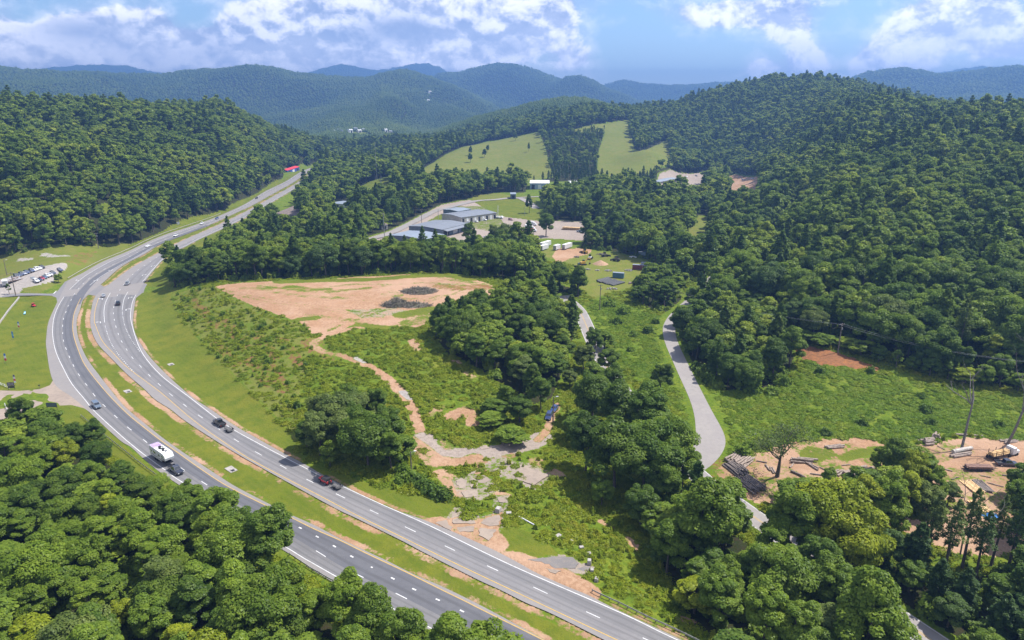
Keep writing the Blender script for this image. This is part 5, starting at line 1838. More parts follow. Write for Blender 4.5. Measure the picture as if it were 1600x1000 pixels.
# bushes under and along the edge of the near woods
UND = [mound(560 + i, r, h, n, s, M_LEAF) for i, (r, h, n, s) in enumerate([(1.6, 1.9, 700, .34), (2.0, 1.6, 820, .36), (1.4, 2.6, 640, .32)])]
ux, uy = jitter_grid(-330, 330, 78, 470, 5.2, RNG)
ux, uy = ux[np.abs(np.arctan2(ux, uy)) < .82], uy[np.abs(np.arctan2(ux, uy)) < .82]
uz = grid_at(TZ, ux, uy)
okU, _r = woodland(ux, uy, uz)
okU &= RNG.random(len(ux)) < .8
ux, uy, uz = ux[okU], uy[okU], uz[okU]
su = RNG.uniform(.8, 1.7, len(ux))
tag(scatter('undergrowth', UND, ux, uy, uz, su, RNG.uniform(0, 6.28, len(ux)), RNG.integers(0, 3, len(ux)), su * RNG.uniform(.8, 1.2, len(ux))), 'leafy undergrowth beneath and along the edges of the woods', 'ground cover', kind='stuff')
print('undergrowth', len(ux))

# shrubs one can tell apart
SHRUBS = []


def shrub(u, v, s, k, col, where, world=None):
    x, y, z = G(u, v) if world is None else (*world, H(*world))
    SHRUBS.append((x, y, z, s, k, col, where, u))


bx, by = RNG.uniform(BANK[:, 0].min(), BANK[:, 0].max(), 420), RNG.uniform(BANK[:, 1].min(), BANK[:, 1].max(), 420)
ok = in_poly(bx, by, BANK) & (np.array([np.hypot(bx[:i] - bx[i], by[:i] - by[i]).min() > 2.6 if i else True for i in range(len(bx))]))
for x, y in zip(bx[ok], by[ok]):
    uu, vv = to_px(x, y, H(x, y))
    shrub(float(uu), float(vv), RNG.uniform(.55, 1.25), int(RNG.integers(0, 3)), pick_cols(1, RNG, dict(fresh=3, mid=2, lime=2.4, deep=1))[0], 'bank', (float(x), float(y)))
for u, v, s, k, c in ((655, 755, 1.6, 1, 'deep'), (668, 764, 1.6, 1, 'deep'), (680, 772, 1.7, 1, 'deep'), (640, 748, 1.7, 0, 'mid'), (694, 778, 1.7, 1, 'dark'), (630, 738, 1.8, 0, 'mid'), (625, 752, 1.3, 0, 'mid')):
    shrub(u, v, s, k, c, 'hedge')
for u, v, s, k, c in ((952, 478, 2.2, 1, 'mid'), (1012, 520, 2.0, 0, 'dark'), (1024, 505, 1.6, 0, 'deep'), (990, 525, 1.5, 1, 'mid'), (985, 548, 1.2, 1, 'mid'), (965, 505, 2.0, 1, 'mid'), (975, 490, 2.4, 1, 'fresh')):
    shrub(u, v, s, k, c, 'hollow')
for u, v, s, k, c in ((1130, 588, 3.2, 1, 'mid'), (1160, 600, 3.4, 1, 'fresh'), (1190, 590, 3.4, 1, 'mid'), (1210, 575, 3.0, 0, 'fresh'), (1145, 575, 3.4, 0, 'mid'), (1115, 600, 2.2, 1, 'mid'), (1175, 612, 2.4, 1, 'mid'), (1225, 600, 2.0, 1, 'mid'), (1205, 615, 1.7, 1, 'fresh'),
                      (1280, 582, 1.5, 0, 'deep'), (1360, 582, 1.4, 0, 'deep'), (1347, 663, 1.2, 1, 'dark'), (1290, 678, 1.2, 1, 'dark'), (1440, 620, 1.1, 1, 'deep'), (1446, 642, 1.5, 1, 'deep'), (1455, 662, 1.3, 1, 'deep'), (1160, 712, 2.0, 0, 'mid'), (1172, 700, 1.4, 1, 'mid'), (1560, 665, 1.2, 1, 'deep')):
    shrub(u, v, s, k, c, 'field')
SW = {'bank': 'on the bank below the red pad', 'hedge': 'in the hedge above the highway verge', 'hollow': 'in the vine-grown hollow by the road', 'field': 'in the vine field by the lane'}
SF = ['rounded', 'low', 'upright']
byk = {}
for q in SHRUBS:
    byk.setdefault((q[6], q[5], q[4], q[3] > 1), []).append(q)
for (wh, c, k, bigq), L in byk.items():
    L.sort(key=lambda q: q[7])
    for j, q in enumerate(L):
        pw = place_words(j, len(L))
        o = link('shrub', SHR[k], None, (q[0], q[1], q[2] - .05), (0, 0, RNG.uniform(0, 6.28)))
        o.scale = (q[3],) * 3
        o.color = (*(np.array(GREENS[c][0]) * 1.15), 1)
        tag(o, ('large ' if bigq else 'small ') + GREENS[c][1] + ' ' + SF[k] + ' shrub ' + SW[wh] + (', ' + pw if pw else ''), 'shrub', 'shrubs ' + SW[wh])
print('shrubs', len(SHRUBS))

# ------------------------------------------------------------------ haze in the valley air
hz, t, out = mat('valley_haze')
pv = t.n('ShaderNodeVolumePrincipled')
pv.inputs['Color'].default_value = (.17, .335, .70, 1)
pv.inputs['Density'].default_value = 2.3e-4
pv.inputs['Anisotropy'].default_value = .25
t.L.new(pv.outputs[0], out.inputs['Volume'])
me = bpy.data.meshes.new('haze')
x0, x1, y0, y1, z0, z1 = -12000, 12000, -400, 11500, float(TZ.min()) - 1, float(max(TZ.max(), CAM_Z)) + 25
me.from_pydata([(x0, y0, z0), (x1, y0, z0), (x1, y1, z0), (x0, y1, z0), (x0, y0, z1), (x1, y0, z1), (x1, y1, z1), (x0, y1, z1)], [],
               [(3, 2, 1, 0), (4, 5, 6, 7), (0, 1, 5, 4), (1, 2, 6, 5), (2, 3, 7, 6), (3, 0, 4, 7)])
me.materials.append(hz)
tag(link('haze', me), kind='stuff')
# ------------------------------------------------------------------ things: builders
class MB:
    def __init__(self):
        self.v, self.f = [], []

    def box(self, c, s, rz=0.0, taper=1.0):
        b = len(self.v)
        cr, sr = math.cos(rz), math.sin(rz)
        for dz in (-1, 1):
            k = taper if dz > 0 else 1
            for dx, dy in ((-1, -1), (1, -1), (1, 1), (-1, 1)):
                x, y = dx * s[0] / 2 * k, dy * s[1] / 2 * k
                self.v.append((c[0] + x * cr - y * sr, c[1] + x * sr + y * cr, c[2] + dz * s[2] / 2))
        for q in ((3, 2, 1, 0), (4, 5, 6, 7), (0, 1, 5, 4), (1, 2, 6, 5), (2, 3, 7, 6), (3, 0, 4, 7)):
            self.f.append(tuple(b + i for i in q))
        return self

    def loft(self, rings, cap=True):
        b = len(self.v)
        k = len(rings[0])
        for r in rings:
            self.v += [tuple(p) for p in r]
        for i in range(len(rings) - 1):
            for j in range(k):
                self.f.append((b + i * k + j, b + i * k + (j + 1) % k, b + (i + 1) * k + (j + 1) % k, b + (i + 1) * k + j))
        if cap:
            self.f.append(tuple(b + j for j in range(k))[::-1])
            self.f.append(tuple(b + (len(rings) - 1) * k + j for j in range(k)))
        return self

    def body(self, secs, r=.12):
        """sections along x: (x, half width, bottom, top)"""
        R = []
        for x, hw, zb, zt in secs:
            q = min(r, (zt - zb) / 3, hw / 3)
            R.append([(x, -hw + q, zb), (x, hw - q, zb), (x, hw, zb + q), (x, hw, zt - q), (x, hw - q, zt), (x, -hw + q, zt), (x, -hw, zt - q), (x, -hw, zb + q)])
        return self.loft(R)

    def cyl(self, p0, p1, r0, r1=None, k=10):
        r1 = r0 if r1 is None else r1
        V, F = [], []
        tube(V, F, [np.array(p0, float), np.array(p1, float)], [r0, r1], k)
        b = len(self.v)
        self.v += V
        self.f += [tuple(b + i for i in q) for q in F]
        self.f.append(tuple(b + i for i in range(k))[::-1])
        self.f.append(tuple(b + k + i for i in range(k)))
        return self

    def path(self, P, R, k=6):
        V, F = [], []
        tube(V, F, P, R, k)
        b = len(self.v)
        self.v += V
        self.f += [tuple(b + i for i in q) for q in F]
        return self

    def quad(self, *P):
        b = len(self.v)
        self.v += [tuple(p) for p in P]
        self.f.append(tuple(range(b, b + len(P))))
        return self

    def mesh(self, name, m, smooth_f=False):
        me = bpy.data.meshes.new(name)
        me.from_pydata([tuple(map(float, p)) for p in self.v], [], self.f)
        bmx = bmesh.new()
        bmx.from_mesh(me)
        bmesh.ops.recalc_face_normals(bmx, faces=bmx.faces)
        bmx.to_mesh(me)
        bmx.free()
        me.materials.append(m)
        if smooth_f:
            me.shade_smooth()
        return me

    def build(self, name, m, parent=None, smooth_f=False, loc=(0, 0, 0), rot=(0, 0, 0)):
        return link(name, self.mesh(name, m, smooth_f), parent, loc, rot)


M_PAINT = paint_mat('vehicle_paint')
M_MATTE = paint_mat('matte_paint', .75, .3, 0.0)
M_GLASS = simple('tinted_glass', (.015, .02, .028), .06, var=.2, spec=.9, coat=.5)
M_TYRE = simple('tyre_rubber', (.022, .022, .024), .9, var=.3)
M_RIM = simple('wheel_rim', (.45, .45, .47), .35, .7, .2)
M_LAMP = simple('lamp_lens', (.75, .77, .8), .12, var=.1, coat=.8)
M_RED = simple('tail_lens', (.45, .015, .012), .2, var=.2, coat=.6)
M_BLACK = simple('black_plastic', (.02, .02, .022), .6, var=.3)
M_STEEL = simple('galvanised_steel', (.42, .43, .44), .5, .5, .35, 1.2)
M_WOODPOLE = simple('weathered_pole', (.20, .165, .135), .9, var=.4, scale=1.5)
M_CONC = simple('weathered_concrete', (.35, .33, .31), .9, var=.4, scale=1.3, col2=(.24, .22, .205))
M_LOG = simple('peeled_log', (.33, .27, .225), .9, var=.5, scale=2.5, col2=(.17, .13, .11))
M_LOGD = simple('bark_log', (.20, .165, .145), .95, var=.5, scale=2.5, col2=(.10, .085, .08))
M_LUMB = simple('sawn_lumber', (.60, .42, .22), .8, var=.35, scale=2.0, col2=(.42, .27, .13))
M_WHITEP = simple('white_sheet', (.66, .67, .68), .5, var=.18, scale=.8)
M_ROOF = simple('grey_metal_roof', (.20, .215, .24), .5, .2, .15, .25, col2=(.17, .185, .21))
M_ROOFL = simple('light_metal_roof', (.27, .31, .36), .45, .3, .15, .3)
M_WALLD = simple('slate_metal_wall', (.13, .165, .21), .6, .1, .2, .4)
M_WALLB = simple('beige_metal_wall', (.42, .40, .37), .6, .1, .2, .4)
M_SHING = simple('brown_shingles', (.19, .15, .13), .9, var=.35, scale=.8)
M_SHADE = simple('painted_opening_shade', (.03, .03, .035), .8, var=.3)  # flat dark colour standing in for the shade inside openings


def at(u, v, lift=0.0):
    x, y, z = G(u, v)
    return Vector((x, y, z + lift))


def on_road(u, v, z=.06):
    x, y = plane_pt(u, v)
    return Vector((x, y, z))


def head(u, v, du, dv, plane=True):
    a = plane_pt(u, v)
    b = plane_pt(u + du, v + dv)
    return math.atan2(b[1] - a[1], b[0] - a[0])


def frustum(b, bb, tt):
    """cabin: bottom rectangle (x0,x1,hw,z), top rectangle"""
    def r(q):
        x0, x1, hw, z = q
        return [(x0, -hw, z), (x1, -hw, z), (x1, hw, z), (x0, hw, z)]
    B, T = r(bb), r(tt)
    b.loft([B, T])
    return B, T


def pane(B, T, i, lo=.14, hi=.90, side=.07, off=.012):
    j = (i + 1) % 4
    p = [Vector(B[i]), Vector(B[j]), Vector(T[j]), Vector(T[i])]

    def pt(s, t):
        return (p[0] * (1 - s) + p[1] * s) * (1 - t) + (p[3] * (1 - s) + p[2] * s) * t
    q = [pt(side, lo), pt(1 - side, lo), pt(1 - side, hi), pt(side, hi)]
    n = (q[1] - q[0]).cross(q[3] - q[0]).normalized()
    c = sum((Vector(x) for x in B + T), Vector()) / 8
    if n.dot(q[0] - c) < 0:
        n = -n
    m = MB()
    m.loft([[x + n * off for x in q], [x - n * .02 for x in q]])
    return m


CARK = {  # length, width, body sections, cabin bottom, cabin top, wheel radius, axle positions
    'sedan': (4.8, 1.85, [(-2.4, .74, .45, .80), (-2.25, .86, .28, .98), (-1.3, .92, .24, 1.02), (.9, .92, .24, .98), (2.0, .88, .24, .84), (2.38, .74, .34, .68)], (-1.85, 1.05, .84, .98), (-1.15, .25, .64, 1.44), .33, (-1.4, 1.45)),
    'suv': (4.8, 1.92, [(-2.4, .82, .45, 1.0), (-2.3, .92, .34, 1.1), (.9, .95, .32, 1.1), (2.1, .9, .32, 1.0), (2.4, .78, .42, .82)], (-2.28, 1.05, .88, 1.06), (-2.02, .35, .72, 1.74), .37, (-1.45, 1.45)),
    'van': (5.1, 2.0, [(-2.55, .86, .45, 1.0), (-2.45, .96, .32, 1.12), (1.2, .98, .3, 1.1), (2.2, .92, .3, .98), (2.55, .78, .4, .78)], (-2.45, 1.5, .92, 1.08), (-2.25, .55, .78, 1.80), .35, (-1.55, 1.6)),
    'pickup': (5.8, 2.0, [(-2.9, .9, .55, .84), (-2.8, .96, .45, .86), (-.9, .98, .42, .86), (-.85, .98, .42, 1.16), (1.3, .98, .40, 1.16), (2.5, .94, .42, 1.10), (2.9, .84, .5, .92)], (-.85, 1.35, .90, 1.12), (-.68, .70, .74, 1.86), .41, (-1.75, 1.85)),
    'jeep': (4.3, 1.8, [(-1.95, .72, .5, 1.1), (-1.9, .8, .45, 1.15), (.6, .8, .45, 1.15), (.65, .72, .45, 1.1), (1.9, .62, .5, 1.02), (1.98, .58, .55, .98)], (-1.9, .72, .76, 1.12), (-1.8, .32, .70, 1.84), .40, (-1.2, 1.25)),
}


def make_car(kind, color, label, cat, loc, rz, group=None, roof=None, detail=True):
    L, Wd, secs, cb, ct, wr, ax = CARK[kind]
    root = thing({'sedan': 'car', 'suv': 'sport_utility_vehicle', 'van': 'minivan', 'pickup': 'pickup_truck', 'jeep': 'off_road_vehicle'}[kind], label, cat, loc, rz, group)
    b = MB().body(secs)
    if kind == 'pickup':
        for sy in (-1, 1):
            b.box((-1.87, sy * .92, 1.01), (1.94, .10, .30))
        b.box((-2.82, 0, 1.01), (.09, 1.74, .30))
    B, T = frustum(MB(), cb, ct)
    cab = MB()
    frustum(cab, cb, ct)
    if roof is None:
        k = len(b.v)
        b.v += cab.v
        b.f += [tuple(k + i for i in q) for q in cab.f]
    bo = b.build('body', M_PAINT, root)
    bo.color = (*color, 1)
    bo['_paint'] = 1
    if roof is not None:
        ro = cab.build('soft_top', M_BLACK, root)
    for i in range(4):
        pane(B, T, i).build('window', M_GLASS, root)
    if kind == 'pickup':
        MB().box((-1.87, 0, .875), (1.9, 1.7, .02)).build('bed_floor', M_BLACK, root)
    for x in ax:
        for s in (-1, 1):
            y = s * (Wd / 2 - .11)
            w_ = MB().cyl((x, y - .11, wr), (x, y + .11, wr), wr, k=14).build('wheel', M_TYRE, root)
            MB().cyl((x, y + s * .105, wr), (x, y + s * .13, wr), wr * .58, k=10).build('rim', M_RIM, w_)
    xf, xr = secs[-1][0], secs[0][0]
    zf = (secs[-1][2] + secs[-1][3]) / 2 + .05
    zr_ = secs[1][3] - .16
    for s in (-1, 1):
        MB().box((xf - .01, s * (secs[-1][1] - .18), zf), (.12, .30, .15)).build('headlight', M_LAMP, root)
        MB().box((xr + .02, s * (secs[0][1] - .10), zr_ if kind != 'pickup' else .72), (.10, .18, .22)).build('taillight', M_RED, root)
    MB().box((xf - .01, 0, secs[-1][2] + .02), (.16, secs[-1][1] * 1.8, .16)).build('bumper', M_BLACK, root)
    if kind == 'jeep':
        MB().cyl((-2.0, .1, .95), (-2.2, .1, .95), .38, k=14).build('spare_wheel', M_TYRE, root)
        MB().box((1.25, 0, 1.10), (1.1, 1.0, .05)).build('bonnet', M_PAINT, root).color = (*color, 1)
        for s in (-1, 1):
            MB().box((1.25, s * .72, .86), (1.0, .3, .10)).build('fender', M_BLACK, root)
    return root


M_MESHDECK = simple('mesh_deck', (.12, .118, .12), .8, var=.4)


def utility_trailer(label, loc, rz):
    r = thing('utility_trailer', label, 'trailer', loc, rz)
    MB().box((0, 0, .55), (3.0, 1.6, .07)).build('deck', M_MESHDECK, r)
    m = MB()
    for z in (.85, 1.1):
        for s in (-1, 1):
            m.box((0, s * .82, z), (3.0, .05, .05))
        m.box((-1.5, 0, z), (.05, 1.6, .05))
    for x in (-1.48, -.5, .5, 1.48):
        for s in (-1, 1):
            m.box((x, s * .82, .83), (.05, .05, .56))
    m.build('rail', M_BLACK, r)
    MB().path([np.array([1.5, -.7, .5]), np.array([2.6, 0, .48]), np.array([1.5, .7, .5])], [.05, .05, .05], 6).build('drawbar', M_BLACK, r)
    for s in (-1, 1):
        MB().cyl((-.2, s * .95 - .09, .33), (-.2, s * .95 + .09, .33), .33, k=12).build('wheel', M_TYRE, r)
        MB().box((-.2, s * .95, .72), (.8, .22, .04)).build('mudguard', M_BLACK, r)
    return r


# ---- traffic on the highway
make_car('van', (.09, .125, .175), 'silver blue minivan driving alone past the driveway', 'minivan', on_road(151, 636), head(151, 636, 40, 42))
make_car('pickup', (.012, .017, .035), 'dark navy pickup truck towing the white camper', 'pickup truck', on_road(275.5, 737.5), head(275, 738, 40, 26.5))
make_car('pickup', (.012, .012, .014), 'black pickup truck pulling an empty trailer up the highway', 'pickup truck', on_road(343, 663.5), head(343, 664, -40, -27))
utility_trailer('low grey utility trailer behind the black pickup truck', on_road(358.5, 673.8), head(358, 674, -40, -27))
make_car('jeep', (.62, .02, .02), 'red off-road car with black soft top beside the tree clump', 'off-road car', on_road(508, 754), head(508, 754, -40, -21), roof=1)
utility_trailer('dark mesh utility trailer behind the red off-road car', on_road(526.5, 762.6), head(526, 762, -40, -21))
make_car('pickup', (.02, .02, .022), 'black pickup truck heading into the junction, nearest of three there', 'pickup truck', on_road(185, 476), head(185, 476, 1, -10))
make_car('pickup', (.42, .44, .47), 'silver pickup truck beyond the junction on the right lane', 'pickup truck', on_road(199.5, 444.5), head(199, 444, 8, -10))
make_car('sedan', (.34, .37, .41), 'silver car waiting in the left turn lane at the junction', 'car', on_road(162, 463.5), head(162, 463, 3, -10))
for u, v, k, c, lab in ((231, 385.5, 'sedan', (.75, .76, .78), 'white car, nearest of the oncoming cars beyond the junction'), (275, 369.2, 'pickup', (.72, .73, .75), 'white pickup, second of the oncoming cars beyond the junction'),
                        (315.5, 350.3, 'suv', (.75, .76, .78), 'white tall car, third of the oncoming cars beyond the junction'), (339, 342.2, 'suv', (.07, .10, .22), 'blue car, farthest oncoming car before the trees'),
                        (401, 310.5, 'suv', (.02, .02, .03), 'black car on the distant stretch of highway'), (472, 263.5, 'sedan', (.75, .76, .78), 'white car beside the red roofed filling station')):
    make_car(k, c, lab, 'car', on_road(u, v), head(u, v, -20, 8.8))
make_car('sedan', (.55, .02, .03), 'small red car at the right edge of the highway', 'car', on_road(274, 390.5), head(274, 390, 10, -5.5))
make_car('suv', (.015, .035, .12), 'nearer of two blue cars parked on the track', 'car', at(857.5, 653), head(857, 653, -4.5, 10), group='blue cars parked on the track')
make_car('sedan', (.018, .045, .16), 'farther of two blue cars parked on the track', 'car', at(866, 640.5), head(866, 640, -6, 10), group='blue cars parked on the track')

# fifth-wheel camper
rz = head(254, 716, 40, 27.5)
r = thing('camper_trailer', 'long white camper trailer with lavender rear roof behind the navy pickup', 'camper', on_road(254.5, 719.5), rz)
Lc, Hc = 9.4, 3.75
prof = [(-Lc / 2, .95), (2.3, .95), (2.55, 1.75), (4.75, 1.9), (4.9, 2.6), (4.55, 3.35), (3.9, Hc - .05), (3.2, Hc), (-Lc / 2 + .1, Hc), (-Lc / 2, Hc - .15)]
m = MB()
m.loft([[(x, -1.25, z) for x, z in prof], [(x, 1.25, z) for x, z in prof]])
bo = m.build('body', M_WHITEP, r)
m = MB().box((-3.1, 0, Hc + .012), (3.0, 2.36, .02))
m.build('roof_panel', simple('lavender_membrane', (.27, .17, .36), .6, var=.35, scale=.9, col2=(.42, .36, .46)), r)
for x, y, sx, sy, h in ((-.9, .15, .75, .7, .30), (.1, -.25, .9, .55, .26), (1.0, .2, .8, .6, .30), (1.9, -.2, .7, .5, .22), (2.75, .15, .5, .5, .2), (-.3, .7, .45, .3, .16)):
    MB().box((x, y, Hc + h / 2 + .004), (sx, sy, h), .2, .8).build('roof_vent', M_BLACK, r)
for s in (-1, 1):
    for x, z, w_, h in ((-3.6, 2.35, .9, .6), (-1.7, 2.4, 1.5, .75), (1.2, 2.45, .8, .6), (3.2, 2.75, .9, .45)):
        MB().box((x, s * 1.255, z), (w_, .03, h)).build('window', M_GLASS, r)
    MB().box((0.0, s * 1.253, 1.45), (7.6, .02, .16)).build('stripe', simple('maroon_stripe', (.16, .05, .06), .5), r)
    MB().box((3.4, s * 1.253, 2.15), (2.2, .02, .2)).build('stripe', simple('grey_stripe', (.12, .12, .14), .5), r)
    for x in (-1.75, -.75):
        MB().cyl((x, s * 1.12 - .1, .38), (x, s * 1.12 + .1, .38), .38, k=14).build('wheel', M_TYRE, r)
MB().box((.25, -1.256, 1.95), (.75, .03, 1.85)).build('door', simple('camper_door', (.6, .6, .62), .5), r)
MB().box((0, 0, .80), (9.0, 1.9, .28)).build('chassis', M_BLACK, r)
MB().box((3.6, 0, 1.35), (.3, .3, .8)).build('hitch_pin', M_BLACK, r)
MB().box((-4.7 - .012, 0, 2.5), (.03, 1.1, .7)).build('window', M_GLASS, r)

# ---- car lot on the left
lot = [('suv', (.05, .06, .08), 'charcoal'), ('sedan', (.10, .13, .2), 'slate blue'), ('suv', (.03, .05, .12), 'navy'), ('sedan', (.42, .45, .5), 'silver'), ('suv', (.04, .07, .16), 'dark blue'), ('sedan', (.03, .03, .035), 'black'),
       ('suv', (.07, .1, .2), 'steel blue'), ('sedan', (.74, .75, .77), 'white'), ('suv', (.76, .77, .79), 'white tall'), ('sedan', (.7, .71, .73), 'off-white'), ('suv', (.03, .035, .05), 'dark grey')]
for i, (k, c, w_) in enumerate(lot):
    f = i / (len(lot) - 1)
    u, v = 26 + f * 40, 432.5 - f * 13.5
    make_car(k, c, f'{w_} car in the back row of the car lot' + (', left end' if i == 0 else ', right end' if i == 10 else ', ' + place_words(i, 11)), 'car', at(u, v), head(u, v, 10, 3.2), 'cars in the back row of the lot')
lot2 = [('suv', (.72, .73, .75), 'white tall'), ('sedan', (.03, .05, .11), 'navy'), ('sedan', (.36, .03, .05), 'maroon'), ('sedan', (.10, .16, .26), 'slate blue'), ('suv', (.7, .71, .73), 'white'), ('sedan', (.62, .63, .66), 'silver'), ('suv', (.03, .05, .10), 'dark blue')]
for i, (k, c, w_) in enumerate(lot2):
    f = i / (len(lot2) - 1)
    u, v = 57 + f * 26, 440.5 - f * 12.5
    make_car(k, c, f'{w_} car in the front row of the car lot, {place_words(i, 7)}', 'car', at(u, v), head(u, v, 10, 3.0), 'cars in the front row of the lot')
make_car('suv', (.03, .05, .13), 'dark blue car parked apart on the gravel of the lot', 'car', at(94, 423.5), head(94, 423, 10, 3))
r = thing('flatbed_trailer', 'brown flatbed trailer loaded under a pale cover in the lot', 'trailer', at(21, 440.5), head(21, 440, 10, -2.2))
MB().box((0, 0, .9), (9, 2.4, .25)).build('deck', simple('rusty_deck', (.16, .10, .08), .8), r)
MB().box((0, 0, 1.7), (8, 2.2, 1.3), 0, .9).build('load', simple('brown_load', (.15, .10, .085), .8, col2=(.5, .5, .52), scale=.6), r)
for x in (-3, -2):
    for s in (-1, 1):
        MB().cyl((x, s * 1.05 - .12, .42), (x, s * 1.05 + .12, .42), .42, k=12).build('wheel', M_TYRE, r)


def box_van(name, label, cat, loc, rz, L, Wd, Hh, body_m, wheels=2, cab=None, group=None):
    r = thing(name, label, cat, loc, rz, group)
    z0 = .75
    MB().box((0, 0, z0 + Hh / 2), (L, Wd, Hh)).build('body', body_m, r)
    MB().box((0, 0, z0 + Hh + .03), (L + .08, Wd + .08, .06)).build('roof', M_WHITEP, r)
    m = MB()
    for s in (-1, 1):
        for i in range(int(L / 1.2)):
            m.box((-L / 2 + .6 + i * 1.2, s * (Wd / 2 + .015), z0 + Hh / 2), (.06, .03, Hh * .96))
    m.build('side_rib', M_STEEL, r)
    MB().box((-L / 2 - .015, 0, z0 + Hh / 2), (.03, Wd * .86, Hh * .9)).build('rear_door', M_STEEL, r)
    MB().box((0, 0, z0 - .12), (L * .96, Wd * .5, .2)).build('chassis', M_BLACK, r)
    for i in range(wheels):
        for s in (-1, 1):
            MB().cyl((-L / 2 + 1.0 + i * 1.1, s * (Wd / 2 - .15) - .12, .45), (-L / 2 + 1.0 + i * 1.1, s * (Wd / 2 - .15) + .12, .45), .45, k=12).build('wheel', M_TYRE, r)
    if cab is not None:
        c_ = MB().body([(L / 2 + .15, Wd / 2 - .1, .5, 2.5), (L / 2 + 1.2, Wd / 2 - .1, .5, 2.5), (L / 2 + 1.6, Wd / 2 - .15, .5, 1.5), (L / 2 + 2.4, Wd / 2 - .25, .5, 1.4)]).build('cab', M_PAINT, r)
        c_.color = (*cab, 1)
        MB().box((L / 2 + 1.42, 0, 1.98), (.06, Wd - .5, .7)).build('windscreen', M_GLASS, r)
        for s in (-1, 1):
            MB().cyl((L / 2 + 1.3, s * (Wd / 2 - .2) - .12, .45), (L / 2 + 1.3, s * (Wd / 2 - .2) + .12, .45), .45, k=12).build('wheel', M_TYRE, r)
    return r


box_van('camper_trailer', 'white camper trailer at the near end of the car lot', 'camper', at(9, 446), head(9, 446, 2, -10), 6.0, 2.4, 2.3, M_WHITEP)
# lawn in front of the lot: small red utility cart, banners, signs
r = thing('utility_cart', 'red utility cart parked on the mown lawn', 'utility cart', at(53, 479), head(53, 479, 10, 4))
MB().body([(-1.5, .6, .45, .95), (-.2, .68, .4, 1.0), (.6, .68, .4, .9), (1.4, .5, .45, .78)]).build('body', M_PAINT, r).color = (.5, .015, .03, 1)
MB().box((-.3, 0, 1.75), (1.3, 1.2, .06)).build('canopy', M_PAINT, r).color = (.5, .02, .035, 1)
m = MB()
for x in (-.85, .3):
    for s in (-1, 1):
        m.box((x, s * .56, 1.36), (.05, .05, .74))
m.build('canopy_frame', M_BLACK, r)
MB().box((-.5, 0, 1.12), (.5, 1.1, .5)).build('seat', M_BLACK, r)
for x in (-1.0, .95):
    for s in (-1, 1):
        MB().cyl((x, s * .62 - .12, .32), (x, s * .62 + .12, .32), .32, k=12).build('wheel', M_TYRE, r)


def feather_flag(u, v, hgt, cols, label, lying=False):
    r = thing('feather_flag', label, 'flag', at(u, v), RNG.uniform(-.3, .3), 'advertising flags on the lawn')
    MB().path([np.array([0, 0, 0]), np.array([0, 0, hgt * .8]), np.array([.25, 0, hgt * .97]), np.array([.6, 0, hgt])], [.025, .022, .018, .015], 5).build('pole', M_STEEL, r)
    n = len(cols)
    for i, c in enumerate(cols):
        z0_, z1_ = hgt * (.22 + .74 * i / n), hgt * (.22 + .74 * (i + 1) / n)
        m = MB()
        q = [(.04, 0, z0_), (.72, .06, z0_), (.74, -.05, z1_), (.04 + (.12 if i == n - 1 else 0), 0, z1_)]
        m.loft([[(a, b - .012, c_) for a, b, c_ in q], [(a, b + .012, c_) for a, b, c_ in q]])
        o = m.build('flag_cloth', M_MATTE, r)
        o.color = (*c, 1)
    MB().cyl((0, 0, 0), (0, 0, .06), .28, k=10).build('base', M_BLACK, r)
    if lying:
        r.rotation_euler = (math.radians(82), 0, head(u, v, -8, 14) - PI / 2)
    return r


BLU, RED_, WHT = (.04, .16, .48), (.55, .05, .06), (.75, .75, .78)
feather_flag(29, 514, 3.6, [RED_, WHT, BLU], 'red white and blue feather flag, farthest standing on the lawn')
feather_flag(20, 531, 3.9, [BLU, (.10, .35, .6), BLU], 'blue feather flag standing in the middle of the lawn')
feather_flag(8, 567, 4.0, [RED_, WHT, BLU], 'red and white feather flag at the left edge of the lawn')
feather_flag(23, 602, 4.2, [WHT, RED_, WHT, (.08, .09, .2)], 'striped feather flag beside the black sign board')
feather_flag(39, 492, 4.6, [(.08, .35, .65), (.5, .7, .85), (.08, .35, .65)], 'light blue feather flag lying flat near the red cart', True)


def board_sign(u, v, w_, h, z0_, label, rz, face, frame=M_BLACK, extra=None):
    r = thing('sign_board', label, 'sign', at(u, v), rz)
    MB().box((0, 0, z0_ + h / 2), (w_, .10, h)).build('board', frame, r)
    MB().box((0, -.062, z0_ + h / 2), (w_ * .9, .02, h * .82)).build('face', face, r)
    for s in (-1, 1):
        MB().box((s * w_ * .44, .08, (z0_ + h) / 2), (.12, .06, z0_ + h)).build('post', frame, r)
    if extra:
        MB().box((0, -.03, z0_ - extra / 2 - .1), (w_ * .9, .08, extra)).build('lower_board', M_BLACK, r)
    return r


board_sign(18.5, 609, 2.3, 1.3, 1.5, 'black two-panel sign board on the lawn by the driveway', .1, simple('dark_sign_face', (.03, .03, .035), .4, var=.4, col2=(.25, .25, .26), scale=2.5), extra=.7)
board_sign(82, 640, 3.6, 1.5, .9, 'wide grey sign board above the shrubs by the driveway', -.05, simple('grey_sign_face', (.11, .15, .20), .5, var=.3), simple('sign_frame', (.05, .05, .055), .6))
board_sign(52, 439.5, 2.2, 1.6, 1.0, 'white lot sign beside the front row of cars', .3, M_WHITEP, M_WHITEP)
r = thing('mailbox', 'black mailbox on a post at the driveway corner', 'mailbox', at(62, 607), .2)
MB().box((0, 0, .55), (.1, .1, 1.1)).build('post', M_WOODPOLE, r)
MB().body([(-.3, .14, 1.1, 1.38), (.3, .14, 1.1, 1.38)], .09).build('box', M_BLACK, r)
board_sign(279, 353, 2.2, 2.2, 1.2, 'pale highway sign seen from behind at the forest edge', .4, M_WHITEP, M_STEEL)


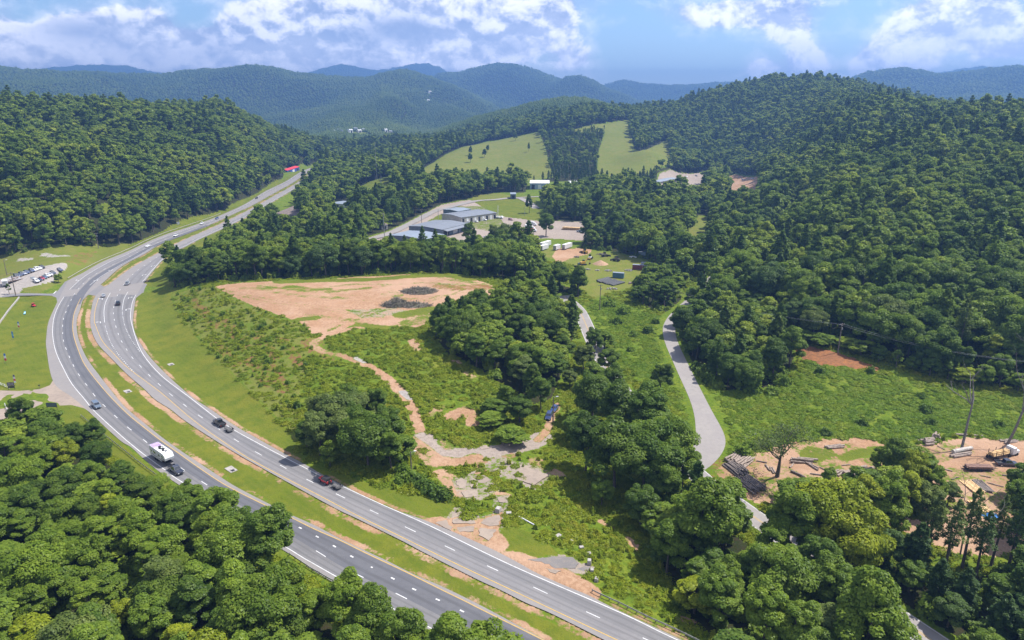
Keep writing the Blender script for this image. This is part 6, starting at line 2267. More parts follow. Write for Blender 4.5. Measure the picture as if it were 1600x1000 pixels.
# ---- fences, guardrails, poles
def guardrail(pts, label, spacing=2.0, z=0.0, m=M_STEEL):
    L, tot = resample(catmull(GP(pts), 6), spacing)
    c = L[len(L) // 2]
    base = Vector((c[0], c[1], H(c[0], c[1])))
    r = thing('guardrail', label, 'guardrail', base)
    zz = grid_at(TZ, L[:, 0], L[:, 1])
    n = normals(L)
    mb = MB()
    rings = []
    for p, q, h in zip(L, n, zz):
        o = Vector((p[0], p[1], h)) - base
        nn = Vector((q[0], q[1], 0))
        rings.append([o + nn * a + Vector((0, 0, b)) for a, b in ((-.05, .45), (-.02, .55), (-.05, .62), (-.02, .70), (-.05, .78), (-.09, .78), (-.09, .45))])
    mb.loft(rings)
    mb.build('rail', m, r)
    step = max(1, int(len(L) / 80))
    for p, q, h in list(zip(L, n, zz))[::step]:
        o = Vector((p[0], p[1], h)) - base + Vector((q[0], q[1], 0)) * .06
        MB().box((o.x, o.y, o.z + .33), (.12, .16, .82), math.atan2(q[1], q[0])).build('post', M_WOODPOLE, r)
    return r


guardrail([(106, 436), (118, 429), (132, 421), (160, 407), (200, 390.5), (231, 375.5), (262, 363), (294, 352.5), (325, 342), (345, 334)], 'long pale guardrail along the far side of the highway', 2.0, m=simple('weathered_rail', (.50, .47, .43), .7, .2))
guardrail([(127, 651), (140, 662), (152, 672), (172, 688), (195, 706), (220, 726), (250, 748)], 'short guardrail beside the wood below the driveway')
guardrail([(452, 868), (470, 880), (490, 893), (520, 910)], 'piece of guardrail showing between the foreground trees')
guardrail([(925, 925), (945, 935), (968, 945), (1010, 966), (1050, 984), (1095, 1006), (1140, 1028), (1190, 1050)], 'weathered guardrail along the right shoulder of the highway')


def rail_fence(pts, label, hgt, n_rails, m, spacing=2.4):
    L, tot = resample(catmull(GP(pts), 6), spacing)
    c = L[len(L) // 2]
    base = Vector((c[0], c[1], H(c[0], c[1])))
    r = thing('fence', label, 'fence', base)
    zz = grid_at(TZ, L[:, 0], L[:, 1])
    O = [np.array([p[0], p[1], h]) - np.array(base) for p, h in zip(L, zz)]
    for o in O:
        MB().box((o[0], o[1], o[2] + hgt / 2), (.14, .14, hgt)).build('post', m, r)
    for k in range(n_rails):
        MB().path([o + np.array([0, 0, hgt * (k + .7) / n_rails]) for o in O], [.06] * len(O), 4).build('rail', m, r)


rail_fence([(-20, 596), (-4, 600), (14, 607)], 'white rail fence beside the black sign board', 1.1, 2, M_WHITEP)
rail_fence([(8, 634), (13, 646), (18, 658), (22, 668)], 'white rail fence at the foot of the driveway', 1.0, 2, M_WHITEP)
L, _ = resample(catmull(GP([(-8, 515), (6, 496), (18, 480), (30, 465)]), 5), 2)
zz = grid_at(TZ, L[:, 0], L[:, 1])
m = MB()
n = normals(L)
m.loft([[(p[0] + q[0] * a, p[1] + q[1] * a, h + b) for a, b in ((-.3, -.2), (.3, -.2), (.3, .55), (-.3, .55))] for p, q, h in zip(L, n, zz)])
tag(m.build('low_wall', M_CONC), 'low pale wall between the lawn and the yard', 'wall')


def pole(u, v, hgt, label, arms=1, lamp=False, white=False, lean=0.0):
    r = thing('utility_pole', label, 'utility pole', at(u, v, -.2), RNG.uniform(0, .5))
    m_ = M_STEEL if white else M_WOODPOLE
    MB().cyl((0, 0, 0), (lean, 0, hgt), .20 + hgt * .004, .13, 10).build('pole', m_, r)
    for k in range(arms):
        a = MB().box((lean, 0, hgt - .5 - k * .9), (2.5, .16, .16)).build('crossarm', M_WOODPOLE, r)
        m = MB()
        for x in (-1.1, -.45, .45, 1.1):
            m.cyl((lean + x, 0, hgt - .42 - k * .9), (lean + x, 0, hgt - .18 - k * .9), .07, .04, 6)
        m.build('insulator', M_WHITEP, a)
    if arms:
        MB().cyl((lean + .35, 0, hgt - 2.6), (lean + .35, 0, hgt - 1.8), .24, k=10).build('transformer', M_STEEL, r)
    if lamp:
        MB().path([np.array([lean, 0, hgt - .3]), np.array([lean + 1.0, 0, hgt])], [.05, .04], 5).build('lamp_arm', M_STEEL, r)
        MB().box((lean + 1.2, 0, hgt), (.7, .3, .18)).build('lamp_head', M_WHITEP, r)
    return r


POLES = [(1309, 551, 12, 'tall wooden utility pole above the red bank', 1, False, False), (937, 484, 13, 'utility pole standing in the vine-grown hollow', 1, False, False), (643, 738, 6.5, 'short lamp pole beside the cracked lot', 0, True, False),
         (864, 660, 9, 'thin pole with white top beside the blue cars', 0, True, False), (601, 372, 19, 'tall steel pole at the bend of the industrial road', 2, False, True), (659, 348, 12, 'utility pole behind the grey workshop', 1, False, False),
         (154, 388, 11, 'utility pole at the forest edge by the far grass', 1, False, False), (25, 463, 13, 'utility pole at the side road by the car lot', 1, False, False), (11, 430, 9, 'lamp pole behind the back row of cars', 0, True, False),
         (616, 352, 10, 'small pole beside the parked trucks', 0, True, False), (813, 373, 9, 'pole on the gravel beside the red truck', 0, False, False), (820, 337, 8, 'lamp pole below the lone dark tree', 0, True, True), (1003, 433, 7, 'small pole beside the brown container', 0, False, False),
         (589, 281, 44, 'very tall pale transmission pole above the clearing', 2, False, True), (597, 316, 26, 'pale transmission pole below the clearing', 2, False, True), (685, 342, 9, 'lamp pole on the grass behind the workshops', 0, True, True)]
for a in POLES:
    pole(*a[:5], lamp=a[5], white=a[6])


def wire(P, Q, sag, name, label):
    n = 24
    pts = [np.array(P) * (1 - t) + np.array(Q) * t - np.array([0, 0, 4 * sag * t * (1 - t)]) for t in np.linspace(0, 1, n)]
    tag(MB().path(pts, [.022] * n, 4).build(name, M_STEEL), label, 'power line')


pA = at(1309, 551, 11.3)
for k, (dx, lab) in enumerate(((-1.1, 'upper wire'), (1.1, 'middle wire'))):
    wire(pA + Vector((dx, 0, 0)), at(1010, 472, 11) + Vector((dx, 0, 0)), 3, 'power_line', f'{lab} running left from the pole above the red bank')
    wire(pA + Vector((dx, 0, 0)), at(1760, 640, 14) + Vector((dx, 0, 0)), 4, 'power_line', f'{lab} running right from the pole above the red bank')

# ---- drains and loose concrete
for u, v, w_, rot_, lab in ((199.5, 611.5, 3.2, 2.3, 'pale concrete drain inlet in the median, nearer the junction'), (361, 733.5, 3.6, 2.4, 'pale concrete drain inlet in the median, nearer the red car'), (267, 569.5, 2.6, 2.3, 'pale drain inlet in the wide grass verge')):
    r = thing('drain_inlet', lab, 'drain', at(u, v), head(u, v, 10, 7))
    MB().box((0, 0, .03), (w_, 2.0, .16)).build('slab', M_CONC, r)
    MB().box((w_ * .28, 0, .12), (w_ * .3, .9, .03)).build('grate', M_BLACK, r)
BLK = [(872.5, 838.5, 1.5, .5, 'whitish concrete block in the weeds, leftmost of the row'), (892, 847, 1.2, .4, 'low grey concrete block in the weeds, second of the row'), (908.5, 857, 1.1, .6, 'grey concrete block in the weeds, third of the row'),
       (920, 868, 1.1, .8, 'pale boulder-like concrete block above the asphalt patch'), (920.5, 882, 1.1, 1.3, 'dark-sided tall concrete block at the end of the asphalt patch'), (925, 893.5, 1.0, .8, 'small concrete block below the asphalt patch'), (932, 908, 1.0, .9, 'pale square block just above the guardrail end'),
       (778.5, 799, 1.6, 1.1, 'thick square concrete block at the edge of the cracked paving'), (795, 803, 1.4, .5, 'flat concrete piece right of the cracked paving')]
for u, v, s, h, lab in BLK:
    m = MB().box((0, 0, h / 2 - .05), (s, s * .8, h), RNG.uniform(0, 1.5), .86)
    tag(m.build('concrete_block', M_CONC, None, False, at(u, v)), lab, 'concrete block', 'concrete blocks in the old lot')
r = tag(MB().path([np.array(at(u, v, .2)) for u, v in ((810, 808), (818, 812), (827, 817), (838, 823))], [.16] * 4, 6).build('pipe', M_WHITEP), 'pale broken pipe lying in the weeds of the old lot', 'pipe')

SLABS = [([(757, 727), (768, 722), (781, 717), (792, 718), (800, 724), (818, 727), (835, 731), (858, 745), (834, 760), (818, 753), (800, 747), (782, 742), (774, 735)], M_OLD),
         ([(711, 750), (722, 746), (731, 752), (729, 764), (716, 766)], M_OLD), ([(733, 752), (745, 749), (748, 762), (734, 768)], M_OLD), ([(743, 743), (757, 742), (768, 750), (758, 756), (746, 755)], M_OLD), ([(718, 768), (748, 764), (750, 776), (724, 780)], M_OLD),
         ([(755, 764), (776, 758), (781, 765), (768, 770)], M_OLD), ([(776, 776), (790, 776), (792, 786), (779, 786)], M_OLD), ([(775, 790), (787, 788), (788, 800), (775, 800)], M_OLD), ([(702, 810), (712, 794), (720, 803), (719, 806), (706, 811)], M_OLD), ([(722, 799), (731, 799), (730, 807), (721, 805)], M_OLD),
         ([(703, 812), (722, 807), (744, 810), (747, 819), (706, 820)], M_OLD), ([(748, 818), (760, 808), (784, 803), (783, 822), (764, 824)], M_OLD), ([(676, 816), (698, 811), (709, 824), (706, 832), (690, 824)], M_OLD), ([(711, 823), (744, 822), (742, 832), (716, 832)], M_OLD), ([(748, 824), (764, 826), (782, 826), (764, 848), (745, 838)], M_OLD),
         ([(748, 697), (762, 695), (768, 701), (750, 703)], M_OLD), ([(775, 692), (790, 690), (786, 698), (772, 699)], M_OLD), ([(735, 736), (745, 733), (742, 741), (732, 742)], M_OLD)]
M_PATCH = asphalt('worn_dark_patch', (.15, .14, .138), (.18, .165, .158), (.22, .185, .155))
SLABS += [([(823, 875), (850, 872), (878, 870), (896, 873), (904.5, 881.5), (900, 888.5), (867, 888.5), (858, 881.5)], M_PATCH), ([(897.5, 889), (913, 885), (924, 887), (924, 893.5), (903, 893)], M_PATCH), ([(846, 886), (866, 890), (880, 893), (868, 898)], M_OLD)]
rs_ = np.random.default_rng(3)
for pts, mm in SLABS:
    P = GP(pts)
    cP = P.mean(0)
    big_ = len(pts) > 7
    P = cP + (P - cP) * (.98 if big_ else .82)
    Q = []
    for i in range(len(P)):
        p, q = P[i], P[(i + 1) % len(P)]
        nn = max(2, int(np.hypot(*(q - p)) / .9))
        for k_ in range(nn):
            Q.append(p + (q - p) * k_ / nn + rs_.normal(size=2) * (.16 if k_ else .05))
    P = np.array(Q)
    tilt = rs_.normal(size=2) * (.004 if big_ else .03)
    zb_ = grid_at(TZ, P[:, 0], P[:, 1])
    zt_ = max(zb_.mean() + .10, zb_.max() - .15) + (P - cP) @ tilt
    vs_ = [Vector((p[0], p[1], 0)) for p in P]
    tri = tessellate_polygon([vs_])
    nP = len(P)
    me = bpy.data.meshes.new('broken_slab')
    me.from_pydata([(p[0], p[1], z_) for p, z_ in zip(P, zt_)] + [(p[0], p[1], z_ - .9) for p, z_ in zip(P, zt_)], [], [tuple(f) for f in tri] + [(i, (i + 1) % nP, nP + (i + 1) % nP, nP + i) for i in range(nP)])
    bmx = bmesh.new()
    bmx.from_mesh(me)
    bmesh.ops.recalc_face_normals(bmx, faces=bmx.faces)
    for f in bmx.faces:
        f.normal_update()
        if f.normal.z < -.5:
            f.normal_flip()
    bmx.to_mesh(me)
    bmx.free()
    me.materials.append(mm)
    tag(link('broken_slab', me), kind='structure')

# ---- brush piles on the pad
def brush(u, v, rx_, ry_, h, n, label):
    rng = np.random.default_rng(int(u))
    m = MB()
    for i in range(n):
        a, q = rng.uniform(0, 6.28), rng.uniform(0, 1) ** .6
        x, y = math.cos(a) * q * rx_, math.sin(a) * q * ry_
        z = h * (1 - q ** 1.4) * rng.uniform(.3, 1.0) + .1
        d = unit(rng.normal(size=3) * np.array([1, 1, .5]))
        Lh = rng.uniform(.7, 2.0)
        m.path([np.array([x, y, z]) - d * Lh, np.array([x, y, z + .1]), np.array([x, y, z]) + d * Lh], [.10, .09, .03], 4)
    # heap of earth and bark the branches lie on
    rings = [[(math.cos(t) * rx_ * k, math.sin(t) * ry_ * k, h * (1 - k ** 1.5) * .8 - .2) for t in np.linspace(0, 6.28, 20, endpoint=False)] for k in (1.05, .8, .55, .3, .08)]
    m.loft(rings)
    tag(m.build('brush_pile', M_BRUSH, None, False, at(u, v)), label, 'brush pile')


M_BRUSH = simple('grey_brush', (.20, .17, .155), .95, var=.5, scale=1.0, col2=(.12, .12, .07))
brush(655, 456, 9.0, 5.5, 2.2, 700, 'farther heap of grey brush on the red earth pad')
brush(620, 478, 7.0, 3.2, 4.0, 600, 'nearer peaked heap of grey brush on the red earth pad')
brush(648, 478, 8, 3.5, 1.6, 320, 'low trailing heap of brush beside the peaked heap')

# ---- log yard
def log(x, y, z, L, r0, rz, label, group, m_=None, pitch=0.0):
    rng = np.random.default_rng(int(abs(x * 91 + y * 57 + z * 13)))
    P = [np.array([t * L, rng.normal() * .05, rng.normal() * .04]) for t in (-.5, -.17, .17, .5)]
    m = MB().path(P, [r0, r0 * .97, r0 * .92, r0 * .85], 9)
    b = len(m.v)
    m.f.append(tuple(range(0, 9))[::-1])
    m.f.append(tuple(range(27, 36)))
    o = m.build('log', m_ or M_LOG, None, False, (x, y, z), (0, pitch, rz))
    tag(o, label, 'log', group)


def log_pile(u, v, n, layers, L, r0, du, dv, label, group, m_=None, spread=None):
    c = at(u, v)
    rz_ = head(u, v, du, dv)
    d = Vector((-math.sin(rz_), math.cos(rz_), 0))
    sp = spread or r0 * 2.15
    k = 0
    for l in range(layers):
        cnt = n - l
        for i in range(cnt):
            o = c + d * ((i - (cnt - 1) / 2) * sp)
            f = Vector((math.cos(rz_), math.sin(rz_), 0)) * RNG.normal() * .5
            log(o.x + f.x, o.y + f.y, o.z + r0 * .9 + l * r0 * 1.7, L * RNG.uniform(.85, 1.1), r0 * RNG.uniform(.8, 1.12), rz_ + RNG.normal() * .06, label, group, m_)
            k += 1


log_pile(1156, 720, 9, 2, 6.0, .33, 10, -7.5, 'pale log in the heap at the bend of the lane', 'pale logs heaped at the bend')
log_pile(1152, 735, 8, 2, 6.5, .30, 9, 7.0, 'brown log in the dark heap below the pale heap', 'brown logs in the dark heap', M_LOGD)
log_pile(1172, 757, 9, 2, 7.0, .28, 9, 7.2, 'dark log in the shaded heap beside the country road', 'dark logs in the shaded heap', M_LOGD)
log_pile(1257, 722, 3, 2, 6.0, .36, 10, 1.2, 'grey log in the stack right of the thin tree', 'grey logs right of the thin tree')
log_pile(1268, 728, 2, 1, 5.0, .28, 8, 5, 'thin grey log lying below the grey stack', 'thin logs below the grey stack')
log_pile(1303, 699, 3, 1, 5.5, .32, 10, -1.2, 'weathered log at the field edge of the yard', 'weathered logs at the field edge')
log_pile(1308, 740, 3, 1, 4.2, .36, 10, -6, 'short log left of the two thick logs', 'short logs left of the thick ones')
log_pile(1343, 738, 2, 1, 8.0, .62, 10, -2.4, 'thick grey log lying in the middle of the yard', 'two thick logs in the yard', None, 1.4)
log_pile(1503, 712, 2, 1, 7.0, .40, 10, -1.6, 'long pale log under the bleached one near the dead tree', 'long logs near the dead tree')
log(*(at(1503, 706) + Vector((0, 0, .7))), 7.2, .62, head(1503, 706, 10, -2), 'bleached pale log, biggest near the leaning dead tree', 'long logs near the dead tree', simple('bleached_log', (.50, .46, .42), .9, var=.4))
log_pile(1452, 692, 4, 2, 3.2, .38, 10, -1, 'short pale log in the jumble at the field edge', 'short logs jumbled at the field edge')
log_pile(1463, 683, 3, 2, 2.6, .36, 2, -8, 'stubby pale log standing end-on in the jumble', 'stubby logs in the jumble')
log_pile(1246, 742, 1, 1, 4.5, .4, 9, 4.5, 'single dark log below the thin tree', 'single logs in the yard', M_LOGD)
log_pile(1512, 681, 1, 1, 8.0, .3, 10, .3, 'single long pale log in the field grass', 'single logs in the yard')
log_pile(1205, 735, 3, 1, 3.4, .26, 5, 8, 'short grey log leaning at the thin tree foot', 'short logs at the thin tree')
log_pile(1575, 690, 4, 1, 5, .25, 10, -.6, 'thin grey log behind the loaded truck', 'thin logs behind the truck')
YS = [(1190, 722), (1222, 752), (1238, 727), (1275, 742), (1290, 735), (1322, 727), (1330, 752), (1360, 745), (1385, 700), (1400, 712), (1415, 698), (1428, 708), (1436, 690), (1470, 700), (1480, 735), (1492, 748), (1455, 730), (1440, 745), (1418, 735), (1540, 745), (1555, 758), (1580, 745), (1500, 775), (1475, 770)]
for i, (u, v) in enumerate(YS):
    p = at(u, v)
    a_ = RNG.uniform(0, 3.14)
    log(p.x, p.y, p.z + .15, RNG.uniform(1.8, 4.5), RNG.uniform(.12, .26), a_, 'stray cut log lying loose on the yard earth', 'stray logs in the yard', M_LOG if i % 3 else M_LOGD)
# loaded log truck, pickup, lumber trailer, tarpaulin, boards
rz_ = head(1562, 712, 10, -2.2)
r = thing('log_truck', 'white-cabbed log truck at the right edge of the yard', 'truck', at(1563, 714), rz_)
MB().box((-.8, 0, .95), (8.2, .9, .3)).build('frame', M_BLACK, r)
MB().body([(3.2, 1.15, .6, 2.7), (4.4, 1.15, .6, 2.7), (4.8, 1.1, .6, 1.75), (6.0, 1.0, .6, 1.6)]).build('cab', M_WHITEP, r)
MB().box((4.64, 0, 2.2), (.1, 1.9, .7)).build('windscreen', M_GLASS, r)
for x in (-3.8, -2.6, 2.2, 5.0):
    for s in (-1, 1):
        MB().cyl((x, s * 1.05 - .15, .5), (x, s * 1.05 + .15, .5), .5, k=12).build('wheel', M_TYRE, r)
for x in (-3.6, -.8, 1.8):
    for s in (-1, 1):
        MB().box((x, s * 1.15, 1.9), (.12, .12, 1.7)).build('stake', M_BLACK, r)
cT = at(1563, 714)
f_ = Vector((math.cos(rz_), math.sin(rz_), 0))
d_ = Vector((-math.sin(rz_), math.cos(rz_), 0))
M_LOGY = simple('fresh_log', (.58, .40, .20), .85, var=.4, scale=2.2, col2=(.40, .25, .12))
for l in range(3):
    for i in range(5 - l):
        o = cT + f_ * (-1.0 + RNG.normal() * .2) + d_ * ((i - (4 - l) / 2) * .42) + Vector((0, 0, 1.32 + l * .37))
        log(o.x, o.y, o.z, 6.4, .2, rz_, 'fresh tan log loaded on the log truck', 'logs on the log truck', M_LOGY)
make_car('pickup', (.02, .028, .05), 'dark blue pickup truck parked below the log truck', 'pickup truck', at(1572, 727), head(1572, 727, 10, .5))
r = thing('lumber_trailer', 'low trailer stacked with brown boards behind the dark pickup', 'trailer', at(1528, 734), head(1528, 734, 10, .2))
MB().box((0, 0, .55), (7.5, 2.0, .16)).build('deck', M_BLACK, r)
m = MB()
for i in range(4):
    for j in range(4):
        m.box((RNG.normal() * .1, -.72 + i * .48, .75 + j * .17), (6.6, .44, .14))
m.build('board_stack', simple('brown_board', (.22, .13, .10), .85, var=.4), r)
for x in (-.6, .4):
    for s in (-1, 1):
        MB().cyl((x, s * 1.05 - .1, .36), (x, s * 1.05 + .1, .36), .36, k=12).build('wheel', M_TYRE, r)
MB().path([np.array([3.7, 0, .5]), np.array([5.2, 0, .48])], [.08, .06], 6).build('drawbar', M_BLACK, r)


def board_stack(u, v, L, Wd, n, layers, du, dv, label, m_):
    m = MB()
    for l in range(layers):
        for i in range(n):
            m.box((RNG.normal() * .15, (i - (n - 1) / 2) * Wd / n + RNG.normal() * .03, .1 + l * .2), (L * RNG.uniform(.85, 1.05), Wd / n * .82, .15), RNG.normal() * .02)
    tag(m.build('board_stack', m_, None, False, at(u, v), (0, 0, head(u, v, du, dv))), label, 'stack of boards')


board_stack(1520, 762, 6, 3.2, 8, 2, 10, 8, 'stack of tan boards in the sun below the lumber trailer', M_LUMB)
board_stack(1535, 760, 6, 2.6, 7, 2, 10, 9, 'stack of grey boards beside the tan boards', M_LOGD)
board_stack(1530, 793, 6, 2.6, 6, 3, 10, 7, 'stack of orange boards behind the blue tarpaulin', M_LUMB)
board_stack(1446, 776, 5, 3, 7, 1, 10, 3, 'loose grey boards behind the roadside pines', M_LOG)
board_stack(1460, 792, 5, 3, 7, 2, 9, 8, 'pale boards between the roadside pines', M_LUMB)
rng = np.random.default_rng(5)
vs = [(i * .42 - 1.9, j * .42 - 1.25, .95 * math.exp(-((i - 4.5) / 3.6) ** 2 - ((j - 3) / 2.6) ** 2) + rng.uniform(0, .18)) for i in range(10) for j in range(7)]
me = bpy.data.meshes.new('tarpaulin')
me.from_pydata(vs + [(x, y, z - .03) for x, y, z in vs], [], [(i * 7 + j, (i + 1) * 7 + j, (i + 1) * 7 + j + 1, i * 7 + j + 1) for i in range(9) for j in range(6)] + [(70 + i * 7 + j + 1, 70 + (i + 1) * 7 + j + 1, 70 + (i + 1) * 7 + j, 70 + i * 7 + j) for i in range(9) for j in range(6)])
me.materials.append(simple('blue_tarpaulin', (.03, .20, .62), .45, var=.25))
tag(link('tarpaulin', me, None, at(1548, 807), (0, 0, .4)), 'crumpled bright blue tarpaulin behind the roadside pines', 'tarpaulin')


# dead and thin trees
def bare_tree(u, v, h, r0, lean, forks, label, seed, leafy=False, name='dead_tree', wide=1.0):
    rng = np.random.default_rng(seed)
    r = thing(name, label, 'tree', at(u, v, -.2), 0)
    m = MB()
    top = np.array([lean[0], lean[1], h])
    tips = []

    def grow(p, d, L, rad, lev):
        n = 4
        P = [p]
        for i in range(n):
            d = unit(d + rng.normal(size=3) * (.06 if lev == 0 else .15) + np.array([0, 0, .05]))
            P.append(P[-1] + d * L / n)
        m.path(P, [rad * (1 - .6 * i / n) for i in range(n + 1)], 6 if lev == 0 else 5)
        tips.append(P[-1])
        if lev < 3:
            for i in range(forks if lev else forks + 2):
                k = rng.integers(2, n + 1)
                a = rng.uniform(0, 6.28)
                dd = unit(d + np.array([math.cos(a), math.sin(a), .1]) * rng.uniform(.6, 1.1) * wide)
                grow(P[k], dd, L * (rng.uniform(.38, .6) if not leafy else rng.uniform(.55, .85)), rad * .42, lev + 1)
    grow(np.array([0, 0, 0.]), unit(top), h * (.84 if not leafy else .42), r0, 0)
    m.build('trunk', M_DEAD if not leafy else M_BARK, r)
    if leafy:
        tp = np.array(tips)
        tp = tp[tp[:, 2] > h * .3]
        idx = rng.integers(0, len(tp), 2600)
        pos = tp[idx] + rng.normal(size=(2600, 3)) * np.array([.8, .8, .6])
        V, F, T = leaves_mesh(pos, unit(rng.normal(size=(2600, 3)) * .6 + np.array([0, 0, 1])), .34 * rng.uniform(.6, 1.3, 2600), rng, np.clip(.5 + rng.normal(size=2600) * .2, 0, 1))
        o = link('crown', mesh_np('thin_crown', V, F, [M_LEAFC], attrs={'tint': ('FLOAT', T)}), r)
        o.color = (.075, .105, .045, 1)
    return r


bare_tree(1502, 703, 22, .42, (2.2, .5), 2, 'leaning grey dead tree beside the bleached log', 11)
bare_tree(1574, 694, 27, .42, (-.3, 0), 3, 'tall forked dead tree at the right edge', 13)
bare_tree(1214, 745, 18, .6, (.2, 0), 3, 'thin-leaved tree with bare grey limbs among the logs', 17, True, 'thin_tree', 1.5)
for u, v, hgt, lab in ((1500, 868, 19, 'tall bare trunk between the roadside pines, left of two'), (1478, 880, 18, 'slim bare trunk between the roadside pines, right of the vine mass')):
    bare_tree(u, v, hgt, .2, (.3, 0), 1, lab, int(u))


# ---- buildings
def shed(name, label, cat, FL, FR, BL, h, wall_m, roof_m, doors=0, rise=.8, porch=False, wins=0):
    a, b, c = (Vector((*G(*p)[:2], 0)) for p in (FL, FR, BL))
    f = (b - a)
    Lx = f.length
    f.normalize()
    n = Vector((-f.y, f.x, 0))
    dp = (c - a).dot(n)
    if dp < 0:
        n = -n
        dp = -dp
    z = min(H(p.x, p.y) for p in (a, b, c, a + f * Lx + n * dp)) - .1
    o = Vector((a.x, a.y, z))
    r = thing(name, label, cat, o, math.atan2(f.y, f.x))
    s = 1 if f.cross(n).z > 0 else -1
    hh = h + .6
    MB().box((Lx / 2, s * dp / 2, hh / 2), (Lx, dp, hh)).build('wall', wall_m, r)
    q = [(-.4, hh), (dp / 2, hh + rise), (dp + .4, hh), (dp + .4, hh + .14), (dp / 2, hh + rise + .14), (-.4, hh + .14)]
    MB().loft([[(-.4, s * y, zz) for y, zz in q], [(Lx + .4, s * y, zz) for y, zz in q]]).build('roof', roof_m, r)
    MB().loft([[(x, 0 * s, hh - .01), (x, s * dp, hh - .01), (x, s * dp / 2, hh + rise - .03)] for x in (.02, .12)]).build('gable', wall_m, r)
    MB().loft([[(x, 0 * s, hh - .01), (x, s * dp, hh - .01), (x, s * dp / 2, hh + rise - .03)] for x in (Lx - .12, Lx - .02)]).build('gable', wall_m, r)
    for i in range(doors):
        x = Lx * (i + .5) / doors
        MB().box((x, -s * .03, h * .38 + .5), (Lx / doors * .5, .08, h * .76)).build('door', M_SHADE if i % 2 == 0 else M_WHITEP, r)  # dark panels have the shade of an open bay painted on, no real opening
    for i in range(wins):
        x = Lx * (i + .5) / wins
        MB().box((x, -s * .03, h * .62 + .4), (min(1.4, Lx / wins * .5), .06, min(1.3, h * .3))).build('window', M_GLASS, r)
    if porch:
        q = [(-.41, hh - .3), (-4.2, hh - 1.2), (-4.2, hh - 1.05), (-.41, hh - .15)]
        MB().loft([[(x, s * y, zz) for y, zz in q] for x in (1, Lx - .5)]).build('porch_roof', roof_m, r)
        for i in range(5):
            MB().box((1.4 + (Lx - 2.4) * i / 4, -s * 4.0, (hh - 1.2) / 2), (.18, .18, hh - 1.2)).build('porch_post', M_STEEL, r)
    return r


shed('workshop', 'long grey metal workshop with a row of open bays', 'workshop', (721, 350.5), (776, 341), (698, 343), 5.2, M_WALLB, M_ROOF, 9, 1.0)
shed('workshop', 'middle grey metal workshop with a porch and dark side wall', 'workshop', (691, 370), (731, 359.5), (657, 359.5), 5.0, M_WALLD, M_ROOF, 3, 1.0, True)
shed('workshop', 'front grey metal workshop partly hidden by trees', 'workshop', (664, 384), (694, 377), (624, 374), 4.6, M_WALLD, M_ROOFL, 2, .9)
shed('workshop', 'small pale-roofed metal shed behind the long workshop', 'shed', (716, 338.5), (736, 334.5), (700, 333.5), 4.2, M_WALLD, M_ROOFL, 2, .6)
shed('shed', 'small grey shed beside the steel pole', 'shed', (596, 358.5), (606, 358), (595, 354.5), 3.0, M_WALLB, M_SHING, 1, .8, wins=1)
shed('house', 'house with a broad brown shingle roof among the trees', 'house', (432, 337), (462, 338.5), (433, 325), 4.5, M_WALLB, M_SHING, 1, 4.5, wins=4)
shed('warehouse', 'low white-roofed building behind the brown roof', 'building', (518, 324), (546, 325), (520, 320), 4.0, M_WHITEP, M_ROOFL, 2, .4, wins=4)
shed('warehouse', 'long pale blue-white warehouse in front of the pine plantation', 'warehouse', (828, 296), (858, 295.5), (829, 290), 6.5, simple('pale_blue_wall', (.30, .38, .46), .6), M_WHITEP, 3, .8)
shed('warehouse', 'small white-roofed building right of the pale warehouse', 'building', (888, 296), (902, 296), (889, 290), 5.5, simple('pale_wall', (.42, .45, .48), .6), M_WHITEP, 1, .8)
shed('warehouse', 'grey-roofed building in the far pale yard', 'building', (1030, 287), (1058, 285.5), (1034, 279.5), 5.0, M_WALLB, M_ROOFL, 3, .8)
shed('house', 'white house roof deep in the trees right of the log truck yard', 'house', (970, 349), (988, 349), (971, 344), 9.5, M_WHITEP, M_WHITEP, 1, 1.0, wins=2)
shed('shed', 'small grey shed among trees beside the far road', 'shed', (798, 311), (806, 311), (799, 308), 4.5, M_WALLD, M_ROOFL, 1, .6)
r = shed('filling_station', 'filling station with red roof and blue walls on the distant highway', 'filling station', (449, 269.5), (468, 266), (447, 265.5), 4.5, simple('blue_wall', (.05, .08, .35), .5), simple('red_roof', (.62, .035, .05), .5), 3, 1.6)
shed('house', 'small white house on the far mountain slope beside a red clearing', 'house', (670, 146.0), (674.5, 146.0), (670, 145.2), 8, M_WHITEP, M_WALLB, 1, 3, wins=2)
shed('house', 'tiny white house lower on the far mountain slope', 'house', (668, 159.5), (672, 159.5), (668, 158.6), 9, M_WHITEP, M_WHITEP, 1, 2, wins=2)
TOWN = [(521, 207.2, 6), (527, 206.2, 8), (533, 208.0, 7), (540, 206.2, 9), (547, 207.5, 8), (554, 205.8, 9), (560, 207.2, 9), (567, 206.2, 7), (602, 207.5, 6), (609, 208.5, 7)]
for i, (u, v, w_) in enumerate(TOWN):
    shed('house', ('white' if i % 2 == 0 else 'grey-roofed') + ' building in the distant valley town, ' + place_words(i, len(TOWN)), 'house', (u, v), (u + w_ * .62, v), (u, v - .55), 6 + i % 3 * 1.5, M_WHITEP if i % 3 else M_WALLB, M_WHITEP if i % 2 == 0 else M_ROOF, 1, 2.0, wins=2)['group'] = 'houses of the distant town'


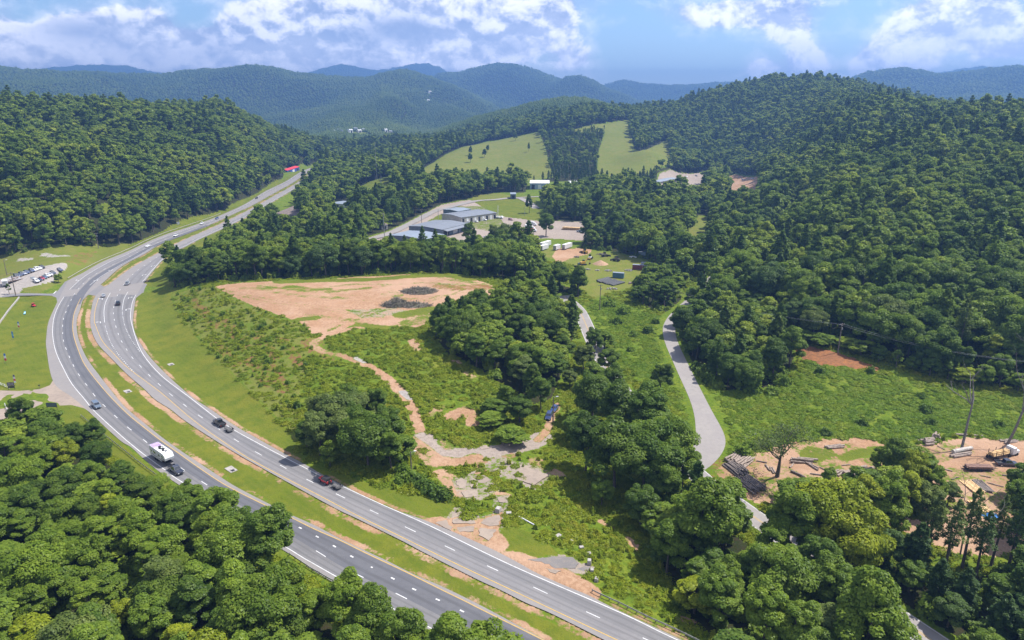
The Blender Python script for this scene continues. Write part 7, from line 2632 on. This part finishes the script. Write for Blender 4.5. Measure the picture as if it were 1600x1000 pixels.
# ---- machinery yard
def container(u, v, L, rz_, color, label, hh=2.6):
    r = thing('shipping_container', label, 'container', at(u, v), rz_)
    o = MB().box((0, 0, hh / 2 + .1), (L, 2.44, hh)).build('body', M_MATTE, r)
    o.color = (*color, 1)
    m = MB()
    for s in (-1, 1):
        for i in range(int(L / .6)):
            m.box((-L / 2 + .3 + i * .6, s * 1.235, hh / 2 + .1), (.22, .04, hh * .9))
    o = m.build('rib', M_MATTE, r)
    o.color = (*[c * .85 for c in color], 1)
    m = MB()
    for s in (-1, 1):
        m.box((L / 2 + .02, s * .6, hh / 2 + .1), (.04, 1.1, hh * .92))
    o = m.build('door', M_MATTE, r)
    o.color = (*[c * .9 for c in color], 1)
    MB().box((0, 0, hh + .115), (L * 1.005, 2.46, .05)).build('roof', M_ROOFL, r)
    return r


container(966, 434, 6.4, head(966, 434, 10, .8), (.07, .16, .21), 'teal shipping container beside the black pipes', 3.0)
container(997, 421, 6.8, head(997, 421, 10, .6), (.16, .035, .045), 'dark red shipping container in the machinery yard', 2.9)
container(1010, 417, 6.6, head(1010, 417, 10, .8), (.42, .45, .48), 'silver container behind the dark red one', 2.7)
container(1003, 399, 4.5, head(1003, 399, 10, .3), (.30, .40, .46), 'small pale blue container at the back of the machinery yard', 2.2)
for u, v, L, lab in ((850, 390.5, 8, 'white box trailer, leftmost of the row at the yard'), (852, 385.5, 12, 'long grey-white box trailer behind the row'), (870, 390.5, 6, 'white box trailer in the middle of the row'), (886, 388.5, 10, 'bright white box trailer at the right end of the row'), (829, 389, 7, 'pale box trailer half hidden by trees')):
    box_van('box_trailer', lab, 'trailer', at(u, v), head(u, v, 10, -3.2), L, 2.5, 2.8, M_WHITEP, 2, group='white trailers at the yard')
for u, v, c, lab in ((829, 352, (.72, .72, .74), 'white box truck behind the lone oak, farther'), (826, 358, (.70, .70, .72), 'white box truck behind the lone oak, nearer')):
    box_van('box_truck', lab, 'truck', at(u, v), head(u, v, 10, .6), 6, 2.4, 2.6, M_WHITEP, 1, c)
r = thing('tank_truck', 'red and yellow truck beside the lone oak', 'truck', at(829, 362), head(829, 362, 10, .4))
MB().cyl((-3.2, 0, 2.0), (2.4, 0, 2.0), 1.05, k=14).build('tank', M_PAINT, r).color = (.6, .03, .04, 1)
MB().body([(2.6, 1.1, .6, 2.6), (3.7, 1.1, .6, 2.6), (4.1, 1.05, .6, 1.7), (5.0, .95, .6, 1.5)]).build('cab', M_PAINT, r).color = (.7, .7, .72, 1)
MB().box((-2.6, 0, 1.2), (1.2, 2.3, .9)).build('pump_box', M_PAINT, r).color = (.6, .42, .03, 1)
MB().box((0, 0, .8), (7.5, 1.0, .25)).build('frame', M_BLACK, r)
for x in (-2.5, -1.3, 3.6):
    for s in (-1, 1):
        MB().cyl((x, s * 1.0 - .14, .5), (x, s * 1.0 + .14, .5), .5, k=12).build('wheel', M_TYRE, r)
for u, v, k, c, lab in ((757, 344.5, 'van', (.72, .72, .74), 'white van parked before the long workshop, right end'), (743, 347, 'pickup', (.72, .73, .75), 'white pickup before the long workshop, middle'), (732, 349, 'pickup', (.7, .71, .72), 'white pickup before the long workshop, left end'), (798, 344, 'suv', (.35, .16, .14), 'maroon car beside the lawn right of the workshops'),
                        (761, 372, 'pickup', (.55, .58, .62), 'silver pickup on the gravel between the trees'), (790, 363, 'sedan', (.6, .6, .62), 'silver car on the gravel behind the pale tree'), (906, 363, 'pickup', (.42, .48, .55), 'grey-blue pickup before the long lumber stack'), (926, 366, 'pickup', (.45, .5, .56), 'grey-blue pickup at the right end of the lumber stack'),
                        (1160, 281, 'suv', (.7, .71, .73), 'white car in the far tan yard, left one'), (1176, 280, 'suv', (.55, .6, .66), 'silver car in the far tan yard, right one'), (1072, 277, 'van', (.7, .7, .72), 'white van in the far pale yard'), (1088, 275, 'sedan', (.3, .3, .33), 'grey car in the far pale yard'),
                        (594, 337, 'pickup', (.7, .71, .73), 'white pickup on the red lot by the steel pole, left end'), (600, 338, 'van', (.72, .72, .74), 'white van on the red lot by the steel pole, middle'), (607, 336, 'pickup', (.5, .5, .52), 'grey pickup on the red lot by the steel pole, right end')):
    make_car(k, c, lab, {'van': 'van', 'pickup': 'pickup truck', 'suv': 'car', 'sedan': 'car'}[k], at(u, v, .05), head(u, v, 10, 1.5))
board_stack(912, 359.5, 34, 4, 5, 9, 10, .55, 'very long stack of tan lumber on the gravel yard', M_LUMB)
# black pipes lying on the grass
c0, rz_ = at(953, 441), head(953, 441, 10, -2.6)
for i in range(14):
    d = Vector((-math.sin(rz_), math.cos(rz_), 0)) * (i - 6.5) * .95
    f = Vector((math.cos(rz_), math.sin(rz_), 0)) * RNG.normal() * .6
    p = c0 + d + f
    m = MB().cyl((-5.2, 0, 0), (5.2, 0, 0), .42, k=10)
    tag(m.build('pipe', simple('black_pipe', (.022, .024, .03), .4) if i == 0 else bpy.data.materials['black_pipe'], None, False, (p.x, p.y, H(p.x, p.y) + .4), (0, 0, rz_)), 'black plastic pipe in the row before the teal container', 'pipe', 'black pipes on the grass')


def machine(u, v, rz_, color, label, kind):
    r = thing(kind, label, kind.replace('_', ' '), at(u, v), rz_)
    if kind == 'excavator':
        for s in (-1, 1):
            MB().body([(-1.9, .3, 0, .8), (-1.5, .3, 0, .95), (1.5, .3, 0, .95), (1.9, .3, 0, .8)]).build('track', M_BLACK, r, loc=(0, s * 1.1, 0))
        MB().box((-.4, 0, 1.6), (3.0, 2.4, 1.1)).build('body', M_PAINT, r).color = (*color, 1)
        MB().box((.6, .7, 2.6), (1.3, .9, 1.2), 0, .9).build('cab', M_GLASS, r)
        MB().path([np.array([1.0, -.2, 1.7]), np.array([3.2, -.2, 4.3]), np.array([5.0, -.2, 3.6])], [.3, .28, .2], 6).build('boom', M_PAINT, r).color = (*color, 1)
        MB().path([np.array([5.0, -.2, 3.6]), np.array([4.6, -.2, 1.2])], [.2, .15], 6).build('stick', M_PAINT, r).color = (*color, 1)
        MB().box((4.6, -.2, .7), (1.0, 1.0, .8), .3, .7).build('bucket', M_BLACK, r)
    else:
        MB().body([(-2.4, .9, .8, 1.9), (.2, 1.0, .8, 2.0), (1.6, .8, .8, 1.7)]).build('body', M_PAINT, r).color = (*color, 1)
        MB().box((-.3, 0, 2.6), (1.4, 1.4, 1.3), 0, .9).build('cab', M_GLASS, r)
        for x in (-1.5, 1.4):
            for s in (-1, 1):
                MB().cyl((x, s * 1.0 - .25, .75), (x, s * 1.0 + .25, .75), .75, k=12).build('wheel', M_TYRE, r)
        MB().path([np.array([1.2, .5, 1.4]), np.array([3.2, .5, .7])], [.14, .12], 5).build('loader_arm', M_PAINT, r).color = (*color, 1)
        MB().box((3.5, 0, .55), (.9, 2.3, .9), 0, .8).build('bucket', M_BLACK, r)
    return r


YEL = (.55, .30, .02)
machine(911, 414, .4, YEL, 'yellow excavator beside the dirt heap in the yard', 'excavator')
machine(913, 396, 2.2, (.40, .24, .03), 'yellow loader at the end of the yard track', 'loader')
machine(945, 401, .3, (.10, .085, .07), 'rusty dark loader among the scrap heaps', 'loader')
machine(963, 408, 2.5, (.06, .05, .045), 'black loader in the middle of the grass yard', 'loader')
machine(922, 405, 1.2, (.55, .56, .58), 'white cabbed loader left of the scrap heap', 'loader')
machine(904, 419, 2.0, YEL, 'yellow loader half behind the trees', 'loader')
m = MB()
m.loft([[(math.cos(t) * 5.2 * k * (1 + .12 * math.sin(3 * t)), math.sin(t) * 4.2 * k, 2.9 * (1 - k) ** .9 - .15) for t in np.linspace(0, 6.28, 22, endpoint=False)] for k in (1.0, .7, .42, .2, .05)])
tag(m.build('dirt_heap', simple('tan_earth', (.42, .27, .17), .95, var=.3), None, False, at(938, 413)), 'tan dirt heap in the grass of the machinery yard', 'dirt heap')
for u, v, s, m_, lab in ((902, 402, 2.6, M_LOGD, 'grey scrap heap at the left of the machinery yard'), (938, 398, 3.0, M_LOGD, 'brown scrap heap at the back of the machinery yard'), (917, 421.5, 2.0, M_CONC, 'pale rubble heap along the yard track, left'), (934, 423, 1.4, M_CONC, 'small pale rubble heap along the yard track, middle'), (951, 423.5, 2.4, M_CONC, 'white rubble heap left of the teal container'),
                         (982, 423, 2.4, M_CONC, 'white rubble heap right of the teal container'), (955, 452, 3.0, M_CONC, 'pale rubble heap below the black pipes'), (986, 443, 2.5, M_LOG, 'pale stump heap right of the black pipes'), (989, 402, 2.4, M_WHITEP, 'white sheet heap at the back of the yard')):
    rng = np.random.default_rng(int(u * 7))
    m = MB()
    for i in range(16):
        a, q = rng.uniform(0, 6.28), rng.uniform(0, 1) ** .5
        m.box((math.cos(a) * q * s, math.sin(a) * q * s * .7, .2 + .55 * (1 - q) * s * .4), (rng.uniform(.4, 1.3), rng.uniform(.3, .8), rng.uniform(.3, .7)), rng.uniform(0, 3), .8)
    tag(m.build('rubble_heap', m_, None, False, at(u, v)), lab, 'rubble heap', 'heaps in the machinery yard')
r = thing('mast_truck', 'white truck with a raised mast at the end of the long workshop', 'truck', at(780, 341.5), head(780, 341, 10, 1))
MB().box((0, 0, 1.1), (6.0, 2.2, .9)).build('body', M_WHITEP, r)
MB().body([(2.2, 1.05, .8, 2.5), (3.2, 1.05, .8, 2.4), (3.9, .95, .8, 1.6)]).build('cab', M_WHITEP, r)
MB().path([np.array([-1.5, 0, 1.5]), np.array([-1.2, 0, 11.5])], [.32, .2], 6).build('mast', M_WHITEP, r)
for x in (-2, 2.6):
    for s in (-1, 1):
        MB().cyl((x, s * 1.0 - .12, .48), (x, s * 1.0 + .12, .48), .48, k=12).build('wheel', M_TYRE, r)
